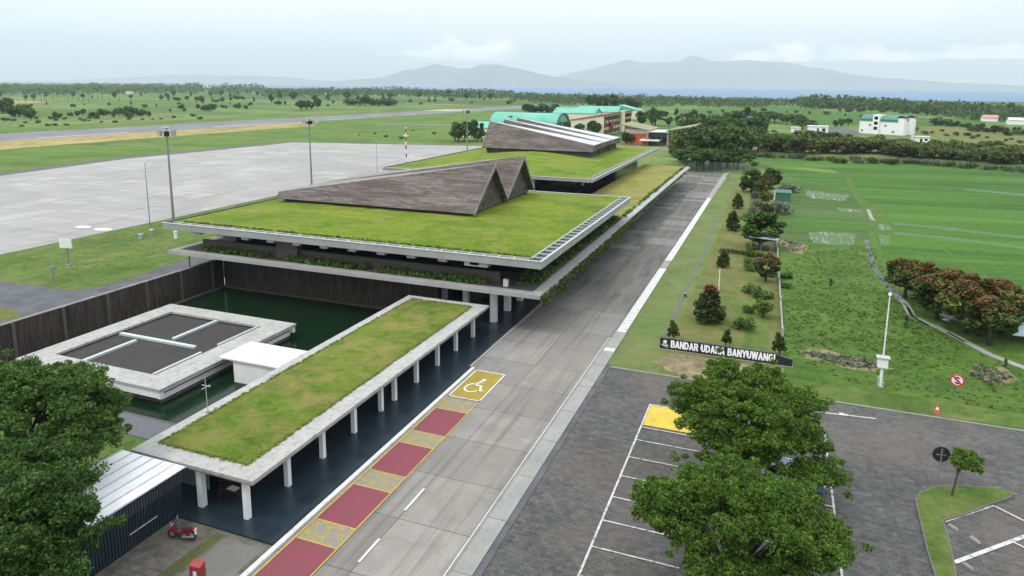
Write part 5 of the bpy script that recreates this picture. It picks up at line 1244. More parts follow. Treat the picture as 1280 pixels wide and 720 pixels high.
MB().hexa([(a[0]-2,y0-2.5,hz1+1.6),(e[0]+1,y0-2.5,hz1-1.0),(e[0]+1,y0+24,hz1-1.0),(a[0]-2,y0+24,hz1+1.6)], [(a[0]-2,y0-2.5,hz1+2.0),(e[0]+1,y0-2.5,hz1-.6),(e[0]+1,y0+24,hz1-.6),(a[0]-2,y0+24,hz1+2.0)]).build('roof', olive, t)
MB().hexa([(f[0]-1,y0-2.5,hz1-1.0),(g2[0]+3,y0-2.5,hz1+1.6),(g2[0]+3,y0+24,hz1+1.6),(f[0]-1,y0+24,hz1-1.0)], [(f[0]-1,y0-2.5,hz1-.6),(g2[0]+3,y0-2.5,hz1+2.0),(g2[0]+3,y0+24,hz1+2.0),(f[0]-1,y0+24,hz1-.6)]).build('roof', olive, t)
MB().box(e[0]-.5, f[0]+.5, y0-4, y0+14, hz1-1.4, hz1-1.1).build('porch_roof', plain('pale_grey_roof', (.42,.43,.45), .5), t)
for x in (e[0], f[0]): MB().box(x-.3, x+.3, y0-3.8, y0-3.2, 0, hz1-1.41).build('pillar', M['fascia'], t)
for k in range(3): MB().box(e[0]+1+2.6*k, e[0]+2.8+2.6*k, y0+1.9, y0+1.99, 1, 3.6).build('window', M['dark_glass'], t)
def cabin(name, label, p, w_, d_, h_, wm, rm, group=None):
    t = thing(name, label, 'cabin' if 'cabin' in name else 'shed', (*p, 0), 0, group); x, y = p
    MB().box(x-w_/2, x+w_/2, y, y+d_, 0, h_).build('wall', wm, t); MB().box(x-w_/2-.3, x+w_/2+.3, y-.4, y+d_+.3, h_+.01, h_+.3).build('roof', rm, t)
    MB().box(x-.5, x+.5, y-.05, y-.01, 0, h_*.75).build('door', M['dark_glass'], t); MB().box(x+w_*.2, x+w_*.38, y-.05, y-.01, h_*.4, h_*.75).build('window', M['dark_glass'], t); return t
pg = plain('pale_sheet', (.55,.57,.58), .5)
cabin('guard_cabin', 'small white cabin with a blue base beside the orange building', (-46.50, 324.26), 4.5, 3, 3.2, plain('cabin_blue', (.04,.10,.30), .5), M['white_wall'])
t = thing('parking_canopy', 'low pale sheet canopy in front of the orange building', 'canopy', (*(-54.26, 315.53), 0)); x, y = (-54.26, 315.53)
MB().hexa([(x-4,y-3,2.3),(x+5,y-3,2.3),(x+5,y+3,2.8),(x-4,y+3,2.8)], [(x-4,y-3,2.4),(x+5,y-3,2.4),(x+5,y+3,2.9),(x-4,y+3,2.9)]).build('roof', pg, t)
for dx in (-3.5, 4.5):
    for dy in (-2.5, 2.5): MB().cyl(x+dx, y+dy, 0, 2.35, .1, 6).build('post', M['galv'], t)
# white building with a green roof
a = (46.96, 455.56); e = (60.72, 444.37)
x0, y0 = a[0]+2.2, a[1]+1; x1 = x0+24; D = 18; h = 7.6
t = thing('white_building', 'white three storey building with dark green curved roof segments among the paddies', 'building', ((x0+x1)/2, y0+D/2, 0))
wb = plain('bright_white_render', (.74,.74,.73), .8, 0, .05, .5); gr = plain('green_curved_roof', (.045,.17,.135), .55, 0, .12, .3)
MB().box(x0, x1, y0, y0+D, 0, h).build('wall', wb, t)
def barrel(xa, xb, ya, yb, z0, rise, name):
    b = MB(); n = 8
    for k in range(n):
        u0, u1 = k/n, (k+1)/n; p = lambda x, u: (x, ya+(yb-ya)*u, z0+rise*math.sin(math.pi*(.12+.76*u)))
        b.poly([p(xa,u0),p(xb,u0),p(xb,u1),p(xa,u1)])
    for x in (xa, xb): b.poly([(x,ya,z0)]+[(x, ya+(yb-ya)*k/n, z0+rise*math.sin(math.pi*(.12+.76*k/n))) for k in range(n+1)]+[(x,yb,z0)])
    b.poly([(xa,ya,z0),(xb,ya,z0),(xb,ya,z0+rise*math.sin(math.pi*.12)),(xa,ya,z0+rise*math.sin(math.pi*.12))])
    return b.build(name, gr, t)
L = x1-x0
barrel(x0+.3, x0+L*.34, y0-.3, y0+11, h, 3.6, 'roof'); barrel(x0+L*.52, x1-.6, y0-.3, y0+11, h, 3.6, 'roof'); barrel(x0+.3, x1-.6, y0+11.2, y0+D, h, 3.6, 'roof')
st = MB().box(x0+L*.35, x0+L*.51, y0-1.2, y0+6, 0, h+3.9).build('stair_tower', wb, t)
for k in range(3): MB().box(x0+L*.385, x0+L*.475, y0-1.26, y0-1.21, 2.6+3*k, 4.4+3*k).build('window', M['dark_glass'], st)
for (yy, hh_) in ((y0-.8, h+2.4), (y0+10.5, h+2.4)):
    c_ = MB().box(x1-1.2, x1+2.2, yy, yy+3.2, 0, hh_).build('corner_pier', wb, t)
    vb = MB(); n = 8
    for k in range(n):
        u0, u1 = math.pi*k/n, math.pi*(k+1)/n
        vb.poly([(x1+.5-2.2*math.cos(u0),yy-.2,hh_+1.3*math.sin(u0)),(x1+.5-2.2*math.cos(u1),yy-.2,hh_+1.3*math.sin(u1)),(x1+.5-2.2*math.cos(u1),yy+3.4,hh_+1.3*math.sin(u1)),(x1+.5-2.2*math.cos(u0),yy+3.4,hh_+1.3*math.sin(u0))])
    vb.poly([(x1+.5-2.2*math.cos(math.pi*k/n),yy-.2,hh_+1.3*math.sin(math.pi*k/n)) for k in range(n+1)])
    vb.build('pier_cap', M['black_metal'], c_)
for k in range(5):
    for z0 in (1.2, 4.6):
        xx = x0+1.2+k*L*.19
        if not L*.33 < xx-x0 < L*.52 and (k+int(z0)) % 2: MB().box(xx, xx+1.3, y0-.05, y0-.01, z0, z0+1.2).build('window', plain('dull_window', (.16,.18,.19), .3), t)
for k in range(2):
    for z0 in (1.4, 5.0): MB().box(x1+.01, x1+.06, y0+4+10.5*k, y0+6+10.5*k, z0, z0+1.6).build('window', M['dark_glass'], t)
t.location.z = 0; t.rotation_euler = (0, 0, R(-33))
cabin('site_cabin', 'long low white house left of the white green roofed building', (22.57, 446.44), 11, 6, 4.2, wb, M['white_wall'])
cabin('site_cabin', 'small white cabin standing in the grass among trees, left of the long low white house', (9.76, 417.58), 5.0, 4, 4.6, wb, M['white_new'])
cabin('field_shed', 'white shed with a thin pole at the right of the roadside trees', (67.53, 392.22), 7.5, 5, 3.0, wb, M['white_new'])
x, y = (65.62, 391.25); thin_pole((x-1.5, y-1), 8.5, .08, 'thin white pole beside the white field shed', 'pole', 'flag_pole', None, False)
hw = [(1238,152,9,'white house with a pink roof at the far edge of the paddies', (.45,.22,.2)), (1276,156,13,'long white low house at the right edge of the paddies', (.5,.5,.5)), (1016,133,7,'tiny house with a red and white front alone in the far paddy', (.4,.15,.12)),
      (1162,133,14,'rust roofed house before the far woods right of the white building', (.25,.10,.08)), (1100,134,10,'white house at the far woods edge above the white building', (.6,.6,.6)), (1128,131,9,'blue roofed house in the far woods above the white building', (.08,.28,.42)),
      (790,122,12,'grey house in the far woods above the cream school', (.5,.5,.5)), (812,124,12,'pale red roofed house in the far woods above the orange building', (.42,.2,.16)), (500,118,10,'white house at the far woods beyond the runway middle', (.65,.65,.65)), (408,116,10,'white house at the far woods above the second flood mast', (.7,.7,.7)),
      (160,116,14,'white house group at the far left woods', (.6,.6,.62)), (258,112,16,'pale tower block at the horizon left of the second flood mast', (.7,.7,.7)), (1268,141,10,'white house among the woods at the far right', (.6,.6,.58)), (567,117,10,'cream house at the far woods left of the marker mast', (.6,.5,.4))]
for (u_, x_y, lab) in ():
    pass
HP = [(166.69, 688.31), (174.93, 638.57), (44.61, 1108.45), (215.76, 1236.49), (134.90, 1129.77), (191.13, 1325.31), (-293.15, 1462.15), (-232.02, 1325.39), (-829.40, 1422.80), (-1004.70, 1381.98), (-1432.35, 1204.25), (-1568.41, 1581.87), (256.34, 968.00), (-799.17, 1645.83)]
for (uu, vv, w_, lab, rc), p in zip(hw, HP):
    hh_ = 3.4 if 'tower' not in lab else 16
    gable_shed('house', lab, 'house', p[0]-w_*.6, p[0]+w_*.6, p[1], p[1]+8, hh_, 2.0, wb, plain('house_roof', rc, .8), 'x', None)
t = thing('water_tower', 'slim red and blue tower rising from the trees behind the road end', 'tower', (*(-15.06, 418.84), 0)); 
part_local(MB().box(-1,1,-1,1,0,6.5), 'red_shaft', plain('brick_red_tower', (.35,.10,.07), .8), t); part_local(MB().box(-1.3,1.3,-1.3,1.3,6.51,10.5), 'blue_tank', plain('slate_blue_tank', (.12,.18,.26), .7), t); part_local(MB().box(1.31,1.36,-.8,.8,7,9.5), 'panel', M['white_metal'], t)
x, y = (-1.49, 445.47)
car((x, y), .2, 'dark car far off on the lane left of the long low white house', plain('far_dark_paint', (.05,.07,.11), .4))

# ------------------------------------------------------------------ planting
# planter shrubs on the terrace, the hanging vines along the drive, plants at the roof edge
rng = np.random.default_rng(11)
P = []
for k in range(360):
    x = rng.uniform(-69,-28.5); 
    if math.sin(x*.9)+math.sin(x*.37+1) < -1.1: continue
    h_ = rng.uniform(.2,.6); P.append(blob_points(26, (x, rng.uniform(65.15,66.75), 4.85+h_*.5), (.4,.35,h_*.6), rng, .2))
def leaf_stuff(name, P, size, m, label, cat, up=.45):
    o = bpy.data.objects.new(name, quads_mesh(name, leaf_quads(np.concatenate(P), size, rng, up), [M[m]])); COL.objects.link(o); return stuff(name, o, label, cat)
leaf_stuff('terrace_plants', P, .2, 'leaf_planter', 'low green plants filling the trough along the front podium edge', 'plants')
P = []
for k in range(420):
    y = 64 + (rng.uniform(0,1)**1.25)*118; L_ = rng.uniform(.3,1.0)*(1.55 if y < 112 else .5)*(.55+.45*math.sin(y*.55)**2)
    n = int(34*L_)+4; z = 4.75 - rng.uniform(0,1,n)**.8*L_*1.3
    P.append(np.stack([-21.15+rng.normal(0,.12,n), y+rng.normal(0,.16,n), z], 1))
leaf_stuff('hanging_vines', P, .17, 'leaf_vine', 'green vines hanging from the podium edge along the drop off road', 'vines', -.2)
P = []
for k in range(330):
    y = rng.uniform(67.5,109.5); P.append(blob_points(24, (rng.uniform(-25,-22.7), y, 5.15), (.45,.45,rng.uniform(.2,.55)), rng, .2))
for k in range(150):
    y = rng.uniform(112,190); P.append(blob_points(12, (-22.6+rng.normal(0,.15), y, 5.0), (.3,.5,.3), rng, .2))
leaf_stuff('roof_edge_plants', P, .2, 'leaf_planter', 'green plants in the bed between the upper roof edge and the road side podium edge', 'plants')
P = []
for k in range(60): P.append(blob_points(40, (rng.uniform(-44,-38), rng.uniform(112,116), 5.6), (.8,.7,.9), rng, .3))
leaf_stuff('courtyard_shrubs', P, .3, 'leaf_planter', 'green shrubs in the gap between the front and the rear terminal', 'shrubs')
P = []
for k in range(420):
    x = rng.uniform(-73,-72.4) if rng.random() < .3 else rng.uniform(-72,-26)
    P.append(blob_points(5, (rng.uniform(-72,-23), 64+.3+1.25*.75+rng.normal(.3,.12), 8.5), (.25,.2,.12), rng, .2))
leaf_stuff('roof_edge_grass', P, .16, 'leaf_planter', 'grass tufts spilling over the gutter along the front roof edge', 'grass', .0)
M['leaf_weed'] = leaf('leaf_weed', (.055,.11,.018), (.08,.145,.026), (.12,.185,.042), .3, clump=.4)
# tufts over the meadow and along its rough edges
def scatter(poly, n, hmin, hmax, per, size, seed):
    r_ = np.random.default_rng(seed); xs_ = [p[0] for p in poly]; ys_ = [p[1] for p in poly]; out = []
    def inside(x, y):
        c = False
        for i in range(len(poly)):
            x1_, y1_ = poly[i-1]; x2_, y2_ = poly[i]
            if (y1_ > y) != (y2_ > y) and x < (x2_-x1_)*(y-y1_)/(y2_-y1_)+x1_: c = not c
        return c
    while len(out) < n:
        x, y = r_.uniform(min(xs_), max(xs_)), r_.uniform(min(ys_), max(ys_))
        if inside(x, y):
            h_ = r_.uniform(hmin,hmax); out.append(blob_points(per, (x,y,h_*.4), (h_*1.3,h_*1.3,h_*.6), r_, .2))
    return out
meadow = [(3.57, 70.10), (3.26, 108.45), (6.97, 117.86), (17.11, 129.16), (17.41, 109.39), (17.43, 94.76), (18.02, 86.10), (20.70, 79.55), (25.02, 72.04), (22.43, 62.71), (16.21, 63.38), (7.35, 64.44)]
leaf_stuff('meadow_tufts', scatter(meadow, 1500, .05, .2, 9, .2, 5) + scatter([(3.51, 72.48), (4.14, 85.73), (16.84, 89.35), (19.39, 76.59), (10.88, 73.10)], 240, .12, .4, 14, .22, 6), .17, 'leaf_weed', 'rough tufts and weeds growing all over the green meadow', 'weeds', 1.2)
leaf_stuff('dry_tufts', scatter([(4.72, 70.57), (11.05, 71.12), (12.92, 69.11), (8.28, 68.04)], 130, .1, .3, 8, .2, 7) + scatter([(20.75, 73.78), (23.58, 71.84), (20.93, 68.29), (19.71, 69.87)], 80, .1, .3, 8, .2, 8) + scatter([(2.63, 126.38), (6.33, 126.58), (6.80, 120.23), (3.88, 115.36)], 60, .1, .4, 8, .2, 9), .2, 'leaf_grey', 'dry grey weeds on the bare soil patches of the meadow', 'weeds', .2)
leaf_stuff('lawn_tufts', scatter([(-105.37, 62.46), (-103.72, 87.86), (-87.48, 81.21), (-84.56, 64.12), (-92.71, 58.52)], 500, .03, .09, 5, .12, 15), .12, 'leaf_weed', 'short rough grass tufts on the west lawn beside the apron', 'grass', 1.5)

# tufts that break up the planted roofs
M['leaf_roof'] = leaf('leaf_roof_grass', (.085,.14,.010), (.135,.19,.014), (.20,.235,.03), .3, clump=.25)
def tufts(name, x0, x1, y0, y1, z, n, s, label, seed, edge=.0):
    r_ = np.random.default_rng(seed); k = 7
    if edge: 
        t_ = r_.uniform(0, 2*(x1-x0)+2*(y1-y0), n); W_, H_ = x1-x0, y1-y0
        X = np.where(t_ < W_, x0+t_, np.where(t_ < W_+H_, x1, np.where(t_ < 2*W_+H_, x0+(t_-W_-H_), x0))); Y = np.where(t_ < W_, y0, np.where(t_ < W_+H_, y0+(t_-W_), np.where(t_ < 2*W_+H_, y1, y0+(t_-2*W_-H_))))
        X = X + r_.normal(0, edge, n); Y = Y + r_.normal(0, edge, n)
    else: X, Y = r_.uniform(x0,x1,n), r_.uniform(y0,y1,n)
    zz_ = z(X, Y); c = np.repeat(np.stack([X,Y,zz_],1), k, 0) + r_.normal(0,1,(n*k,3))*np.array([s,s,s*.35]) + np.array([0,0,s*.3])
    o = bpy.data.objects.new(name, quads_mesh(name, leaf_quads(c, s*1.1, r_, 1.6, 2.0), [M['leaf_roof']])); COL.objects.link(o); return stuff(name, o, label, 'grass')
def rz1(X, Y):
    d = np.clip(np.minimum.reduce([X+72.5, -22.7-X, Y-65, 110-Y])/9, 0, 1); return 8.47 + .25*d*d*(3-2*d)
tufts('roof_grass_tufts', -72, -23.2, 65.2, 83, rz1, 1700, .045, 'rough grass tufts over the front terminal roof', 61); tufts('roof_grass_tufts', -36, -23.2, 83, 109.5, rz1, 800, .045, 'rough grass tufts on the right side of the front terminal roof', 62)
tufts('walkway_grass_tufts', -35.6, -28.65, 28.5, 62.0, lambda X, Y: np.full(len(X), 3.325), 900, .035, 'rough grass tufts over the walkway roof', 63); tufts('walkway_edge_tufts', -35.8, -28.45, 28.25, 62.2, lambda X, Y: np.full(len(X), 3.24), 1500, .055, 'grass tufts creeping over the edge of the walkway lawn', 64, .06)
# near trees
limbed_tree('broad_tree', 'huge dark green tree filling the lower left corner over the shed roof', 'tree', (-39.9, 21.6, 0), 7.0, 3.9, 6.5, M['leaf_near'], M['bark'], 46, 150, .10, 3, None, .6, .32, (0,0), -.45)
limbed_tree('broad_tree', 'dark green tree leaning over the shed at the bottom left picture edge', 'tree', (-38.6, 12.4, 0), 7.0, 2.7, 6.2, M['leaf_near'], M['bark'], 52, 150, .10, 5, None, .6, .3, (5.8,2.4), -.45, ((4.2,-2.2,-1.2,1.6),(5.2,.6,-.8,1.5),(3.4,2.6,-.4,1.6)))
limbed_tree('parking_tree', 'farther of two car park trees, its crown against the name wall', 'tree', (.4, 42.0, 0), 5.3, 3.4, 5.4, M['leaf_mid'], M['bark'], 46, 150, .088, 8, 'trees in the car park', .6, .22, (0,0), -.5, ((4.6,-1.2,-2.2,1.5),(3.6,-2.6,-2.0,1.4),(4.2,.6,-1.6,1.2)))
limbed_tree('parking_tree', 'nearer of two car park trees, at the bottom of the picture', 'tree', (.5, 30.3, 0), 5.2, 3.3, 5.0, M['leaf_mid'], M['bark'], 46, 150, .084, 14, 'trees in the car park', .6, .22, (0,0), -.5, ((-4.2,1.0,.2,1.1),(4.2,1.4,-.6,1.3)))
limbed_tree('island_tree', 'small lopsided young tree on the planted island with its crown blown to the right', 'tree', (*(13.51, 46.69), .15), 1.35, .6, 2.5, M['leaf_mid'], M['bark'], 9, 22, .14, 31, None, .5, .06, (.75,.1), -.1)

# templates for the mid and far trees: each one mesh, copied as separate trees
TM = {}
def tmpl(k, name, kind, seed, m, n, size): TM[k] = small_tree_mesh(name, kind, seed, M[m], n, size)
tmpl('cone', 'cone_tree', 'cone', 1, 'leaf_cone', 3600, .045); tmpl('cone2', 'cone_tree', 'cone', 2, 'leaf_red', 3600, .045); tmpl('cone3', 'cone_tree', 'cone', 9, 'leaf_yellow', 2600, .05)
for q in range(3): tmpl('rust%d'%q, 'rust_tree', 'round', 20+q, 'leaf_rust', 6500, .04)
for q in range(3): tmpl('round%d'%q, 'round_tree', 'round', 40+q, 'leaf_far', 1500, .07); tmpl('wide%d'%q, 'wide_tree', 'wide', 50+q, 'leaf_far', 2200, .06); tmpl('bush%d'%q, 'bush', 'bush', 60+q, 'leaf_far', 700, .13); tmpl('tall%d'%q, 'tall_tree', 'tall', 70+q, 'leaf_far', 1000, .06)
for q in range(2): tmpl('owide%d'%q, 'olive_tree', 'wide', 80+q, 'leaf_olive', 1800, .07); tmpl('obush%d'%q, 'olive_bush', 'bush', 85+q, 'leaf_olive', 700, .13); tmpl('gbush%d'%q, 'grey_bush', 'bush', 88+q, 'leaf_grey', 900, .10); tmpl('palm%d'%q, 'palm_tree', 'palm', 90+q, 'leaf_far', 0, 0)
tmpl('spire', 'spire_shrub', 'tall', 95, 'leaf_cone', 1600, .05); tmpl('yround', 'yellow_shrub', 'round', 96, 'leaf_yellow', 2200, .05); tmpl('dround', 'dark_round_tree', 'round', 97, 'leaf_near', 4200, .045); tmpl('pbush', 'planter_bush', 'bush', 98, 'leaf_planter', 900, .10)
def T_(k, nm, label, cat, p, group=None, wide=1.0): return place(TM[k], nm, label, cat, p[0], p[1], p[2], group, wide)
# garden trees
T_('cone2', 'garden_tree', 'conical garden tree with a reddish top, the nearest behind the name wall', 'tree', (-4.92, 76.60, 4.20), 'conical garden trees', 1.3)
T_('cone', 'garden_tree', 'small conical garden tree behind the white garden pole', 'tree', (-5.30, 102.77, 2.61), 'conical garden trees', 1.15)
T_('cone', 'garden_tree', 'dark conical garden tree just beyond the brown hedge, fourth from the sign', 'tree', (-5.82, 131.72, 3.75), 'conical garden trees', 1.1)
T_('cone', 'garden_tree', 'dark conical garden tree next after the brown hedge tree up the garden', 'tree', (-6.31, 156.87, 3.50), 'conical garden trees', 1.1)
T_('round0', 'garden_tree', 'small dark round tree at the far end of the dry garden', 'tree', (-6.46, 183.79, 2.78), None, 1.1)
T_('palm0', 'small_palm', 'tiny palm on the green verge near the road end', 'palm', (-11.57, 203.00, 2.13), None, 1.6)
T_('spire', 'spiky_shrub', 'spiky dark shrub behind the left end of the name wall', 'shrub', (-7.83, 68.82, 2.29), 'spiky shrubs behind the sign', 1.1)
T_('spire', 'spiky_shrub', 'spiky green shrub behind the middle of the name wall', 'shrub', (-2.51, 69.03, 2.07), 'spiky shrubs behind the sign', 1.0)
T_('spire', 'spiky_shrub', 'spiky dark shrub behind the right end of the name wall', 'shrub', (2.73, 68.60, 2.50), 'spiky shrubs behind the sign', 1.1)
T_('yround', 'yellow_shrub', 'round yellow green shrub on the garden edge near the low wall', 'shrub', (0.96, 80.55, 2.53), None, 1.25)
T_('bush0', 'garden_bush', 'small dark bush left of the round yellow green shrub', 'bush', (-0.84, 81.69, 1.09), None, 1.0)
T_('pbush', 'garden_bush', 'leafy green bush in the middle of the dry garden', 'bush', (-1.00, 75.63, 1.76), None, 1.0)
T_('dround', 'dark_round_tree', 'large dark round tree over the small grey shelter', 'tree', (-0.40, 119.05, 6.59), None, 1.45)
T_('rust0', 'rust_tree', 'rust topped round tree below the grey shelter', 'tree', (0.84, 96.94, 4.27), None, 1.15)
T_('bush1', 'garden_bush', 'dark bush below the rust topped garden tree', 'bush', (0.52, 88.81, 1.49), None, 1.2)
T_('pbush', 'garden_bush', 'light green bush left of the dark bush below the rust topped tree', 'bush', (-0.93, 90.86, 1.31), None, 1.2)
for k, p in enumerate(((-1.49, 101.91, 1.34), (-1.68, 106.35, 1.39), (-1.82, 111.21, 1.45), (-1.97, 116.49, 1.38))): T_('pbush', 'hedge_bush', 'clipped green bush in the short row left of the rust topped tree', 'bush', p, 'clipped bushes in a row by the shelter', .9)
for k, p in enumerate(((-2.14, 143.58, 2.01), (-2.56, 151.11, 2.11), (-2.76, 161.83, 2.26), (-3.00, 174.09, 2.22), (-3.13, 183.81, 2.34), (-2.19, 136.55, 1.92))): T_('gbush%d'%(k%2), 'hedge_bush', 'pale green bush in the row along the far garden edge', 'bush', p, 'pale bushes along the far garden edge', .95)
T_('dround', 'dark_round_tree', 'dark round tree at the far left of the clump before the paddies', 'tree', (-4.53, 184.66, 6.42), None, 1.1)
T_('dround', 'dark_round_tree', 'dark round tree at the far right of the clump before the paddies', 'tree', (0.23, 192.97, 5.97), None, 1.1)
T_('rust1', 'rust_tree', 'rust coloured tree in the middle of the far garden clump', 'tree', (-1.23, 177.57, 6.14), None, .9)
T_('yround', 'yellow_shrub', 'yellow orange round shrub below the far garden clump', 'shrub', (-0.60, 165.13, 4.01), None, 1.1)
T_('rust2', 'rust_tree', 'low rust red tree above the dark round garden tree', 'tree', (-0.09, 148.24, 3.44), None, 1.1)
T_('gbush0', 'grey_bush', 'grey green bush beside the green hut at the paddy edge', 'bush', (5.17, 189.03, 3.00), None, 1.3)
T_('gbush1', 'grey_bush', 'grey green bush right of the dark round tree at the low wall', 'bush', (2.07, 154.16, 3.55), None, 1.0)
T_('bush2', 'meadow_bush', 'dark green bush in the meadow beside the low garden wall', 'bush', (3.67, 99.89, 1.06), None, 1.2)
T_('bush0', 'meadow_bush', 'lower dark green bush in the meadow beside the low garden wall', 'bush', (3.44, 94.67, 0.89), None, 1.2)
# rust coloured tree row at the right
RUST = ((17.89, 96.05, 5.14), (19.76, 92.56, 5.33), (20.04, 87.84, 5.25), (21.70, 88.83, 6.05), (22.10, 83.78, 6.25), (23.26, 83.18, 6.35), (25.67, 86.36, 5.97), (27.36, 88.19, 4.35), (28.24, 85.77, 4.94), (23.46, 80.19, 5.24))
RL = ('leftmost rust and green tree of the row above the canal', 'second rust tree of the row, its crown joined to the leftmost', 'darker green tree at the front of the rust row', 'rust red topped tree behind the darker green one', 'tall rust tree above the white model aircraft', 'broad rust and green tree in the middle of the row', 'rust tree right of the broad middle one', 'small rust tree between the row and the right edge', 'orange topped tree cut by the right picture edge', 'front rust tree standing lowest in the row near the canal')
for k, (p, l) in enumerate(zip(RUST, RL)): T_('rust%d'%(k%3), 'rust_tree', l, 'tree', (p[0], p[1], p[2]*1.12), 'rust coloured trees above the canal', 1.22)
for p, l in (((16.04, 82.67, 1.58), 'thin yellow green sapling left of the canal below the leftmost rust tree'), ((23.17, 73.29, 1.12), 'small dry sapling on the bank below the canal at the right'), ((9.12, 97.05, 1.34), 'dry brown stump plant standing alone in the meadow')): T_('tall0', 'sapling', l, 'sapling', p, None, .7)

# groups of trees beyond
def grow(pts, kinds, name, label, cat, group, wide=1.0):
    for k, p in enumerate(pts): T_(kinds[k % len(kinds)], name, label, cat, p, group, wide*rnd.uniform(.85,1.2))
grow([(-22.77, 226.17, 8.86),(-21.35, 230.84, 7.99),(-18.96, 229.93, 6.78),(-18.11, 230.18, 7.87),(-16.15, 240.32, 8.21),(-14.36, 239.47, 9.83),(-12.55, 243.09, 6.84),(-10.83, 235.24, 7.78)], ['wide0','wide1','wide2'], 'rain_tree', 'dark spreading tree at the end of the road', 'tree', 'spreading trees at the road end', .95)
grow([(-24.41, 240.39, 11.63),(-23.67, 241.45, 15.14),(-19.98, 246.50, 14.68),(-17.02, 243.44, 12.16),(-14.74, 245.14, 15.09)], ['wide0','wide2','round1'], 'rain_tree', 'tall dark spreading tree at the end of the road', 'tree', 'tall spreading trees at the road end', .85)
grow([(-32.67, 283.49, 10.42),(-29.68, 284.01, 8.98),(-28.07, 280.56, 9.75),(-25.23, 279.34, 10.64),(-23.02, 292.78, 11.90),(-21.73, 290.13, 12.86),(-18.69, 290.12, 11.88),(-17.27, 290.87, 11.51),(-15.61, 309.61, 13.56),(-12.13, 295.83, 12.99),(-9.26, 293.53, 10.58)], ['round0','wide1','round2','tall0'], 'dense_tree', 'dense green tree behind the spreading road end trees', 'tree', 'dense trees behind the road end', 1.0)
grow([(-44.55, 379.89, 11.02),(-42.69, 387.85, 11.25),(-36.18, 371.95, 12.63),(-36.16, 384.55, 10.42),(-35.56, 408.79, 10.68),(-28.78, 387.21, 13.25),(-28.28, 416.52, 11.35),(-24.28, 397.66, 13.80),(-22.56, 430.19, 13.39),(-19.08, 415.13, 10.47),(-17.30, 432.89, 15.35),(-12.02, 402.03, 10.76),(-8.74, 393.18, 13.60)], ['round1','wide0','tall1','round2'], 'dense_tree', 'dark tree in the belt right of the orange building', 'tree', 'trees right of the orange building', 1.0)
grow([(-85.09, 461.31, 11.88),(-79.05, 469.91, 12.89),(-79.54, 482.52, 13.35),(-69.32, 475.95, 7.50),(-68.80, 509.31, 11.07),(-64.31, 528.64, 9.01),(-55.34, 494.68, 12.20),(-51.06, 506.47, 8.02),(-45.90, 543.62, 7.52),(-38.03, 543.91, 9.08),(-29.29, 516.87, 9.11),(-24.20, 535.44, 12.23)], ['round0','tall2','wide1'], 'dense_tree', 'dark tree in the far belt above the orange building', 'tree', 'far trees above the orange building', 1.0)
grow([(-35.80, 268.01, 4.42),(-36.44, 282.27, 5.12),(-33.27, 279.12, 4.28),(-32.10, 293.97, 5.67),(-31.29, 281.98, 4.75),(-31.53, 269.27, 4.59),(-31.29, 252.33, 4.92)], ['bush0','bush1','obush0'], 'bush', 'green bush between the rear roof corner and the road end trees', 'bush', 'bushes at the rear roof corner', 1.0)
grow([(-65.54, 319.31, 6.16),(-63.16, 318.89, 5.48),(-62.04, 327.66, 4.83),(-61.24, 344.21, 5.18),(-56.29, 333.38, 5.09),(-55.07, 340.99, 7.20)], ['round2','round0','bush1'], 'dense_tree', 'round tree in front of the orange building', 'tree', 'trees before the orange building', 1.0)
grow([(-99.63, 359.19, 7.47),(-99.60, 373.96, 8.08),(-93.58, 365.03, 8.92),(-89.82, 356.77, 8.33)], ['round1','round0'], 'dense_tree', 'round green tree before the cream school wall', 'tree', 'trees before the cream school', 1.0)
grow([(-131.08, 419.10, 5.61),(-124.45, 411.93, 6.43),(-116.39, 396.10, 6.30)], ['round2','bush0'], 'dense_tree', 'green tree below the hangar arch', 'tree', 'trees below the hangar arch', 1.0)
grow([(-145.46, 300.54, 8.90),(-140.55, 293.72, 9.55),(-142.59, 304.69, 8.76),(-140.02, 302.86, 10.25),(-137.91, 306.06, 9.98),(-133.57, 299.89, 7.72),(-130.47, 298.29, 9.08)], ['tall0','round0','tall1','round1'], 'dense_tree', 'dark bushy tree in the clump left of the rear gables', 'tree', 'clump of trees left of the rear gables', 1.0)
grow([(-228.00, 628.58, 10.10),(-228.57, 643.27, 9.22),(-228.13, 652.40, 9.47),(-236.44, 697.60, 8.94),(-221.13, 658.66, 9.72),(-217.14, 660.38, 10.62),(-223.69, 702.96, 8.43),(-225.29, 715.77, 8.22)], ['round1','round2','bush0'], 'dense_tree', 'dark tree in the clump left of the teal roofs', 'tree', 'trees left of the teal roofs', 1.2)
grow([(-221.32, 844.37, 16.48),(-232.60, 903.75, 15.67),(-204.48, 817.97, 16.04),(-201.18, 832.08, 16.09),(-199.29, 838.52, 13.16),(-196.21, 863.10, 17.59),(-180.96, 804.05, 13.58),(-169.98, 783.66, 11.40),(-164.23, 773.75, 13.97),(-156.86, 762.51, 16.14),(-159.73, 801.16, 12.25),(-149.45, 778.35, 12.03)], ['round1','tall2','round2'], 'dense_tree', 'dark tree in the belt behind the teal roofs', 'tree', 'trees behind the teal roofs', 1.2)
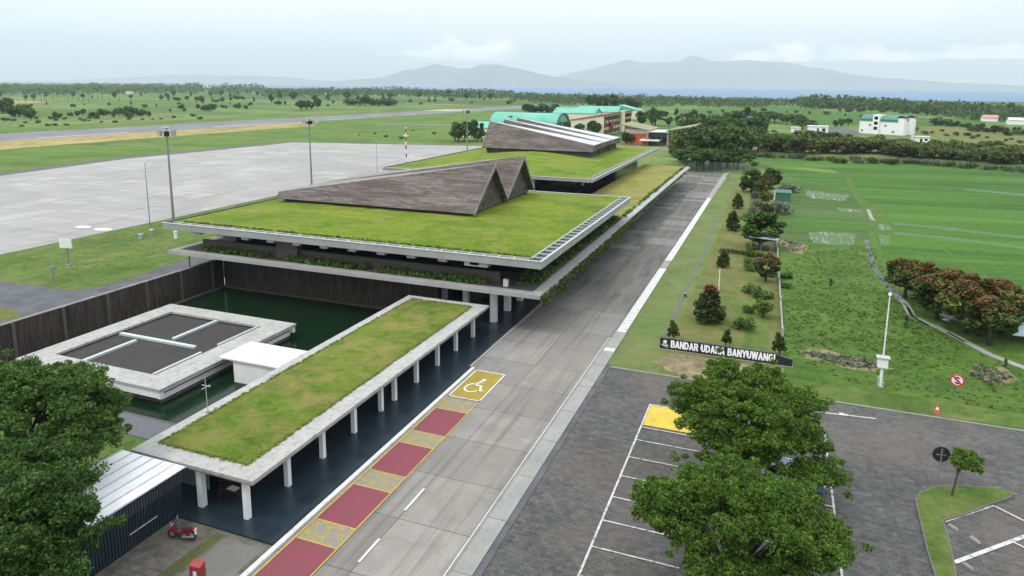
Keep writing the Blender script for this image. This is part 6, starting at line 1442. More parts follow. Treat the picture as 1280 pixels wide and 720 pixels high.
# roadside belt right
grow([(-6.69, 308.52, 7.66),(-3.19, 318.82, 6.24),(-2.04, 318.03, 8.03),(0.53, 311.84, 6.02),(3.36, 313.94, 8.24),(6.58, 322.68, 6.41),(7.92, 305.48, 7.88),(11.62, 306.73, 7.66),(14.33, 307.85, 5.99),(16.80, 314.25, 7.83),(18.74, 315.73, 6.49),(21.06, 318.46, 5.66),(23.65, 309.45, 8.43),(26.13, 314.58, 7.73),(27.28, 312.42, 6.62),(30.53, 322.36, 7.09),(32.65, 317.60, 7.25),(35.96, 324.47, 6.97),(37.72, 321.51, 5.87),(40.58, 323.82, 7.48),(43.09, 316.17, 7.50),(46.12, 322.19, 5.64),(46.00, 306.16, 6.97),(48.12, 313.71, 7.90),(50.36, 305.21, 5.50),(53.58, 312.34, 7.30),(52.72, 301.18, 6.68),(57.99, 313.86, 6.97),(58.56, 306.17, 5.96),(61.60, 309.84, 5.81),(61.53, 303.27, 5.10),(65.73, 313.59, 6.98),(66.47, 304.04, 4.85),(68.94, 306.90, 5.05),(67.78, 295.22, 4.94),(72.81, 306.79, 6.61),(73.55, 302.68, 5.80),(78.42, 309.63, 5.80),(75.82, 292.80, 6.02),(78.75, 297.02, 5.43),(80.60, 299.36, 7.33),(84.42, 302.35, 6.67),(86.33, 301.58, 6.35),(87.45, 301.39, 5.42)], ['owide0','obush0','owide1','obush1','owide0','gbush0'], 'roadside_tree', 'olive green tree in the long belt bounding the paddies', 'tree', 'roadside trees beyond the paddies', 1.05)
grow([(-6.00, 344.33, 7.10),(1.68, 356.62, 6.02),(5.56, 347.52, 5.99),(10.10, 354.88, 7.58),(12.77, 359.81, 8.06),(18.32, 359.82, 7.71),(24.15, 363.71, 6.94),(28.90, 364.14, 7.23),(31.19, 360.12, 5.35),(34.63, 345.22, 6.06),(42.80, 356.71, 6.84),(45.75, 348.70, 5.18),(48.95, 348.33, 5.36),(50.54, 341.53, 6.21),(56.03, 349.06, 5.44),(61.41, 344.91, 5.00),(66.78, 352.34, 5.61),(65.47, 336.90, 4.89),(73.12, 348.43, 6.08),(75.01, 336.30, 5.77),(78.26, 336.71, 6.14),(80.35, 334.56, 5.10),(83.29, 322.24, 4.44),(85.73, 326.09, 5.82),(88.48, 324.45, 6.74),(94.35, 329.10, 5.81)], ['obush0','owide1','bush2','obush1'], 'roadside_tree', 'olive green tree in the rear of the belt bounding the paddies', 'tree', 'rear roadside trees beyond the paddies', 1.05)
grow([(28.52, 283.68, 2.76),(28.69, 274.57, 1.81),(33.26, 277.27, 2.83),(36.71, 281.28, 2.22),(38.75, 280.85, 2.12),(39.73, 275.55, 2.80),(44.39, 281.24, 2.90),(46.43, 281.11, 2.33),(49.11, 282.46, 2.47),(50.79, 277.44, 2.84),(54.07, 278.08, 2.76),(57.04, 276.48, 2.82),(58.16, 279.44, 1.95),(61.34, 273.50, 2.52),(62.81, 274.87, 2.72),(65.51, 277.61, 1.77),(67.10, 270.63, 2.29),(69.90, 272.88, 1.88),(73.43, 273.24, 1.93),(73.53, 269.07, 1.99),(77.79, 272.20, 2.14),(77.27, 267.38, 2.48)], ['gbush0','gbush1','obush1'], 'grey_bush', 'grey green bush at the foot of the roadside belt', 'bush', 'grey bushes at the foot of the roadside belt', 1.2)
grow([(-5.51, 282.71, 2.15),(-2.50, 282.78, 2.45),(-0.09, 280.06, 1.60),(2.75, 282.41, 1.77),(6.47, 281.86, 2.58),(9.65, 281.73, 2.70),(11.89, 277.27, 1.58),(13.79, 277.26, 1.90),(16.04, 279.81, 1.87),(19.79, 278.65, 2.05),(21.68, 272.66, 1.85),(22.97, 272.17, 2.49)], ['gbush1','obush0'], 'grey_bush', 'grey green bush at the left foot of the roadside belt', 'bush', 'grey bushes at the left foot of the belt', 1.2)
T_('wide1', 'rain_tree', 'dark spreading tree alone in the roadside belt left of the small white cabin', 'tree', (2.40, 309.07, 9.04), None, .85)
T_('wide2', 'rain_tree', 'wide dark flat tree at the right above the roadside belt', 'tree', (90.15, 360.43, 4.77), None, 1.6)
grow([(-6.26, 567.93, 9.99),(-2.69, 561.71, 8.74),(2.80, 574.80, 5.87),(5.99, 543.57, 6.50),(10.39, 544.88, 9.00),(14.63, 504.66, 8.91),(15.18, 485.38, 8.10),(18.11, 464.18, 6.60)], ['wide0','wide2','round0'], 'rain_tree', 'dark spreading tree left of the long low white house', 'tree', 'spreading trees by the low white house', 1.2)
grow([(36.39, 515.15, 5.78),(41.25, 531.91, 6.32),(47.18, 549.34, 5.96)], ['round1','round2'], 'dense_tree', 'round tree between the low white house and the white building', 'tree', 'round trees by the white building', 1.1)
grow([(109.12, 590.23, 5.89),(114.38, 601.80, 8.07),(118.13, 605.57, 4.89),(117.43, 582.90, 4.72),(119.20, 575.79, 4.83),(123.67, 573.80, 3.81),(120.02, 544.76, 4.85),(119.04, 518.74, 4.70),(120.89, 520.04, 5.97),(123.92, 516.25, 4.24),(123.52, 496.17, 5.79),(132.39, 519.91, 5.15),(125.15, 480.82, 4.23),(127.71, 485.06, 3.28),(136.95, 504.50, 4.64),(135.67, 490.65, 4.59)], ['round0','bush1','round2','bush2'], 'dense_tree', 'dark tree scattered in the brown fields right of the white building', 'tree', 'scattered trees in the brown fields', 1.25)
grow([(61.53, 837.61, 5.69),(73.87, 877.76, 5.56),(81.59, 858.31, 5.25),(88.19, 887.79, 6.61),(97.21, 888.21, 6.46),(109.17, 887.91, 4.64),(119.92, 873.22, 4.85),(122.72, 843.25, 4.84),(128.65, 850.36, 3.65),(137.37, 850.03, 5.38),(139.20, 802.02, 3.73),(149.09, 818.46, 5.17)], ['round1','bush0'], 'field_tree', 'tiny dark tree on the far paddy bank', 'tree', 'tiny trees on the far paddy bank', 1.1)
# beyond the runway
grow([(-870.79, 584.88, 16.76),(-952.77, 651.28, 19.77),(-897.91, 624.04, 16.68),(-995.41, 697.46, 17.45),(-981.26, 699.53, 20.92),(-947.82, 682.16, 14.25),(-855.87, 629.26, 19.24),(-988.26, 734.36, 17.63),(-970.46, 730.12, 22.78),(-961.91, 732.70, 21.62),(-821.65, 632.21, 15.94),(-922.42, 723.80, 18.37),(-986.85, 782.45, 23.21),(-841.24, 676.13, 14.90),(-820.39, 674.32, 18.94)], ['palm0','palm1'], 'palm_tree', 'dark coconut palm beyond the runway at the left', 'palm', 'coconut palms beyond the runway', 1.0)
grow([(-604.69, 381.26, 7.03),(-613.65, 391.95, 8.00),(-604.05, 389.20, 14.30),(-545.40, 353.81, 8.69),(-547.58, 360.91, 11.60),(-514.93, 343.94, 6.39),(-487.67, 329.06, 7.91)], ['round0','bush0','round1'], 'dense_tree', 'dark tree at the left picture edge beyond the runway', 'tree', 'dark trees at the left picture edge', 1.2)
grow([(-475.75, 338.03, 6.54),(-495.43, 354.38, 4.84),(-515.81, 378.67, 4.08),(-501.69, 374.69, 5.18),(-508.09, 384.34, 6.44),(-476.26, 369.12, 6.24),(-504.54, 398.52, 6.92),(-461.71, 372.73, 5.73),(-477.06, 395.21, 6.65),(-462.17, 386.65, 6.05),(-492.29, 419.99, 5.64),(-454.76, 397.95, 5.19)], ['round1','bush0','bush2','round2'], 'bush', 'dark bush in the rough field beyond the left runway', 'bush', 'bushes beyond the left runway', 0.81)
T_('bush1', 'bush', 'largest dark bush beyond the runway left of the first flood mast', 'bush', (-486.64, 404.58, 11.20), None, 1.05); T_('bush2', 'bush', 'flat dark bush joined to the largest bush beyond the runway', 'bush', (-476.61, 410.85, 6.62), None, .9)
grow([(-507.20, 466.65, 3.75),(-566.14, 535.63, 6.71),(-524.06, 498.52, 3.82),(-527.07, 518.37, 6.88),(-509.25, 509.70, 7.78),(-528.33, 537.94, 8.02),(-519.30, 547.23, 4.83),(-536.46, 581.11, 7.48),(-521.08, 576.62, 5.14)], ['round1','bush2','bush0'], 'bush', 'dark bush beyond the runway between the first two flood masts', 'bush', 'bushes between the first two flood masts', 0.74)
grow([(-455.34, 582.73, 11.12),(-458.99, 595.33, 10.44),(-458.83, 603.11, 8.89),(-477.99, 640.41, 10.92)], ['round0','round2'], 'dense_tree', 'dark round tree beyond the runway at the second flood mast', 'tree', 'round trees at the second flood mast', 1.2)
grow([(-505.90, 739.38, 8.52),(-513.34, 762.10, 12.39),(-513.01, 777.16, 11.98),(-478.73, 735.48, 12.96),(-489.08, 770.73, 12.81),(-458.10, 733.05, 7.23),(-497.25, 812.76, 8.64),(-461.82, 765.13, 13.31)], ['round1','bush1','round0'], 'dense_tree', 'dark tree beyond the middle of the runway', 'tree', 'trees beyond the middle runway', 1.2)
grow([(-652.24, 772.29, 13.30),(-779.53, 943.09, 15.04),(-724.82, 909.37, 14.31),(-633.79, 818.61, 10.52),(-637.55, 849.50, 11.43),(-657.63, 907.56, 13.67),(-680.50, 991.90, 16.57),(-614.15, 908.62, 12.48),(-657.52, 1016.92, 11.27),(-614.11, 998.52, 12.48),(-664.21, 1103.92, 11.73),(-537.81, 949.43, 13.62),(-661.39, 1208.34, 16.55),(-499.39, 942.72, 8.83),(-641.90, 1297.32, 18.20),(-522.37, 1079.59, 12.02),(-524.70, 1133.70, 16.08),(-515.56, 1169.95, 16.16),(-497.65, 1177.83, 13.76),(-500.94, 1264.75, 17.04)], ['round0','tall1','round2','palm0'], 'field_tree', 'small dark tree in the fields before the far woods', 'tree', 'small trees before the far woods', 1.0)
grow([(-858.39, 776.57, 9.05),(-856.55, 787.97, 8.48),(-836.66, 784.40, 8.04),(-853.22, 817.52, 7.29),(-828.05, 797.78, 6.64),(-808.71, 801.90, 11.03),(-698.62, 695.78, 7.51),(-736.36, 751.47, 6.97),(-731.73, 754.67, 6.34),(-713.47, 746.02, 8.51),(-757.04, 808.07, 10.51),(-842.96, 916.00, 9.14),(-784.31, 865.46, 6.62),(-695.08, 786.53, 7.58)], ['round0','tall2','bush1'], 'field_tree', 'small dark tree in the fields beyond the left runway', 'tree', 'small trees in the left far fields', 1.0)
grow([(-493.50, 315.72, 3.12),(-482.79, 314.14, 2.25),(-455.59, 303.41, 1.77),(-497.45, 339.33, 2.40),(-488.30, 343.86, 2.86),(-462.38, 329.27, 2.46),(-476.60, 345.72, 2.49),(-462.96, 347.27, 2.10),(-475.28, 364.08, 2.77),(-465.74, 361.94, 3.23)], ['bush1','bush2'], 'bush', 'low dark bush in the grass along the runway edge', 'bush', 'low bushes along the runway edge', 0.93)
grow([(-205.08, 308.42, 0.90),(-203.62, 321.19, 1.13),(-187.26, 305.91, 1.69),(-173.58, 297.47, 1.63),(-197.68, 352.50, 1.11),(-174.87, 335.01, 1.73),(-168.50, 341.46, 1.40),(-186.86, 384.26, 1.84),(-157.54, 350.76, 1.44)], ['bush1','obush1'], 'bush', 'low bush in the airfield grass beyond the apron', 'bush', 'low bushes beyond the apron', 0.93)

grow([(-713.60, 447.27, 5.00),(-744.69, 482.82, 4.93),(-740.46, 501.78, 4.03),(-769.64, 540.10, 5.13),(-695.38, 516.67, 4.82),(-722.19, 548.99, 3.28),(-722.47, 579.61, 3.96),(-697.72, 588.39, 6.57),(-632.06, 548.88, 4.84),(-628.30, 560.97, 3.59),(-697.07, 655.77, 3.31),(-708.33, 695.65, 4.87),(-565.15, 590.22, 4.20),(-643.10, 684.93, 3.36),(-596.23, 668.02, 5.44)], ['bush0','round1','bush2','tall1'], 'bush', 'small dark bush in the far fields beyond the runway at the left', 'bush', 'small bushes in the left far fields', 0.81)
grow([(-596.18, 717.29, 7.22),(-564.11, 691.98, 6.64),(-557.00, 717.42, 3.76),(-506.13, 697.73, 3.65),(-555.95, 778.70, 5.58),(-566.79, 854.50, 6.36),(-581.86, 899.72, 4.12),(-520.32, 859.93, 6.41),(-528.54, 936.82, 5.51),(-451.99, 828.81, 4.70),(-489.71, 943.00, 7.21),(-501.60, 1023.72, 7.97),(-435.23, 958.13, 3.80),(-473.11, 1092.02, 6.28),(-359.96, 920.99, 7.49)], ['bush1','round0','obush0'], 'bush', 'small dark bush in the far fields beyond the middle runway', 'bush', 'small bushes in the middle far fields', 0.81)
grow([(-1139.37, 711.54, 9.71),(-1185.26, 758.97, 9.40),(-1160.02, 754.85, 5.70),(-1032.47, 695.23, 7.79),(-1031.26, 705.98, 9.13),(-1146.31, 806.54, 9.23),(-1015.67, 741.45, 9.40),(-1158.67, 863.55, 9.33),(-1067.17, 810.53, 8.03),(-1015.02, 786.94, 5.39),(-1129.44, 901.37, 11.61),(-1066.39, 868.99, 10.99),(-984.04, 831.21, 7.46),(-1094.45, 946.20, 8.27),(-1161.56, 1029.57, 12.95),(-1006.25, 923.22, 8.87),(-1105.55, 1030.68, 12.65),(-1036.03, 1006.19, 10.82),(-1130.74, 1133.02, 9.46),(-1047.39, 1065.73, 9.99),(-1094.94, 1143.64, 12.92),(-925.98, 997.78, 6.77),(-982.19, 1087.01, 6.71),(-1048.18, 1198.22, 9.87)], ['round0','tall0','palm1','round2'], 'field_tree', 'dark tree at the near edge of the far left woods', 'tree', 'trees edging the far left woods', 1.1)
grow([(-420.96, 277.86, 1.58),(-445.45, 304.69, 2.64),(-414.03, 288.92, 2.21),(-413.29, 292.89, 2.00),(-411.44, 298.90, 1.70),(-443.45, 335.12, 2.28),(-444.45, 339.70, 1.32),(-421.17, 330.60, 1.46),(-410.61, 332.04, 2.36),(-435.42, 363.64, 2.50),(-427.65, 368.22, 1.74),(-420.92, 371.00, 1.51),(-421.07, 378.56, 1.59),(-428.57, 396.88, 2.52),(-439.58, 426.47, 2.93),(-399.18, 393.43, 2.84)], ['bush1','obush1'], 'bush', 'low bush in the rough grass beyond the runway', 'bush', 'low bushes beyond the runway', 0.99)
grow([(-80.88, 726.58, 4.66),(-66.46, 730.89, 3.91),(-54.31, 744.20, 4.84),(-44.68, 772.46, 3.32),(-24.21, 807.60, 2.84),(-16.24, 834.97, 5.20),(7.43, 787.89, 2.97),(16.90, 801.57, 3.62),(28.38, 753.73, 4.05),(44.84, 777.01, 4.30),(58.87, 730.77, 3.15),(72.17, 716.30, 2.92)], ['round0','bush0'], 'field_tree', 'tiny tree in the far paddies left of the white building', 'tree', 'tiny trees in the far paddies', 1.1)
grow([(76.79, 503.79, 2.11),(83.69, 510.33, 3.44),(81.85, 469.16, 3.28),(88.26, 483.42, 1.77),(97.70, 506.24, 2.33),(90.80, 457.88, 2.29),(97.25, 464.89, 3.05),(102.84, 465.33, 3.11),(100.27, 439.31, 3.10),(106.49, 457.30, 2.30),(109.06, 450.45, 1.74),(103.28, 403.80, 2.66),(112.00, 426.60, 1.83),(118.69, 443.25, 1.55),(114.93, 414.66, 2.34),(121.05, 423.84, 2.71)], ['obush0','bush1','gbush0'], 'bush', 'low bush in the brown fields above the roadside belt', 'bush', 'low bushes in the brown fields', 0.87)
# the far woods: thousands of crowns reading as one dark band
rng = np.random.default_rng(77)
def woods(name, rows, label, seed):
    rng = np.random.default_rng(seed); P = []; S = []
    for (x, y, h) in rows:
        h *= .72; n = 46; c = np.array([x, y, h*.55]); w_ = h*rng.uniform(.5,1.0)
        P.append(blob_points(n, c, (w_, w_, h*.5), rng, .45)); S.append(np.full(n, h*.20))
    o = bpy.data.objects.new(name, quads_mesh(name, leaf_quads(np.concatenate(P), np.concatenate(S), rng, .3), [M['leaf_far']])); COL.objects.link(o)
    return stuff(name, o, label, 'woods')
woods('western_woods', [(-1713,994,12),(-1955,1139,19),(-1799,1050,22),(-1677,980,17),(-1831,1072,23),(-1401,821,16),(-1928,1133,18),(-2012,1186,20),(-1513,892,18),(-1996,1181,22),(-1481,876,14),(-1397,828,16),(-1491,886,15),(-1397,830,13),(-1766,1053,16),(-1410,841,10),(-1673,1002,12),(-1752,1051,12),(-1598,961,20),(-1509,909,19),(-1603,968,16),(-1492,901,18),(-1476,894,9),(-2121,1289,22),(-1663,1011,20),(-1544,940,16),(-1396,851,9),(-1682,1028,17),(-1669,1023,20),(-1725,1059,13),(-1774,1092,20),(-1738,1071,22),(-1588,980,17),(-1663,1029,16),(-1904,1182,21),(-1541,957,15),(-1510,939,12),(-1386,864,16),(-1459,911,13),(-1652,1033,18),(-1665,1045,15),(-1864,1172,20),(-2073,1306,25),(-1781,1124,12),(-1860,1177,13),(-1414,894,16),(-1401,887,10),(-1678,1067,20),(-1475,938,12),(-1414,902,15),(-1578,1008,15),(-1499,960,11),(-1594,1023,20),(-1615,1039,19),(-1452,934,15),(-2048,1324,21),(-1989,1288,26),(-1739,1128,12),(-2094,1363,21),(-1452,944,16),(-1693,1104,22),(-1832,1198,22),(-1715,1123,12),(-1386,907,11),(-2005,1319,16),(-1474,970,11),(-1478,974,15),(-2233,1477,28),(-2142,1420,22),(-1885,1252,14),(-1724,1146,21),(-1507,1003,17),(-1806,1206,12),(-1779,1190,20),(-2039,1367,14),(-2177,1464,23),(-1857,1250,15),(-1717,1158,13),(-1503,1015,15),(-1454,984,17),(-1787,1211,18),(-1700,1154,19),(-1504,1024,18),(-1609,1097,17),(-2097,1435,17),(-1527,1046,13),(-1491,1023,17),(-2186,1504,19),(-1394,960,11),(-1838,1268,25),(-1392,962,17),(-1360,942,16),(-1757,1219,17),(-1833,1277,22),(-1975,1377,17),(-1506,1051,20),(-1717,1201,12),(-2071,1453,25),(-1444,1014,13),(-1966,1385,23),(-1492,1052,15),(-1424,1006,19),(-1519,1075,13),(-1437,1018,12),(-1524,1083,20),(-1525,1086,15),(-1649,1177,14),(-1779,1272,21),(-1981,1421,22),(-1642,1179,20),(-1404,1010,20),(-2185,1576,17),(-1888,1365,23),(-1735,1258,16),(-1395,1011,18),(-1343,976,14),(-1850,1349,15),(-1814,1325,20),(-1955,1431,14),(-1488,1091,19),(-1852,1360,22),(-1498,1102,16),(-1426,1051,11),(-1671,1234,23),(-1411,1044,12),(-1950,1447,17),(-2069,1539,28),(-1353,1007,16),(-1375,1026,15),(-1777,1329,19),(-1644,1231,21),(-2257,1697,18),(-2010,1514,22),(-1969,1487,20),(-2057,1556,29),(-2280,1729,24),(-2271,1725,26),(-1358,1032,12),(-1604,1223,21),(-2224,1699,24),(-1944,1489,29),(-1713,1314,18),(-2264,1742,27),(-1491,1146,16),(-1794,1384,25),(-2266,1754,27),(-1367,1057,20),(-1543,1198,22),(-1897,1475,27),(-1899,1481,27),(-2291,1791,34),(-1496,1170,12),(-2184,1713,29),(-1904,1496,19),(-1912,1506,16),(-2205,1741,23),(-2174,1719,18),(-2193,1740,25),(-1374,1090,17),(-1398,1112,12),(-1437,1144,14),(-1866,1491,16),(-1711,1369,24),(-2155,1729,27),(-1762,1417,17),(-1418,1142,11),(-1601,1291,17),(-1767,1430,15),(-1382,1120,17),(-1513,1228,15),(-1590,1293,19),(-1760,1437,15),(-2229,1823,22),(-1802,1478,19),(-2171,1785,30),(-1358,1116,12),(-1798,1482,14),(-2093,1729,17),(-1495,1237,16),(-1407,1167,20),(-1813,1506,16),(-1309,1089,16),(-1624,1356,16),(-1883,1574,21),(-1929,1616,29),(-1576,1323,18),(-1575,1326,17),(-1434,1210,16),(-1435,1213,23),(-1994,1690,24),(-1711,1453,15),(-2223,1892,19),(-1928,1645,30),(-1445,1235,13),(-1654,1416,21),(-2304,1979,22),(-1739,1497,21),(-1946,1679,22),(-1916,1656,22),(-1408,1218,20),(-2280,1980,20),(-1450,1260,12),(-1591,1386,17),(-1602,1397,20),(-2015,1764,22),(-1610,1410,16),(-1335,1172,16),(-1480,1302,21),(-1602,1412,23),(-1460,1290,15),(-1574,1394,26),(-1877,1666,31),(-1925,1712,27),(-1399,1247,14),(-1853,1657,18),(-1900,1703,22),(-1363,1223,19),(-2260,2035,25),(-1408,1269,12),(-1464,1322,19),(-1840,1666,23),(-1313,1189,11),(-1284,1166,17),(-1908,1739,23),(-2271,2075,20),(-1885,1725,25),(-1628,1493,18),(-1628,1497,17),(-1288,1186,17),(-1611,1488,21),(-1679,1553,21),(-1625,1508,23),(-2116,1969,18),(-1949,1816,24),(-1559,1455,19),(-1407,1315,24),(-1581,1482,18),(-1906,1793,16),(-1406,1325,18),(-1785,1684,23),(-1939,1835,22),(-1963,1861,20),(-1541,1464,24),(-1306,1242,14),(-1487,1417,25),(-1601,1533,27),(-1619,1554,23),(-1345,1292,12),(-2229,2147,20),(-2044,1973,18),(-2074,2009,33),(-1654,1604,22),(-2022,1967,35),(-1363,1327,17),(-2181,2131,27),(-1472,1440,24),(-1248,1222,11),(-1334,1309,12),(-1427,1406,16),(-2082,2056,27),(-1369,1353,24),(-1656,1643,27),(-1787,1777,27),(-1440,1435,14),(-1997,1996,24),(-1701,1701,27),(-1632,1635,21),(-1635,1645,21),(-1508,1518,24),(-1379,1392,15),(-2098,2124,23),(-1799,1824,24),(-1400,1424,13),(-1436,1462,25),(-1500,1530,16),(-1204,1232,19),(-1319,1352,22),(-1250,1284,17),(-2079,2142,28),(-1341,1383,16),(-1302,1348,17),(-1658,1722,19),(-1227,1275,21),(-1912,1993,27),(-1703,1781,20),(-1293,1354,17),(-2052,2155,31),(-1865,1964,21),(-2062,2175,30),(-1490,1574,25),(-1321,1398,16),(-2012,2139,37),(-1383,1472,19),(-2211,2360,24),(-1536,1644,18),(-1248,1338,21),(-1711,1838,28),(-1373,1478,15),(-1678,1811,30),(-1508,1631,15),(-1957,2124,27),(-1300,1413,22),(-1177,1282,16),(-1246,1360,21),(-1666,1823,30),(-1632,1792,16),(-1708,1881,24),(-1814,2002,33),(-1619,1789,19),(-1907,2115,37),(-2125,2362,21),(-1316,1463,20),(-1455,1624,20),(-1323,1479,17),(-1185,1328,20),(-1480,1663,21),(-2106,2375,22),(-1644,1857,23),(-1728,1958,24),(-2004,2274,39),(-1453,1654,25),(-1484,1693,29),(-1363,1556,20),(-1813,2079,23),(-1243,1426,13),(-1614,1858,30),(-1282,1480,16),(-1221,1412,15),(-1732,2008,25),(-2031,2360,22)] + [(-2756,1606,24),(-2007,1169,15),(-2642,1544,25),(-2617,1531,19),(-2784,1633,21),(-2743,1611,19),(-2526,1486,22),(-2060,1214,19),(-2002,1183,16),(-2044,1209,16),(-2307,1367,18),(-2721,1617,19),(-2089,1244,17),(-2799,1670,18),(-2300,1375,18),(-2690,1611,19),(-2244,1345,16),(-2386,1434,19),(-2111,1271,14),(-2061,1244,19),(-1998,1207,18),(-2178,1318,20),(-2031,1232,16),(-2751,1674,24),(-2151,1309,20),(-2760,1685,18),(-2662,1629,24),(-2327,1426,20),(-2363,1450,15),(-2101,1292,14),(-1970,1214,15),(-2561,1582,24),(-2113,1306,15),(-2037,1263,19),(-2288,1420,17),(-2520,1570,18),(-2750,1716,20),(-2489,1556,18),(-2557,1602,23),(-2282,1432,20),(-2067,1299,18),(-2202,1386,18),(-2720,1718,22),(-2780,1760,25),(-2239,1419,15),(-2558,1625,21),(-2507,1595,18),(-2478,1578,17),(-2074,1324,14),(-2101,1343,19),(-2306,1477,20),(-1962,1259,19),(-2718,1751,18),(-2265,1460,17),(-2105,1358,20),(-2723,1762,25),(-2687,1743,27),(-2781,1808,22),(-2210,1439,20),(-2360,1538,23),(-2033,1328,20),(-2207,1446,16),(-2528,1660,20),(-2304,1515,21),(-2010,1323,19),(-2557,1689,23),(-2124,1404,16),(-2159,1431,16),(-2350,1562,19),(-2443,1626,23),(-2365,1578,20),(-2738,1830,27),(-2864,1918,22),(-2104,1410,15),(-2020,1356,16),(-2891,1949,21),(-2442,1647,21),(-1979,1337,20),(-1965,1330,19),(-2262,1536,16),(-2843,1935,24),(-2441,1664,23),(-2162,1476,18),(-2749,1882,27),(-2515,1725,21),(-2849,1959,22),(-2099,1445,18),(-2906,2005,26),(-2819,1949,25),(-2495,1727,24),(-2906,2018,21),(-2003,1392,18),(-2134,1485,22),(-2875,2006,25),(-2322,1624,20),(-2707,1896,19),(-2590,1819,24),(-2526,1777,25),(-2380,1677,21),(-1963,1386,19),(-2128,1505,19),(-2891,2052,21),(-2774,1971,21),(-2118,1508,18),(-2405,1715,18),(-2399,1715,25),(-2784,1996,28),(-2025,1454,16),(-1985,1427,16),(-2228,1606,24),(-2378,1718,22),(-2074,1499,17),(-2752,1997,27),(-2797,2034,24),(-2324,1691,19),(-2065,1507,15),(-2600,1900,20),(-2152,1576,19),(-2722,1999,24),(-2847,2096,23),(-2351,1732,19),(-1956,1444,18),(-1987,1471,20),(-2294,1700,25),(-2377,1767,19),(-2461,1832,25),(-2335,1742,19),(-2746,2054,21),(-2311,1730,22),(-2461,1849,24),(-2919,2198,28),(-1971,1484,15),(-2498,1886,25),(-2909,2204,27),(-2765,2098,21),(-2078,1578,23),(-2588,1970,25),(-2490,1901,20),(-2484,1901,21),(-2854,2188,26),(-2542,1951,25),(-1955,1504,20),(-2234,1721,19),(-2205,1703,19),(-2335,1809,19),(-2927,2271,32),(-2398,1866,26),(-2149,1674,21),(-2884,2253,29),(-2473,1935,20),(-2105,1650,21),(-2933,2303,30),(-2877,2267,22),(-1942,1532,21),(-2912,2303,26),(-2426,1921,27),(-2760,2193,27),(-1939,1542,19),(-2174,1731,17),(-2041,1630,22),(-2732,2188,26),(-2963,2376,32),(-2265,1819,20),(-2539,2046,26),(-2838,2293,30),(-1992,1610,18),(-2267,1838,18),(-2340,1899,24),(-2365,1926,26),(-2457,2005,28),(-2708,2215,25),(-2053,1680,23),(-2349,1930,21),(-2249,1850,26),(-2031,1673,19),(-2141,1768,21),(-2761,2285,29),(-2520,2092,23),(-2641,2197,22),(-2285,1903,22),(-1935,1614,15),(-2605,2181,24),(-2617,2194,21),(-2441,2050,29),(-2212,1861,20),(-2713,2290,28),(-2609,2206,22),(-2115,1791,19),(-2692,2287,26),(-2095,1782,18),(-3012,2571,32),(-2490,2127,22),(-2237,1915,24),(-2731,2345,28),(-2401,2067,28),(-2928,2526,30),(-2157,1863,18),(-1953,1690,23),(-2855,2480,28),(-2167,1884,18),(-2479,2162,23),(-2242,1958,26),(-2245,1964,22),(-2257,1979,27),(-1956,1717,18),(-2260,1990,24),(-2701,2386,28),(-2848,2521,28),(-3049,2706,26),(-2307,2049,23),(-2367,2108,26),(-2106,1880,19),(-2434,2176,22),(-2942,2638,30),(-2486,2232,29),(-2954,2662,32),(-2705,2442,33),(-1936,1750,19),(-2189,1984,22),(-2902,2638,34),(-1977,1800,21),(-2831,2585,33),(-1967,1796,24),(-1975,1808,22),(-1924,1767,20),(-2097,1929,22),(-1959,1807,23),(-2257,2087,20),(-2072,1917,24),(-2688,2498,30),(-1923,1788,23),(-1973,1840,25),(-2206,2060,23),(-2938,2754,31),(-2231,2096,26),(-2146,2020,19),(-2207,2081,27),(-3031,2865,30),(-2678,2538,23),(-2067,1963,20),(-2309,2198,28),(-2133,2032,27),(-1919,1834,19),(-2976,2852,26),(-2087,2002,27),(-2149,2068,19),(-2083,2009,20),(-2846,2750,37),(-2258,2186,20),(-1964,1905,23),(-1906,1854,20),(-3064,2991,27),(-2597,2539,28),(-2895,2839,38),(-2728,2680,36),(-3133,3084,28),(-1904,1876,25),(-2103,2078,27),(-3138,3112,41),(-2897,2878,26)], 'dark far woods along the horizon at the left', 1)
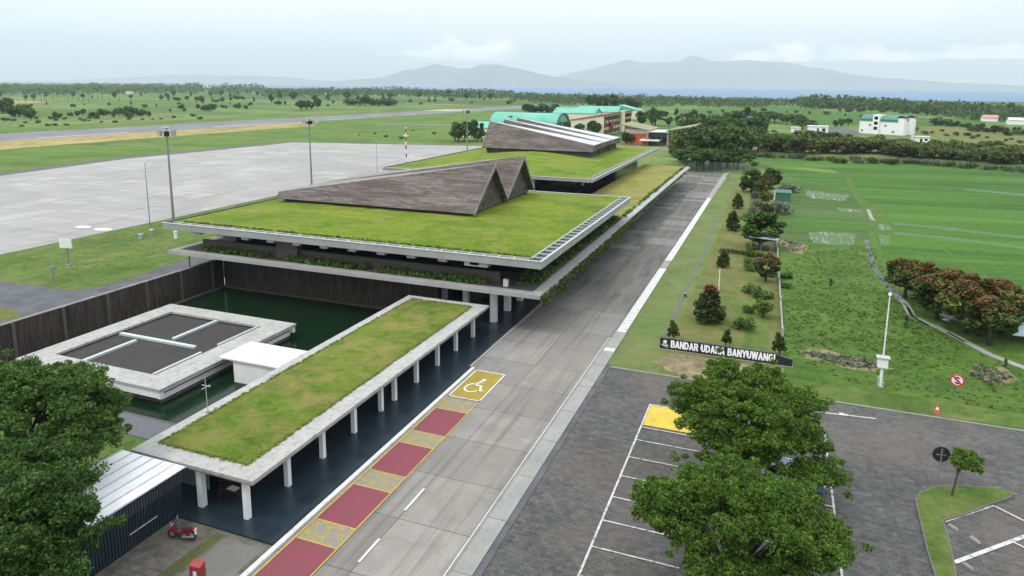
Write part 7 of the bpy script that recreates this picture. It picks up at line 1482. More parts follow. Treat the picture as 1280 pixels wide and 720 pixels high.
woods('middle_woods', [(-943,1098,13),(-928,1082,13),(-998,1167,17),(-1257,1471,23),(-1205,1415,20),(-1154,1356,16),(-1274,1500,18),(-1173,1385,18),(-1325,1569,16),(-1014,1200,14),(-1210,1436,20),(-1109,1319,19),(-1158,1380,21),(-1267,1513,13),(-958,1146,10),(-1131,1355,15),(-1136,1364,13),(-1233,1485,18),(-1016,1225,14),(-917,1107,11),(-1175,1422,20),(-1130,1371,12),(-1016,1234,12),(-1208,1472,16),(-923,1125,14),(-1212,1483,21),(-1267,1554,15),(-1161,1426,16),(-932,1145,12),(-984,1213,15),(-1192,1473,20),(-1025,1267,19),(-1002,1243,16),(-949,1179,17),(-1310,1631,20),(-936,1166,16),(-1057,1321,16),(-1011,1267,16),(-950,1191,10),(-1045,1313,11),(-1154,1455,16),(-1124,1419,18),(-936,1183,18),(-1044,1323,19),(-997,1266,15),(-1130,1438,13),(-995,1270,10),(-884,1129,13),(-1207,1547,20),(-1107,1421,15),(-1043,1340,14),(-1012,1304,13),(-1316,1699,22),(-1161,1504,15),(-1081,1402,20),(-1081,1405,16),(-1016,1323,15),(-1119,1461,19),(-1253,1638,21),(-1135,1486,18),(-1102,1447,16),(-918,1208,17),(-1297,1711,21),(-1119,1478,15),(-949,1256,16),(-1069,1416,20),(-1163,1546,17),(-1149,1531,14),(-1249,1667,22),(-1134,1516,15),(-920,1233,10),(-1174,1575,15),(-881,1185,13),(-1044,1408,21),(-979,1323,12),(-1310,1774,21),(-1207,1638,19),(-1132,1540,23),(-1113,1516,23),(-1046,1430,13),(-1089,1490,16),(-1111,1524,22),(-906,1243,13),(-887,1222,18),(-902,1244,11),(-1240,1715,15),(-1101,1527,15),(-915,1272,16),(-1250,1740,16),(-878,1225,15),(-1219,1704,24),(-1041,1459,18),(-1232,1729,26),(-913,1283,12),(-1221,1723,15),(-866,1224,14),(-959,1359,19),(-883,1252,16),(-1076,1531,21),(-1042,1484,13),(-1009,1442,20),(-1058,1514,18),(-1167,1675,14),(-1247,1793,21),(-980,1411,17),(-905,1305,15),(-1123,1626,19),(-940,1362,14),(-1039,1511,14),(-1115,1626,23),(-1055,1540,16),(-1228,1797,18),(-1206,1770,20),(-1108,1627,13),(-1013,1493,18),(-862,1272,15),(-1164,1723,19),(-855,1267,17),(-1028,1529,20),(-899,1339,12),(-841,1255,17),(-1304,1952,20),(-931,1394,17),(-1244,1870,22),(-871,1312,12),(-828,1249,13),(-1223,1850,26),(-1050,1592,14),(-950,1442,21),(-1057,1609,15),(-1095,1670,23),(-896,1371,13),(-1192,1827,17),(-1021,1570,16),(-1143,1759,23),(-980,1512,15),(-1081,1673,23),(-836,1295,15),(-826,1284,11),(-1126,1752,16),(-982,1534,18),(-1097,1718,21),(-956,1497,22),(-949,1490,22),(-1141,1799,23),(-993,1568,13),(-980,1552,15),(-1243,1970,27),(-1129,1795,26),(-1057,1683,14),(-1016,1622,15),(-1149,1842,25),(-898,1441,19),(-835,1344,17),(-1107,1783,19),(-933,1509,21),(-805,1302,18),(-1056,1715,17),(-882,1435,11),(-839,1368,20),(-1277,2087,28),(-937,1536,15),(-926,1521,12),(-799,1315,14),(-1087,1794,15),(-874,1447,13),(-909,1508,19),(-1021,1696,16),(-855,1424,12),(-1081,1804,18),(-786,1317,17),(-1208,2026,29),(-778,1308,17),(-886,1492,12),(-927,1565,20),(-801,1356,16),(-1194,2026,28),(-813,1384,14),(-941,1605,23),(-1125,1923,18),(-798,1368,15),(-1122,1929,26),(-990,1706,21),(-1126,1946,27),(-1164,2016,23),(-810,1405,18),(-912,1585,22),(-960,1674,22),(-908,1587,20),(-903,1582,20),(-737,1293,18),(-786,1383,18),(-1073,1894,25),(-903,1598,23),(-880,1561,13),(-922,1641,21),(-879,1565,16),(-898,1605,13),(-762,1365,19),(-811,1458,15),(-1038,1871,22),(-744,1342,19),(-738,1334,12),(-1084,1967,23),(-870,1583,18),(-751,1367,15),(-891,1629,18),(-787,1442,12),(-967,1775,15),(-803,1479,20),(-897,1658,15),(-989,1832,18),(-862,1600,17),(-845,1572,16),(-760,1417,18),(-719,1343,15),(-789,1478,21),(-815,1532,19),(-839,1580,18),(-991,1873,15),(-776,1467,15),(-717,1361,11),(-862,1641,22),(-801,1530,16),(-763,1461,15),(-981,1882,21),(-943,1815,18),(-667,1286,16),(-683,1320,11),(-891,1728,14),(-881,1713,16),(-838,1635,19),(-712,1392,14),(-825,1617,20),(-745,1462,15),(-772,1518,13),(-933,1844,15),(-837,1657,18),(-714,1419,16),(-650,1293,17),(-724,1444,12),(-647,1296,13),(-774,1554,13),(-929,1869,16),(-675,1363,11),(-704,1426,15),(-933,1893,22),(-631,1282,13),(-624,1272,16),(-885,1809,15),(-819,1681,13),(-723,1486,19),(-905,1865,15),(-680,1406,12),(-694,1439,17),(-614,1277,10),(-619,1289,17),(-618,1292,18),(-620,1298,11),(-847,1782,24),(-657,1385,15),(-780,1650,22),(-738,1565,19),(-629,1336,13),(-838,1785,24),(-649,1386,18),(-600,1285,17),(-773,1659,21),(-650,1401,18),(-617,1333,15),(-583,1263,17),(-837,1817,23),(-834,1818,24),(-784,1713,15),(-706,1547,18),(-635,1397,15),(-580,1278,16),(-601,1328,14),(-732,1623,23),(-563,1250,12),(-575,1284,14),(-684,1528,13),(-791,1774,14),(-563,1267,13),(-806,1816,22),(-819,1852,24),(-687,1559,16),(-641,1459,13),(-569,1298,13),(-720,1646,22),(-667,1531,13),(-747,1717,19),(-691,1595,13),(-530,1227,11),(-569,1321,14),(-781,1818,25),(-688,1608,18),(-540,1266,15),(-778,1826,16),(-697,1643,22),(-528,1247,14),(-666,1580,19),(-750,1782,21),(-603,1440,16),(-633,1515,14),(-573,1377,16),(-677,1629,14),(-518,1251,11),(-612,1484,17),(-564,1369,17),(-522,1274,12),(-612,1494,12),(-517,1268,13),(-655,1612,21),(-641,1581,15),(-532,1317,10),(-642,1594,15),(-607,1511,19),(-507,1265,16),(-706,1768,21),(-552,1388,14),(-614,1547,19),(-546,1382,16),(-689,1749,19),(-579,1473,14),(-601,1536,17),(-563,1445,11),(-525,1349,10),(-533,1375,14),(-595,1540,20)] + [(-1499,1749,15),(-1221,1426,12),(-1333,1562,13),(-1238,1455,13),(-1207,1420,12),(-1337,1580,13),(-1430,1695,13),(-1432,1702,13),(-1223,1455,12),(-1427,1701,13),(-1220,1459,13),(-1430,1715,17),(-1352,1628,14),(-1425,1721,15),(-1336,1614,12),(-1364,1655,14),(-1371,1669,12),(-1195,1458,14),(-1370,1676,15),(-1483,1818,15),(-1328,1632,12),(-1313,1621,13),(-1390,1718,16),(-1218,1511,14),(-1344,1672,14),(-1349,1681,14),(-1275,1595,11),(-1353,1696,16),(-1264,1591,14),(-1370,1726,16),(-1272,1609,15),(-1226,1555,11),(-1431,1822,14),(-1397,1780,16),(-1413,1807,13),(-1340,1718,13),(-1357,1746,12),(-1202,1549,11),(-1381,1786,17),(-1322,1713,13),(-1435,1864,15),(-1383,1803,13),(-1140,1490,10),(-1134,1487,11),(-1240,1630,12),(-1377,1814,17),(-1142,1509,11),(-1341,1779,14),(-1106,1471,14),(-1378,1839,16),(-1316,1762,15),(-1184,1588,14),(-1334,1796,12),(-1238,1670,12),(-1153,1561,14),(-1098,1490,12),(-1129,1536,13),(-1244,1698,12),(-1256,1718,16),(-1281,1758,13),(-1266,1744,14),(-1153,1589,12),(-1254,1736,13),(-1267,1759,13),(-1083,1510,12),(-1318,1839,14),(-1076,1509,11),(-1085,1523,13),(-1145,1614,13),(-1080,1525,10),(-1351,1915,13),(-1297,1843,17),(-1149,1638,15),(-1279,1829,14),(-1201,1721,15),(-1131,1629,12),(-1135,1640,13),(-1207,1748,16),(-1150,1669,12),(-1104,1606,15),(-1249,1823,16),(-1134,1663,15),(-1036,1522,12),(-1062,1564,15),(-1267,1872,14),(-1261,1869,15),(-1063,1583,12),(-1212,1808,16),(-1269,1899,17),(-1124,1688,13),(-1148,1727,13),(-1236,1869,17),(-1018,1543,14),(-1082,1643,13),(-1267,1930,16),(-1130,1729,12),(-1106,1694,13),(-1028,1580,12),(-1246,1923,18),(-1268,1963,17),(-1179,1829,15),(-1092,1703,11),(-1151,1800,16),(-1084,1700,12),(-1184,1862,16),(-1035,1632,15),(-1011,1598,11),(-1177,1866,16),(-1062,1690,12),(-1047,1675,14),(-1103,1766,16),(-1195,1923,17),(-986,1590,12),(-1023,1656,15),(-1116,1812,17),(-1088,1774,15),(-997,1631,14),(-1135,1862,15),(-1079,1772,16),(-987,1628,14),(-1009,1670,15),(-1103,1834,14),(-1187,1975,14),(-1096,1832,14),(-1101,1845,16),(-1093,1839,13),(-974,1642,14),(-1156,1957,16),(-1012,1718,12),(-1169,1992,14),(-1043,1784,13),(-985,1690,12),(-1091,1878,15),(-1078,1863,14),(-949,1644,14),(-1029,1791,12),(-1002,1747,15),(-915,1604,14),(-1087,1909,14),(-1046,1843,14),(-928,1642,15),(-903,1601,11),(-1064,1893,14),(-1104,1974,13),(-974,1749,14),(-1063,1911,13),(-1082,1951,18),(-956,1734,14),(-983,1788,13),(-1048,1911,17),(-983,1801,12),(-1125,2069,19),(-941,1733,14),(-1098,2027,18),(-929,1721,12),(-1029,1915,15),(-1067,1995,16),(-861,1615,14),(-1106,2082,19),(-1094,2064,15),(-1021,1934,15),(-889,1689,13),(-847,1619,12),(-851,1632,14),(-928,1786,12),(-866,1671,14),(-859,1660,12),(-958,1861,15),(-933,1820,13),(-938,1836,13),(-960,1885,14),(-961,1892,12),(-974,1927,15),(-835,1660,14),(-989,1973,16),(-1017,2035,18),(-1003,2011,15),(-945,1906,17),(-862,1744,14),(-813,1650,14),(-909,1851,12),(-947,1938,13),(-974,1997,16),(-799,1643,14),(-847,1751,13),(-892,1854,12),(-809,1685,15),(-963,2011,17),(-1016,2135,13),(-834,1759,15),(-861,1820,14),(-800,1696,14),(-928,1981,17),(-811,1735,13),(-834,1791,13),(-992,2139,19),(-896,1943,13),(-940,2043,14),(-804,1754,11),(-827,1812,15),(-979,2151,19),(-763,1688,13),(-906,2004,17),(-855,1902,12),(-806,1798,15),(-767,1722,11),(-915,2057,13),(-813,1839,12),(-787,1788,15),(-875,1992,15),(-808,1850,14),(-803,1845,13),(-732,1686,12),(-801,1856,15),(-764,1776,13),(-747,1743,13),(-883,2073,15),(-772,1818,16),(-727,1716,14),(-736,1747,13),(-811,1934,15),(-794,1899,15),(-900,2164,18),(-888,2144,16),(-864,2095,16),(-810,1972,13),(-863,2111,13),(-893,2188,14),(-783,1932,15),(-807,2001,15),(-841,2090,16),(-747,1866,15),(-756,1898,12),(-797,2007,13),(-768,1939,16),(-739,1875,15),(-688,1754,11),(-824,2114,15),(-782,2016,17),(-769,1991,13)], 'dark far woods along the coast beyond the runway', 2)
woods('coastal_woods', [(-403,1045,10),(-414,1079,14),(-483,1261,16),(-434,1139,14),(-471,1238,16),(-449,1186,15),(-533,1411,14),(-441,1172,16),(-493,1314,15),(-497,1331,18),(-477,1280,18),(-390,1050,11),(-491,1327,15),(-485,1318,16),(-471,1281,12),(-451,1232,14),(-501,1374,19),(-473,1302,18),(-464,1282,13),(-445,1232,14),(-433,1204,14),(-472,1315,16),(-478,1338,14),(-388,1091,14),(-436,1229,16),(-404,1144,10),(-467,1325,14),(-366,1044,11),(-462,1321,19),(-412,1180,15),(-423,1217,15),(-358,1034,12),(-448,1299,15),(-422,1230,11),(-365,1067,10),(-382,1119,11),(-409,1204,17),(-415,1224,13),(-413,1224,13),(-359,1068,11),(-371,1106,12),(-369,1104,14),(-360,1083,11),(-413,1249,17),(-387,1174,13),(-366,1115,13),(-410,1252,16),(-402,1230,17),(-420,1293,12),(-372,1151,12),(-332,1031,13),(-446,1387,16),(-333,1039,12),(-359,1128,10),(-356,1121,10),(-337,1068,15),(-332,1053,14),(-433,1377,17),(-368,1174,16),(-392,1259,14),(-430,1385,16),(-318,1030,9),(-333,1082,11),(-320,1045,14),(-339,1111,15),(-383,1256,16),(-332,1097,16),(-349,1158,15),(-410,1364,12),(-320,1071,13),(-383,1285,18),(-306,1032,13),(-384,1301,16),(-371,1259,14),(-302,1029,12),(-318,1088,14),(-304,1046,14),(-328,1131,10),(-354,1225,16),(-377,1311,13),(-344,1200,17),(-393,1376,11),(-349,1230,17),(-292,1035,10),(-294,1047,11),(-321,1145,13),(-373,1339,18),(-350,1261,11),(-335,1208,11),(-305,1106,14),(-357,1300,16),(-281,1031,13),(-347,1280,16),(-348,1287,11),(-306,1135,11),(-310,1156,13),(-284,1065,10),(-337,1271,16),(-291,1098,11),(-279,1061,13),(-275,1050,11),(-281,1077,12),(-268,1032,14),(-311,1201,16),(-327,1269,17),(-283,1103,9),(-311,1217,10),(-305,1204,13),(-289,1143,10),(-342,1355,16),(-280,1118,14),(-257,1031,11),(-287,1157,14),(-317,1281,16),(-306,1244,11),(-315,1285,13),(-264,1086,15),(-268,1108,11),(-281,1167,11),(-273,1136,10),(-304,1272,17),(-252,1058,13),(-314,1323,15),(-270,1146,13),(-297,1266,14),(-299,1283,15),(-255,1100,13),(-308,1333,19),(-267,1160,10),(-300,1310,17),(-306,1345,11),(-291,1285,16),(-253,1125,10),(-244,1087,15),(-266,1195,13),(-292,1313,11),(-274,1239,11),(-238,1087,15),(-236,1078,13),(-297,1369,19),(-245,1136,14),(-230,1070,9),(-226,1057,10),(-239,1126,9),(-230,1086,15),(-278,1319,11),(-215,1031,8),(-241,1160,11),(-245,1186,11),(-262,1273,11),(-229,1117,9),(-212,1043,11),(-220,1087,14),(-217,1077,14),(-208,1040,13),(-264,1325,18),(-244,1235,14),(-255,1298,13),(-208,1061,10),(-205,1055,13),(-269,1388,15),(-251,1309,14),(-236,1233,14),(-247,1299,13),(-261,1379,17),(-250,1331,14),(-199,1067,13),(-238,1279,14),(-216,1170,15),(-248,1353,18),(-208,1144,13),(-211,1165,13),(-223,1238,12),(-185,1034,12),(-197,1111,13),(-183,1039,10),(-186,1065,14),(-193,1111,15),(-198,1144,14),(-215,1250,15),(-220,1283,12),(-174,1025,9),(-181,1072,10),(-180,1071,13),(-217,1304,13),(-191,1151,11),(-212,1286,11),(-167,1023,9),(-196,1205,10),(-208,1289,17),(-213,1326,12),(-202,1267,17),(-183,1161,12),(-177,1132,13),(-161,1033,10),(-159,1035,8),(-182,1183,10),(-172,1131,14),(-201,1322,13),(-175,1161,13),(-195,1308,12),(-155,1048,12),(-193,1317,14),(-185,1263,13),(-183,1265,13),(-168,1169,10),(-154,1085,10),(-146,1034,12),(-165,1175,13),(-159,1139,14),(-163,1173,10),(-170,1241,14),(-167,1226,10),(-173,1282,16),(-156,1170,14),(-159,1195,13),(-152,1153,12),(-130,997,10),(-130,1009,8),(-158,1229,15),(-130,1024,10),(-138,1090,14),(-135,1077,9),(-129,1046,14),(-148,1196,10),(-134,1094,12),(-130,1073,10),(-133,1106,13),(-148,1241,16),(-127,1082,12),(-124,1069,14),(-120,1040,10),(-128,1120,11),(-126,1111,10),(-130,1152,9),(-121,1088,12),(-136,1229,11),(-135,1231,16),(-111,1026,12),(-125,1161,14),(-106,1008,13),(-113,1072,11),(-103,989,13),(-110,1074,8),(-124,1213,10),(-129,1275,13),(-100,1005,9),(-126,1273,15),(-101,1028,11),(-109,1130,11),(-96,1005,12),(-99,1047,12),(-92,986,9),(-108,1166,13),(-103,1124,11),(-112,1234,11),(-104,1157,15),(-94,1064,12),(-108,1239,13),(-102,1177,16),(-84,981,11),(-101,1199,16),(-95,1136,13),(-102,1235,10),(-95,1172,12),(-78,986,10),(-77,972,11),(-93,1197,12),(-79,1019,12),(-77,1016,10),(-73,975,12),(-81,1094,9),(-72,998,9),(-80,1105,10),(-74,1053,12),(-87,1244,11),(-82,1188,12),(-85,1243,10),(-65,991,8),(-68,1037,9),(-77,1177,14),(-69,1091,8),(-65,1039,12),(-70,1126,9),(-65,1079,12),(-61,1038,13),(-58,989,10),(-63,1088,11),(-63,1109,12),(-56,1023,11),(-60,1099,12),(-63,1176,10),(-61,1158,12),(-50,991,9),(-50,988,13),(-57,1149,9),(-53,1099,10),(-45,956,12),(-54,1153,9),(-56,1230,13),(-51,1144,9),(-47,1075,11),(-42,995,8),(-49,1184,14),(-48,1182,13),(-44,1111,13),(-41,1051,8),(-37,1006,11),(-43,1171,14),(-36,1038,11),(-33,984,11),(-41,1196,13),(-30,967,12),(-32,1015,9),(-35,1156,11),(-33,1102,13),(-29,1031,10),(-29,1069,10),(-33,1219,10),(-25,1024,8),(-23,986,8),(-24,1029,11),(-25,1120,9),(-25,1153,13),(-22,1107,11),(-22,1132,11),(-20,1097,14),(-20,1134,12),(-19,1122,12),(-17,1059,14)] + [(-583,1517,9),(-557,1454,11),(-621,1626,9),(-567,1490,11),(-551,1455,8),(-569,1515,9),(-620,1651,12),(-558,1496,9),(-544,1466,7),(-621,1684,9),(-601,1636,8),(-544,1487,7),(-547,1503,7),(-618,1705,10),(-564,1565,9),(-585,1631,10),(-602,1686,12),(-512,1440,8),(-564,1591,10),(-495,1406,7),(-496,1419,7),(-586,1680,10),(-552,1593,11),(-579,1676,10),(-545,1587,8),(-502,1471,7),(-506,1485,10),(-501,1479,9),(-494,1466,9),(-551,1643,9),(-545,1636,10),(-496,1499,10),(-459,1389,10),(-526,1605,10),(-535,1639,8),(-486,1498,10),(-450,1392,9),(-515,1601,11),(-443,1385,9),(-513,1615,8),(-475,1503,8),(-513,1631,10),(-459,1467,8),(-497,1595,8),(-485,1566,9),(-443,1436,9),(-468,1526,9),(-473,1554,8),(-428,1413,7),(-495,1647,8),(-436,1452,10),(-485,1627,9),(-444,1498,7),(-414,1408,7),(-402,1372,7),(-425,1455,8),(-460,1587,10),(-409,1424,8),(-434,1512,10),(-422,1481,9),(-387,1371,7),(-406,1445,8),(-455,1628,9),(-462,1658,10),(-416,1507,9),(-437,1588,8),(-405,1481,7),(-405,1489,9),(-376,1391,8),(-384,1432,7),(-418,1566,10),(-366,1378,8),(-403,1530,9),(-393,1502,10),(-384,1480,10),(-417,1608,9),(-419,1631,9),(-406,1592,8),(-393,1546,9),(-388,1536,11),(-353,1411,9),(-354,1422,9),(-348,1411,9),(-362,1478,7),(-335,1369,7),(-373,1540,8),(-358,1481,10),(-393,1644,10),(-368,1551,7),(-347,1467,7),(-321,1366,8),(-365,1564,9),(-349,1508,10),(-366,1586,10),(-316,1382,7),(-371,1638,8),(-339,1506,9),(-325,1452,10),(-309,1387,9),(-309,1405,8),(-313,1432,7),(-322,1484,9),(-299,1388,6),(-341,1595,7),(-320,1507,7),(-290,1376,8),(-304,1447,10),(-341,1634,8),(-335,1621,9),(-328,1597,10),(-296,1454,7),(-289,1434,9),(-272,1363,7),(-267,1350,7),(-290,1478,8),(-304,1548,10),(-314,1620,8),(-298,1551,9),(-283,1483,10),(-280,1475,10),(-264,1401,8),(-270,1449,7),(-251,1363,8),(-290,1584,9),(-277,1521,9),(-270,1496,8),(-277,1546,7),(-241,1365,8),(-246,1406,8),(-246,1416,8),(-233,1358,9),(-234,1372,7),(-248,1469,8),(-270,1609,8),(-243,1463,6),(-227,1379,7),(-225,1377,6),(-229,1409,8),(-217,1355,7),(-247,1549,9),(-241,1528,8),(-249,1591,9),(-227,1473,7),(-244,1587,9),(-227,1504,10),(-210,1400,8),(-222,1496,7),(-220,1492,8),(-209,1443,7),(-218,1514,8),(-202,1422,9),(-205,1454,8),(-214,1536,10),(-206,1486,9),(-201,1472,9),(-197,1458,9),(-201,1500,10),(-178,1343,7),(-200,1532,7),(-176,1359,7),(-203,1580,9),(-192,1521,9),(-181,1452,8),(-169,1371,8),(-176,1441,7),(-172,1419,9),(-187,1567,10),(-176,1499,8),(-160,1377,9),(-159,1384,7),(-172,1512,9),(-151,1352,6),(-169,1541,7),(-151,1394,6),(-143,1332,9),(-156,1477,7),(-146,1395,9),(-138,1335,7),(-143,1401,7),(-153,1521,7),(-140,1420,8),(-149,1528,7),(-138,1433,6),(-138,1459,8),(-129,1393,8),(-128,1406,8),(-128,1423,7),(-119,1346,8),(-132,1505,9),(-120,1388,6),(-120,1409,7),(-112,1349,6),(-121,1492,8),(-107,1341,8),(-115,1457,7),(-105,1370,7),(-102,1335,7),(-99,1345,6),(-105,1436,7),(-106,1479,6),(-108,1535,7),(-95,1383,7),(-97,1455,7),(-104,1567,8),(-85,1323,7),(-97,1522,7),(-81,1329,6),(-94,1541,10),(-90,1529,8),(-91,1567,7),(-85,1510,10),(-73,1338,7),(-82,1526,10),(-75,1436,9),(-76,1503,8),(-73,1482,7),(-69,1450,9),(-73,1558,9),(-64,1421,6),(-65,1495,8),(-59,1402,9),(-63,1526,8),(-61,1542,8),(-60,1547,9),(-52,1418,7),(-50,1422,7),(-45,1323,7),(-49,1483,8),(-42,1332,6),(-46,1536,9),(-39,1343,7),(-38,1419,7),(-34,1329,8),(-37,1511,9),(-33,1424,7),(-30,1410,6),(-30,1487,8),(-27,1433,7),(-27,1541,8),(-21,1345,8)] + [(-300.16, 973.45, 6.09),(-277.20, 911.05, 6.61),(-289.21, 963.02, 9.10),(-283.63, 946.66, 7.65),(-297.07, 1005.65, 9.83),(-276.53, 945.97, 8.21),(-269.81, 931.44, 7.85),(-300.24, 1046.67, 8.57),(-275.17, 966.07, 7.45),(-270.49, 964.11, 7.20),(-286.08, 1027.90, 10.00),(-273.23, 994.86, 6.88),(-260.02, 953.60, 7.39),(-283.90, 1056.17, 7.76),(-281.96, 1056.36, 8.24),(-265.73, 1006.93, 9.79),(-260.20, 994.82, 8.22),(-252.76, 976.29, 6.50),(-241.39, 941.11, 6.68),(-256.34, 1011.12, 7.67),(-235.03, 937.71, 8.16),(-257.91, 1047.89, 7.54),(-222.65, 913.22, 6.35),(-251.76, 1045.71, 8.39),(-245.47, 1023.59, 8.84),(-212.71, 901.64, 8.51),(-223.30, 957.46, 7.09),(-225.37, 975.27, 8.69),(-208.22, 914.54, 5.95),(-200.53, 889.11, 6.10),(-200.77, 901.44, 7.87),(-197.21, 903.27, 5.82),(-202.24, 934.95, 6.50),(-209.24, 979.74, 6.99),(-200.02, 946.91, 6.29),(-202.65, 975.19, 7.22),(-194.06, 943.32, 8.89),(-191.76, 949.37, 6.08),(-180.98, 900.68, 5.40),(-187.91, 949.55, 5.68),(-173.53, 893.23, 7.43),(-175.17, 914.86, 7.50),(-195.41, 1025.97, 8.87),(-167.22, 899.35, 7.68),(-189.35, 1025.73, 8.09),(-167.83, 921.40, 6.47),(-161.67, 908.02, 8.41),(-166.50, 946.95, 6.20),(-176.79, 1016.91, 9.48),(-155.00, 905.44, 5.41),(-166.50, 990.81, 8.49),(-149.82, 902.93, 7.88),(-151.67, 933.69, 6.95),(-150.98, 946.52, 8.47),(-157.82, 998.43, 7.94),(-153.00, 984.63, 7.95),(-149.98, 992.42, 6.73),(-143.79, 958.83, 7.77),(-143.38, 976.96, 8.83),(-139.26, 961.17, 8.57)], 'dark far woods along the coast in the middle right', 3)
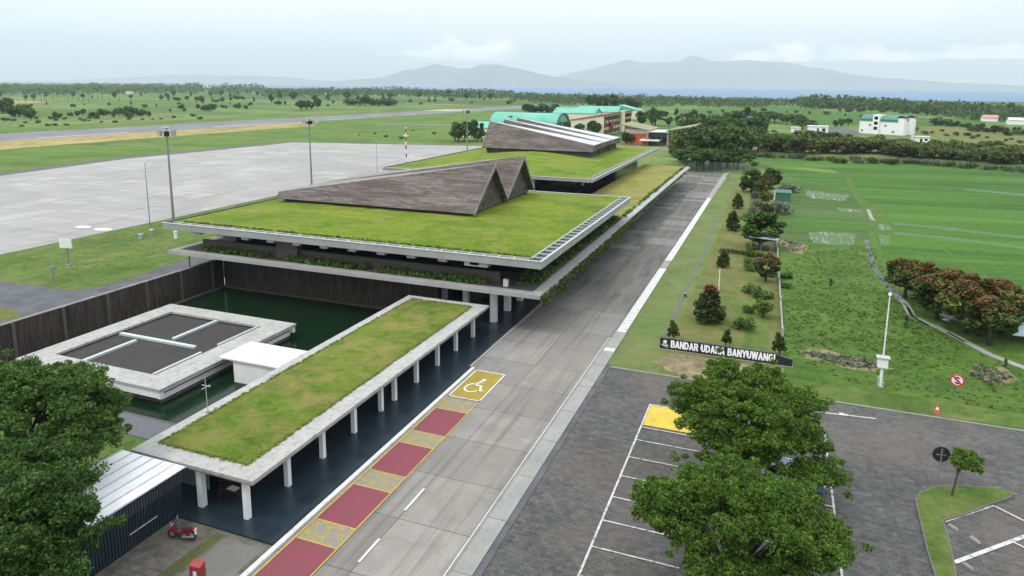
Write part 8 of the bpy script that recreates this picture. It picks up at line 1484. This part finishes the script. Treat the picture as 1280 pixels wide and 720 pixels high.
woods('eastern_woods', [(28,1118,19),(30,1161,18),(29,1100,21),(28,990,15),(33,1147,18),(34,1156,19),(33,1084,14),(36,1142,14),(36,1099,19),(34,1002,20),(36,1069,14),(39,1122,16),(37,1013,16),(39,1040,17),(42,1099,17),(44,1130,22),(43,1072,18),(40,984,16),(43,1022,16),(49,1154,23),(50,1155,19),(52,1173,16),(44,974,15),(48,1021,14),(49,1024,17),(56,1177,23),(48,972,12),(57,1140,21),(52,1019,18),(59,1143,23),(54,1017,12),(55,1015,15),(55,1000,16),(62,1106,13),(60,1050,19),(58,1011,19),(68,1169,22),(61,1016,13),(71,1172,15),(64,1033,12),(73,1177,17),(65,1023,16),(64,1007,15),(76,1165,14),(72,1101,13),(68,1020,17),(69,1013,15),(78,1146,22),(77,1106,16),(75,1057,16),(81,1145,14),(77,1069,19),(86,1176,17),(78,1039,21),(82,1086,21),(87,1156,15),(91,1185,23),(85,1093,17),(92,1176,14),(94,1184,17),(84,1029,19),(90,1104,22),(84,1009,15),(84,1004,17),(85,1008,14),(88,1035,19),(94,1091,15),(89,1023,13),(95,1079,16),(94,1062,14),(97,1080,17),(109,1201,19),(92,995,13),(99,1072,21),(103,1109,16),(100,1062,20),(104,1093,21),(94,970,13),(96,983,16),(104,1061,14),(100,1011,14),(98,981,13),(98,970,12),(119,1178,18),(115,1129,14),(105,1020,16),(119,1143,21),(119,1130,16),(114,1072,15),(116,1088,16),(115,1070,14),(122,1125,13),(105,957,17),(111,1001,17),(128,1148,13),(114,1013,16),(113,998,15),(110,969,12),(109,947,17),(123,1066,14),(127,1090,21),(122,1040,13),(132,1117,14),(133,1111,19),(120,1000,12),(117,970,13),(121,991,15),(126,1025,15),(128,1036,14),(124,990,15),(120,953,16),(120,947,16),(136,1074,16),(136,1063,20),(120,924,10),(139,1066,16),(130,993,19),(127,964,15),(125,940,17),(133,998,14),(127,944,18),(139,1028,15),(128,942,12),(132,965,17),(151,1096,18),(131,940,15),(132,944,11),(152,1085,16),(144,1017,20),(147,1036,17),(132,918,15),(144,1003,14),(144,997,19),(147,1009,19),(147,998,14),(149,1014,13),(135,906,12),(138,923,17),(152,1013,12),(145,959,15),(152,1004,16),(141,926,16),(146,952,11),(139,897,14),(144,927,15),(162,1036,14),(149,947,13),(154,977,17),(146,920,14),(167,1049,14),(150,933,18),(153,944,12),(145,891,16),(146,895,14),(150,910,16),(165,1002,17),(145,874,14),(151,903,15),(161,965,17),(156,925,12),(149,877,14),(156,918,11),(170,995,16),(152,883,10),(157,912,11),(174,1003,15),(173,995,11),(152,865,15),(160,907,13),(153,867,13),(161,903,15),(177,993,19),(165,919,14),(176,975,17),(169,936,13),(175,962,16),(157,857,11),(165,897,17),(170,922,15),(164,882,12),(160,856,13),(177,947,11),(184,980,17),(186,984,11),(178,937,15),(177,932,17),(164,860,12),(189,986,12),(166,858,16),(164,843,12),(187,962,13),(166,848,11),(184,940,17),(186,945,14),(180,911,17),(188,944,16),(179,899,12),(182,906,14),(177,879,15),(191,945,17),(199,983,15),(188,924,16),(186,910,11),(184,897,11),(200,968,14),(198,958,18),(194,935,14),(191,915,15),(195,933,15),(180,853,13),(180,852,12),(203,957,17),(187,879,15),(203,949,15),(184,858,15),(189,880,11),(199,919,12),(191,882,12),(197,906,13),(182,834,12),(199,909,10),(209,949,13),(206,930,11),(184,825,12),(188,840,13),(189,843,10),(196,873,10),(187,826,11),(204,903,15),(190,837,9),(210,924,17),(217,952,14),(206,900,12),(190,823,11),(194,840,15),(194,837,15),(200,857,11),(194,831,9),(203,865,13),(194,826,13),(206,873,16),(202,854,9),(201,848,10),(204,858,11),(222,928,11),(204,852,16),(218,908,12),(203,839,15),(196,806,12),(204,839,15),(196,805,9),(201,823,11),(221,902,12),(208,845,13),(230,932,12),(205,826,9),(230,927,17),(218,872,13),(220,879,16),(216,863,13),(202,799,10),(216,855,15),(212,836,9),(223,876,15),(231,909,11),(214,837,13),(221,863,9),(231,899,14),(231,896,13),(232,898,13),(218,840,12),(236,906,16),(216,825,10),(214,816,14),(237,901,11),(226,858,12),(235,889,12),(218,820,11),(222,832,11),(230,861,15),(223,832,15),(237,882,15),(219,812,13),(221,820,9),(214,790,11),(221,814,14),(219,804,13),(217,794,13),(225,819,14),(216,787,13),(218,791,11),(218,787,8),(241,871,10),(223,803,12),(250,899,10),(227,811,9),(236,842,15),(227,809,9),(222,786,13),(225,797,9)] + [(-38,1085,11),(-37,1105,10),(-43,1358,14),(-34,1115,10),(-32,1134,9),(-29,1075,11),(-34,1323,12),(-30,1254,8),(-27,1177,12),(-29,1326,12),(-22,1154,8),(-25,1311,11),(-20,1207,10),(-19,1189,13),(-18,1251,12),(-17,1333,12),(-13,1163,10),(-10,1100,8),(-11,1301,11),(-8,1199,10),(-6,1156,10),(-4,1116,9),(-3,1085,8),(-2,1308,12),(0,1322,12),(1,1212,8),(4,1079,9),(5,1126,11),(6,1193,11),(10,1290,13),(10,1158,11),(13,1240,12),(14,1267,13),(14,1067,7),(18,1258,10),(18,1166,11),(22,1267,9),(23,1296,12),(25,1291,9),(27,1283,12),(27,1169,9),(31,1259,12),(29,1123,10),(31,1134,9),(33,1185,8),(36,1199,12),(38,1205,12),(35,1065,10),(41,1175,10),(39,1086,7),(47,1249,8),(49,1265,10),(45,1140,9),(45,1084,7),(47,1074,8),(53,1186,8),(54,1191,9),(54,1151,9),(54,1089,7),(64,1266,11),(56,1079,8),(58,1078,7),(71,1310,9),(63,1137,7),(61,1068,7),(69,1173,10),(71,1189,10),(67,1075,10),(77,1219,8),(76,1178,10),(80,1219,10),(75,1112,7),(72,1062,10),(76,1086,9),(84,1194,9),(82,1132,9),(94,1268,9),(85,1132,12),(93,1211,8),(86,1098,8),(93,1169,12),(104,1288,13),(99,1198,12),(110,1310,11),(107,1261,9),(98,1135,7),(109,1246,9),(106,1194,12),(102,1122,9),(107,1165,11),(100,1066,7),(123,1306,13),(116,1213,9),(121,1246,8),(123,1248,8),(108,1083,7),(110,1092,8),(126,1230,9),(126,1217,12),(121,1149,8),(129,1209,11),(116,1072,7),(135,1229,11),(129,1167,11),(122,1085,9),(134,1189,10),(122,1063,8),(144,1236,10),(139,1187,7),(135,1133,7),(143,1188,10),(152,1260,10),(157,1279,9),(152,1228,8),(136,1092,7),(134,1054,8),(148,1150,8),(142,1098,8),(137,1044,10),(140,1055,7),(162,1218,10),(148,1098,7),(157,1157,9),(160,1165,8),(172,1245,12),(178,1272,8),(160,1133,8),(175,1235,8),(172,1196,11),(155,1069,8),(155,1060,10),(164,1110,7),(186,1253,11),(159,1050,8),(174,1145,10),(175,1140,11),(189,1230,9),(183,1182,11),(164,1039,7),(171,1074,8),(174,1090,6),(199,1245,10),(178,1097,10),(193,1179,11),(184,1121,9),(183,1101,10),(185,1109,7),(174,1031,7),(194,1138,9),(185,1080,7),(209,1212,7),(189,1089,8),(184,1051,8),(185,1049,7),(195,1099,10),(211,1180,8),(184,1025,8),(192,1062,10),(193,1054,9),(199,1081,10),(201,1086,9),(205,1096,8),(193,1029,6),(204,1083,9),(197,1033,8),(197,1030,6),(202,1047,7),(203,1047,6),(219,1123,8),(201,1022,6),(210,1062,9),(229,1152,8),(240,1204,7),(202,1001,8),(214,1055,9),(234,1149,11),(228,1112,8),(213,1033,8),(210,1012,7),(239,1147,10),(227,1080,8),(223,1054,8),(239,1126,8),(249,1166,11),(228,1061,9),(233,1076,7),(233,1068,10),(218,993,6),(241,1093,10),(231,1044,6),(250,1123,10),(255,1137,8),(246,1096,8),(222,980,8),(266,1169,9),(254,1111,8),(256,1112,8),(255,1105,10),(244,1050,8),(239,1022,6),(252,1074,8),(243,1027,6),(231,973,8),(237,994,6),(241,1005,8),(234,972,6),(237,976,6),(270,1110,7),(283,1159,10),(248,1010,7),(253,1022,8),(285,1152,8),(254,1018,6),(271,1082,7),(270,1073,9),(245,968,9),(287,1132,7),(275,1079,7),(273,1065,8),(258,1000,7),(281,1086,10),(251,961,8),(266,1016,9),(297,1131,7),(299,1138,8),(289,1092,7),(265,996,9),(263,984,6),(298,1114,9),(277,1027,8),(261,961,6),(269,987,7),(260,953,8),(288,1048,9),(297,1076,10),(291,1052,9),(291,1048,8),(311,1118,8),(267,952,8),(266,946,6)] + [(157.35, 817.43, 8.29),(161.45, 829.56, 8.80),(153.30, 779.54, 11.22),(171.33, 868.04, 9.55),(154.28, 775.21, 6.41),(173.32, 863.55, 8.97),(158.93, 784.49, 9.31),(161.90, 793.57, 9.91),(170.67, 833.56, 6.94),(171.77, 830.16, 8.22),(154.50, 740.06, 6.73),(156.40, 740.82, 7.13),(176.86, 834.64, 10.66),(173.32, 814.84, 9.52),(159.96, 743.60, 9.50),(167.54, 775.67, 6.83),(173.04, 795.32, 8.26),(157.96, 717.25, 9.82),(162.12, 731.44, 6.83),(159.51, 713.50, 10.59),(169.80, 756.37, 8.21),(160.13, 707.38, 6.42),(181.85, 798.72, 9.62),(187.99, 822.10, 9.47),(162.82, 706.42, 10.43),(167.99, 722.35, 9.59),(188.75, 810.29, 8.70),(176.51, 750.48, 9.64),(175.24, 738.65, 5.98),(173.84, 729.40, 10.48),(171.70, 716.68, 8.20),(168.67, 697.92, 7.06),(177.48, 731.08, 9.24),(178.88, 732.51, 7.29),(193.48, 786.51, 11.02),(189.24, 765.08, 7.87),(180.54, 723.60, 6.41),(194.29, 777.59, 9.17),(193.98, 769.49, 10.71),(173.76, 683.49, 6.65),(181.10, 710.10, 10.21),(186.40, 726.20, 8.69),(193.25, 750.59, 7.93),(186.15, 715.43, 9.07),(182.67, 698.76, 8.36),(182.62, 695.63, 7.69),(187.81, 709.62, 6.24),(184.34, 694.19, 8.85),(196.52, 734.64, 6.06),(176.54, 656.16, 7.95),(180.76, 668.67, 8.27),(196.61, 722.48, 10.42),(183.14, 669.07, 5.86),(177.59, 643.42, 7.41),(202.31, 732.40, 9.23),(181.70, 652.09, 8.78),(183.20, 655.28, 7.96),(204.20, 729.05, 6.57),(190.03, 673.46, 7.78),(191.59, 673.81, 7.87)], 'dark bluish far woods along the coast at the right', 4)
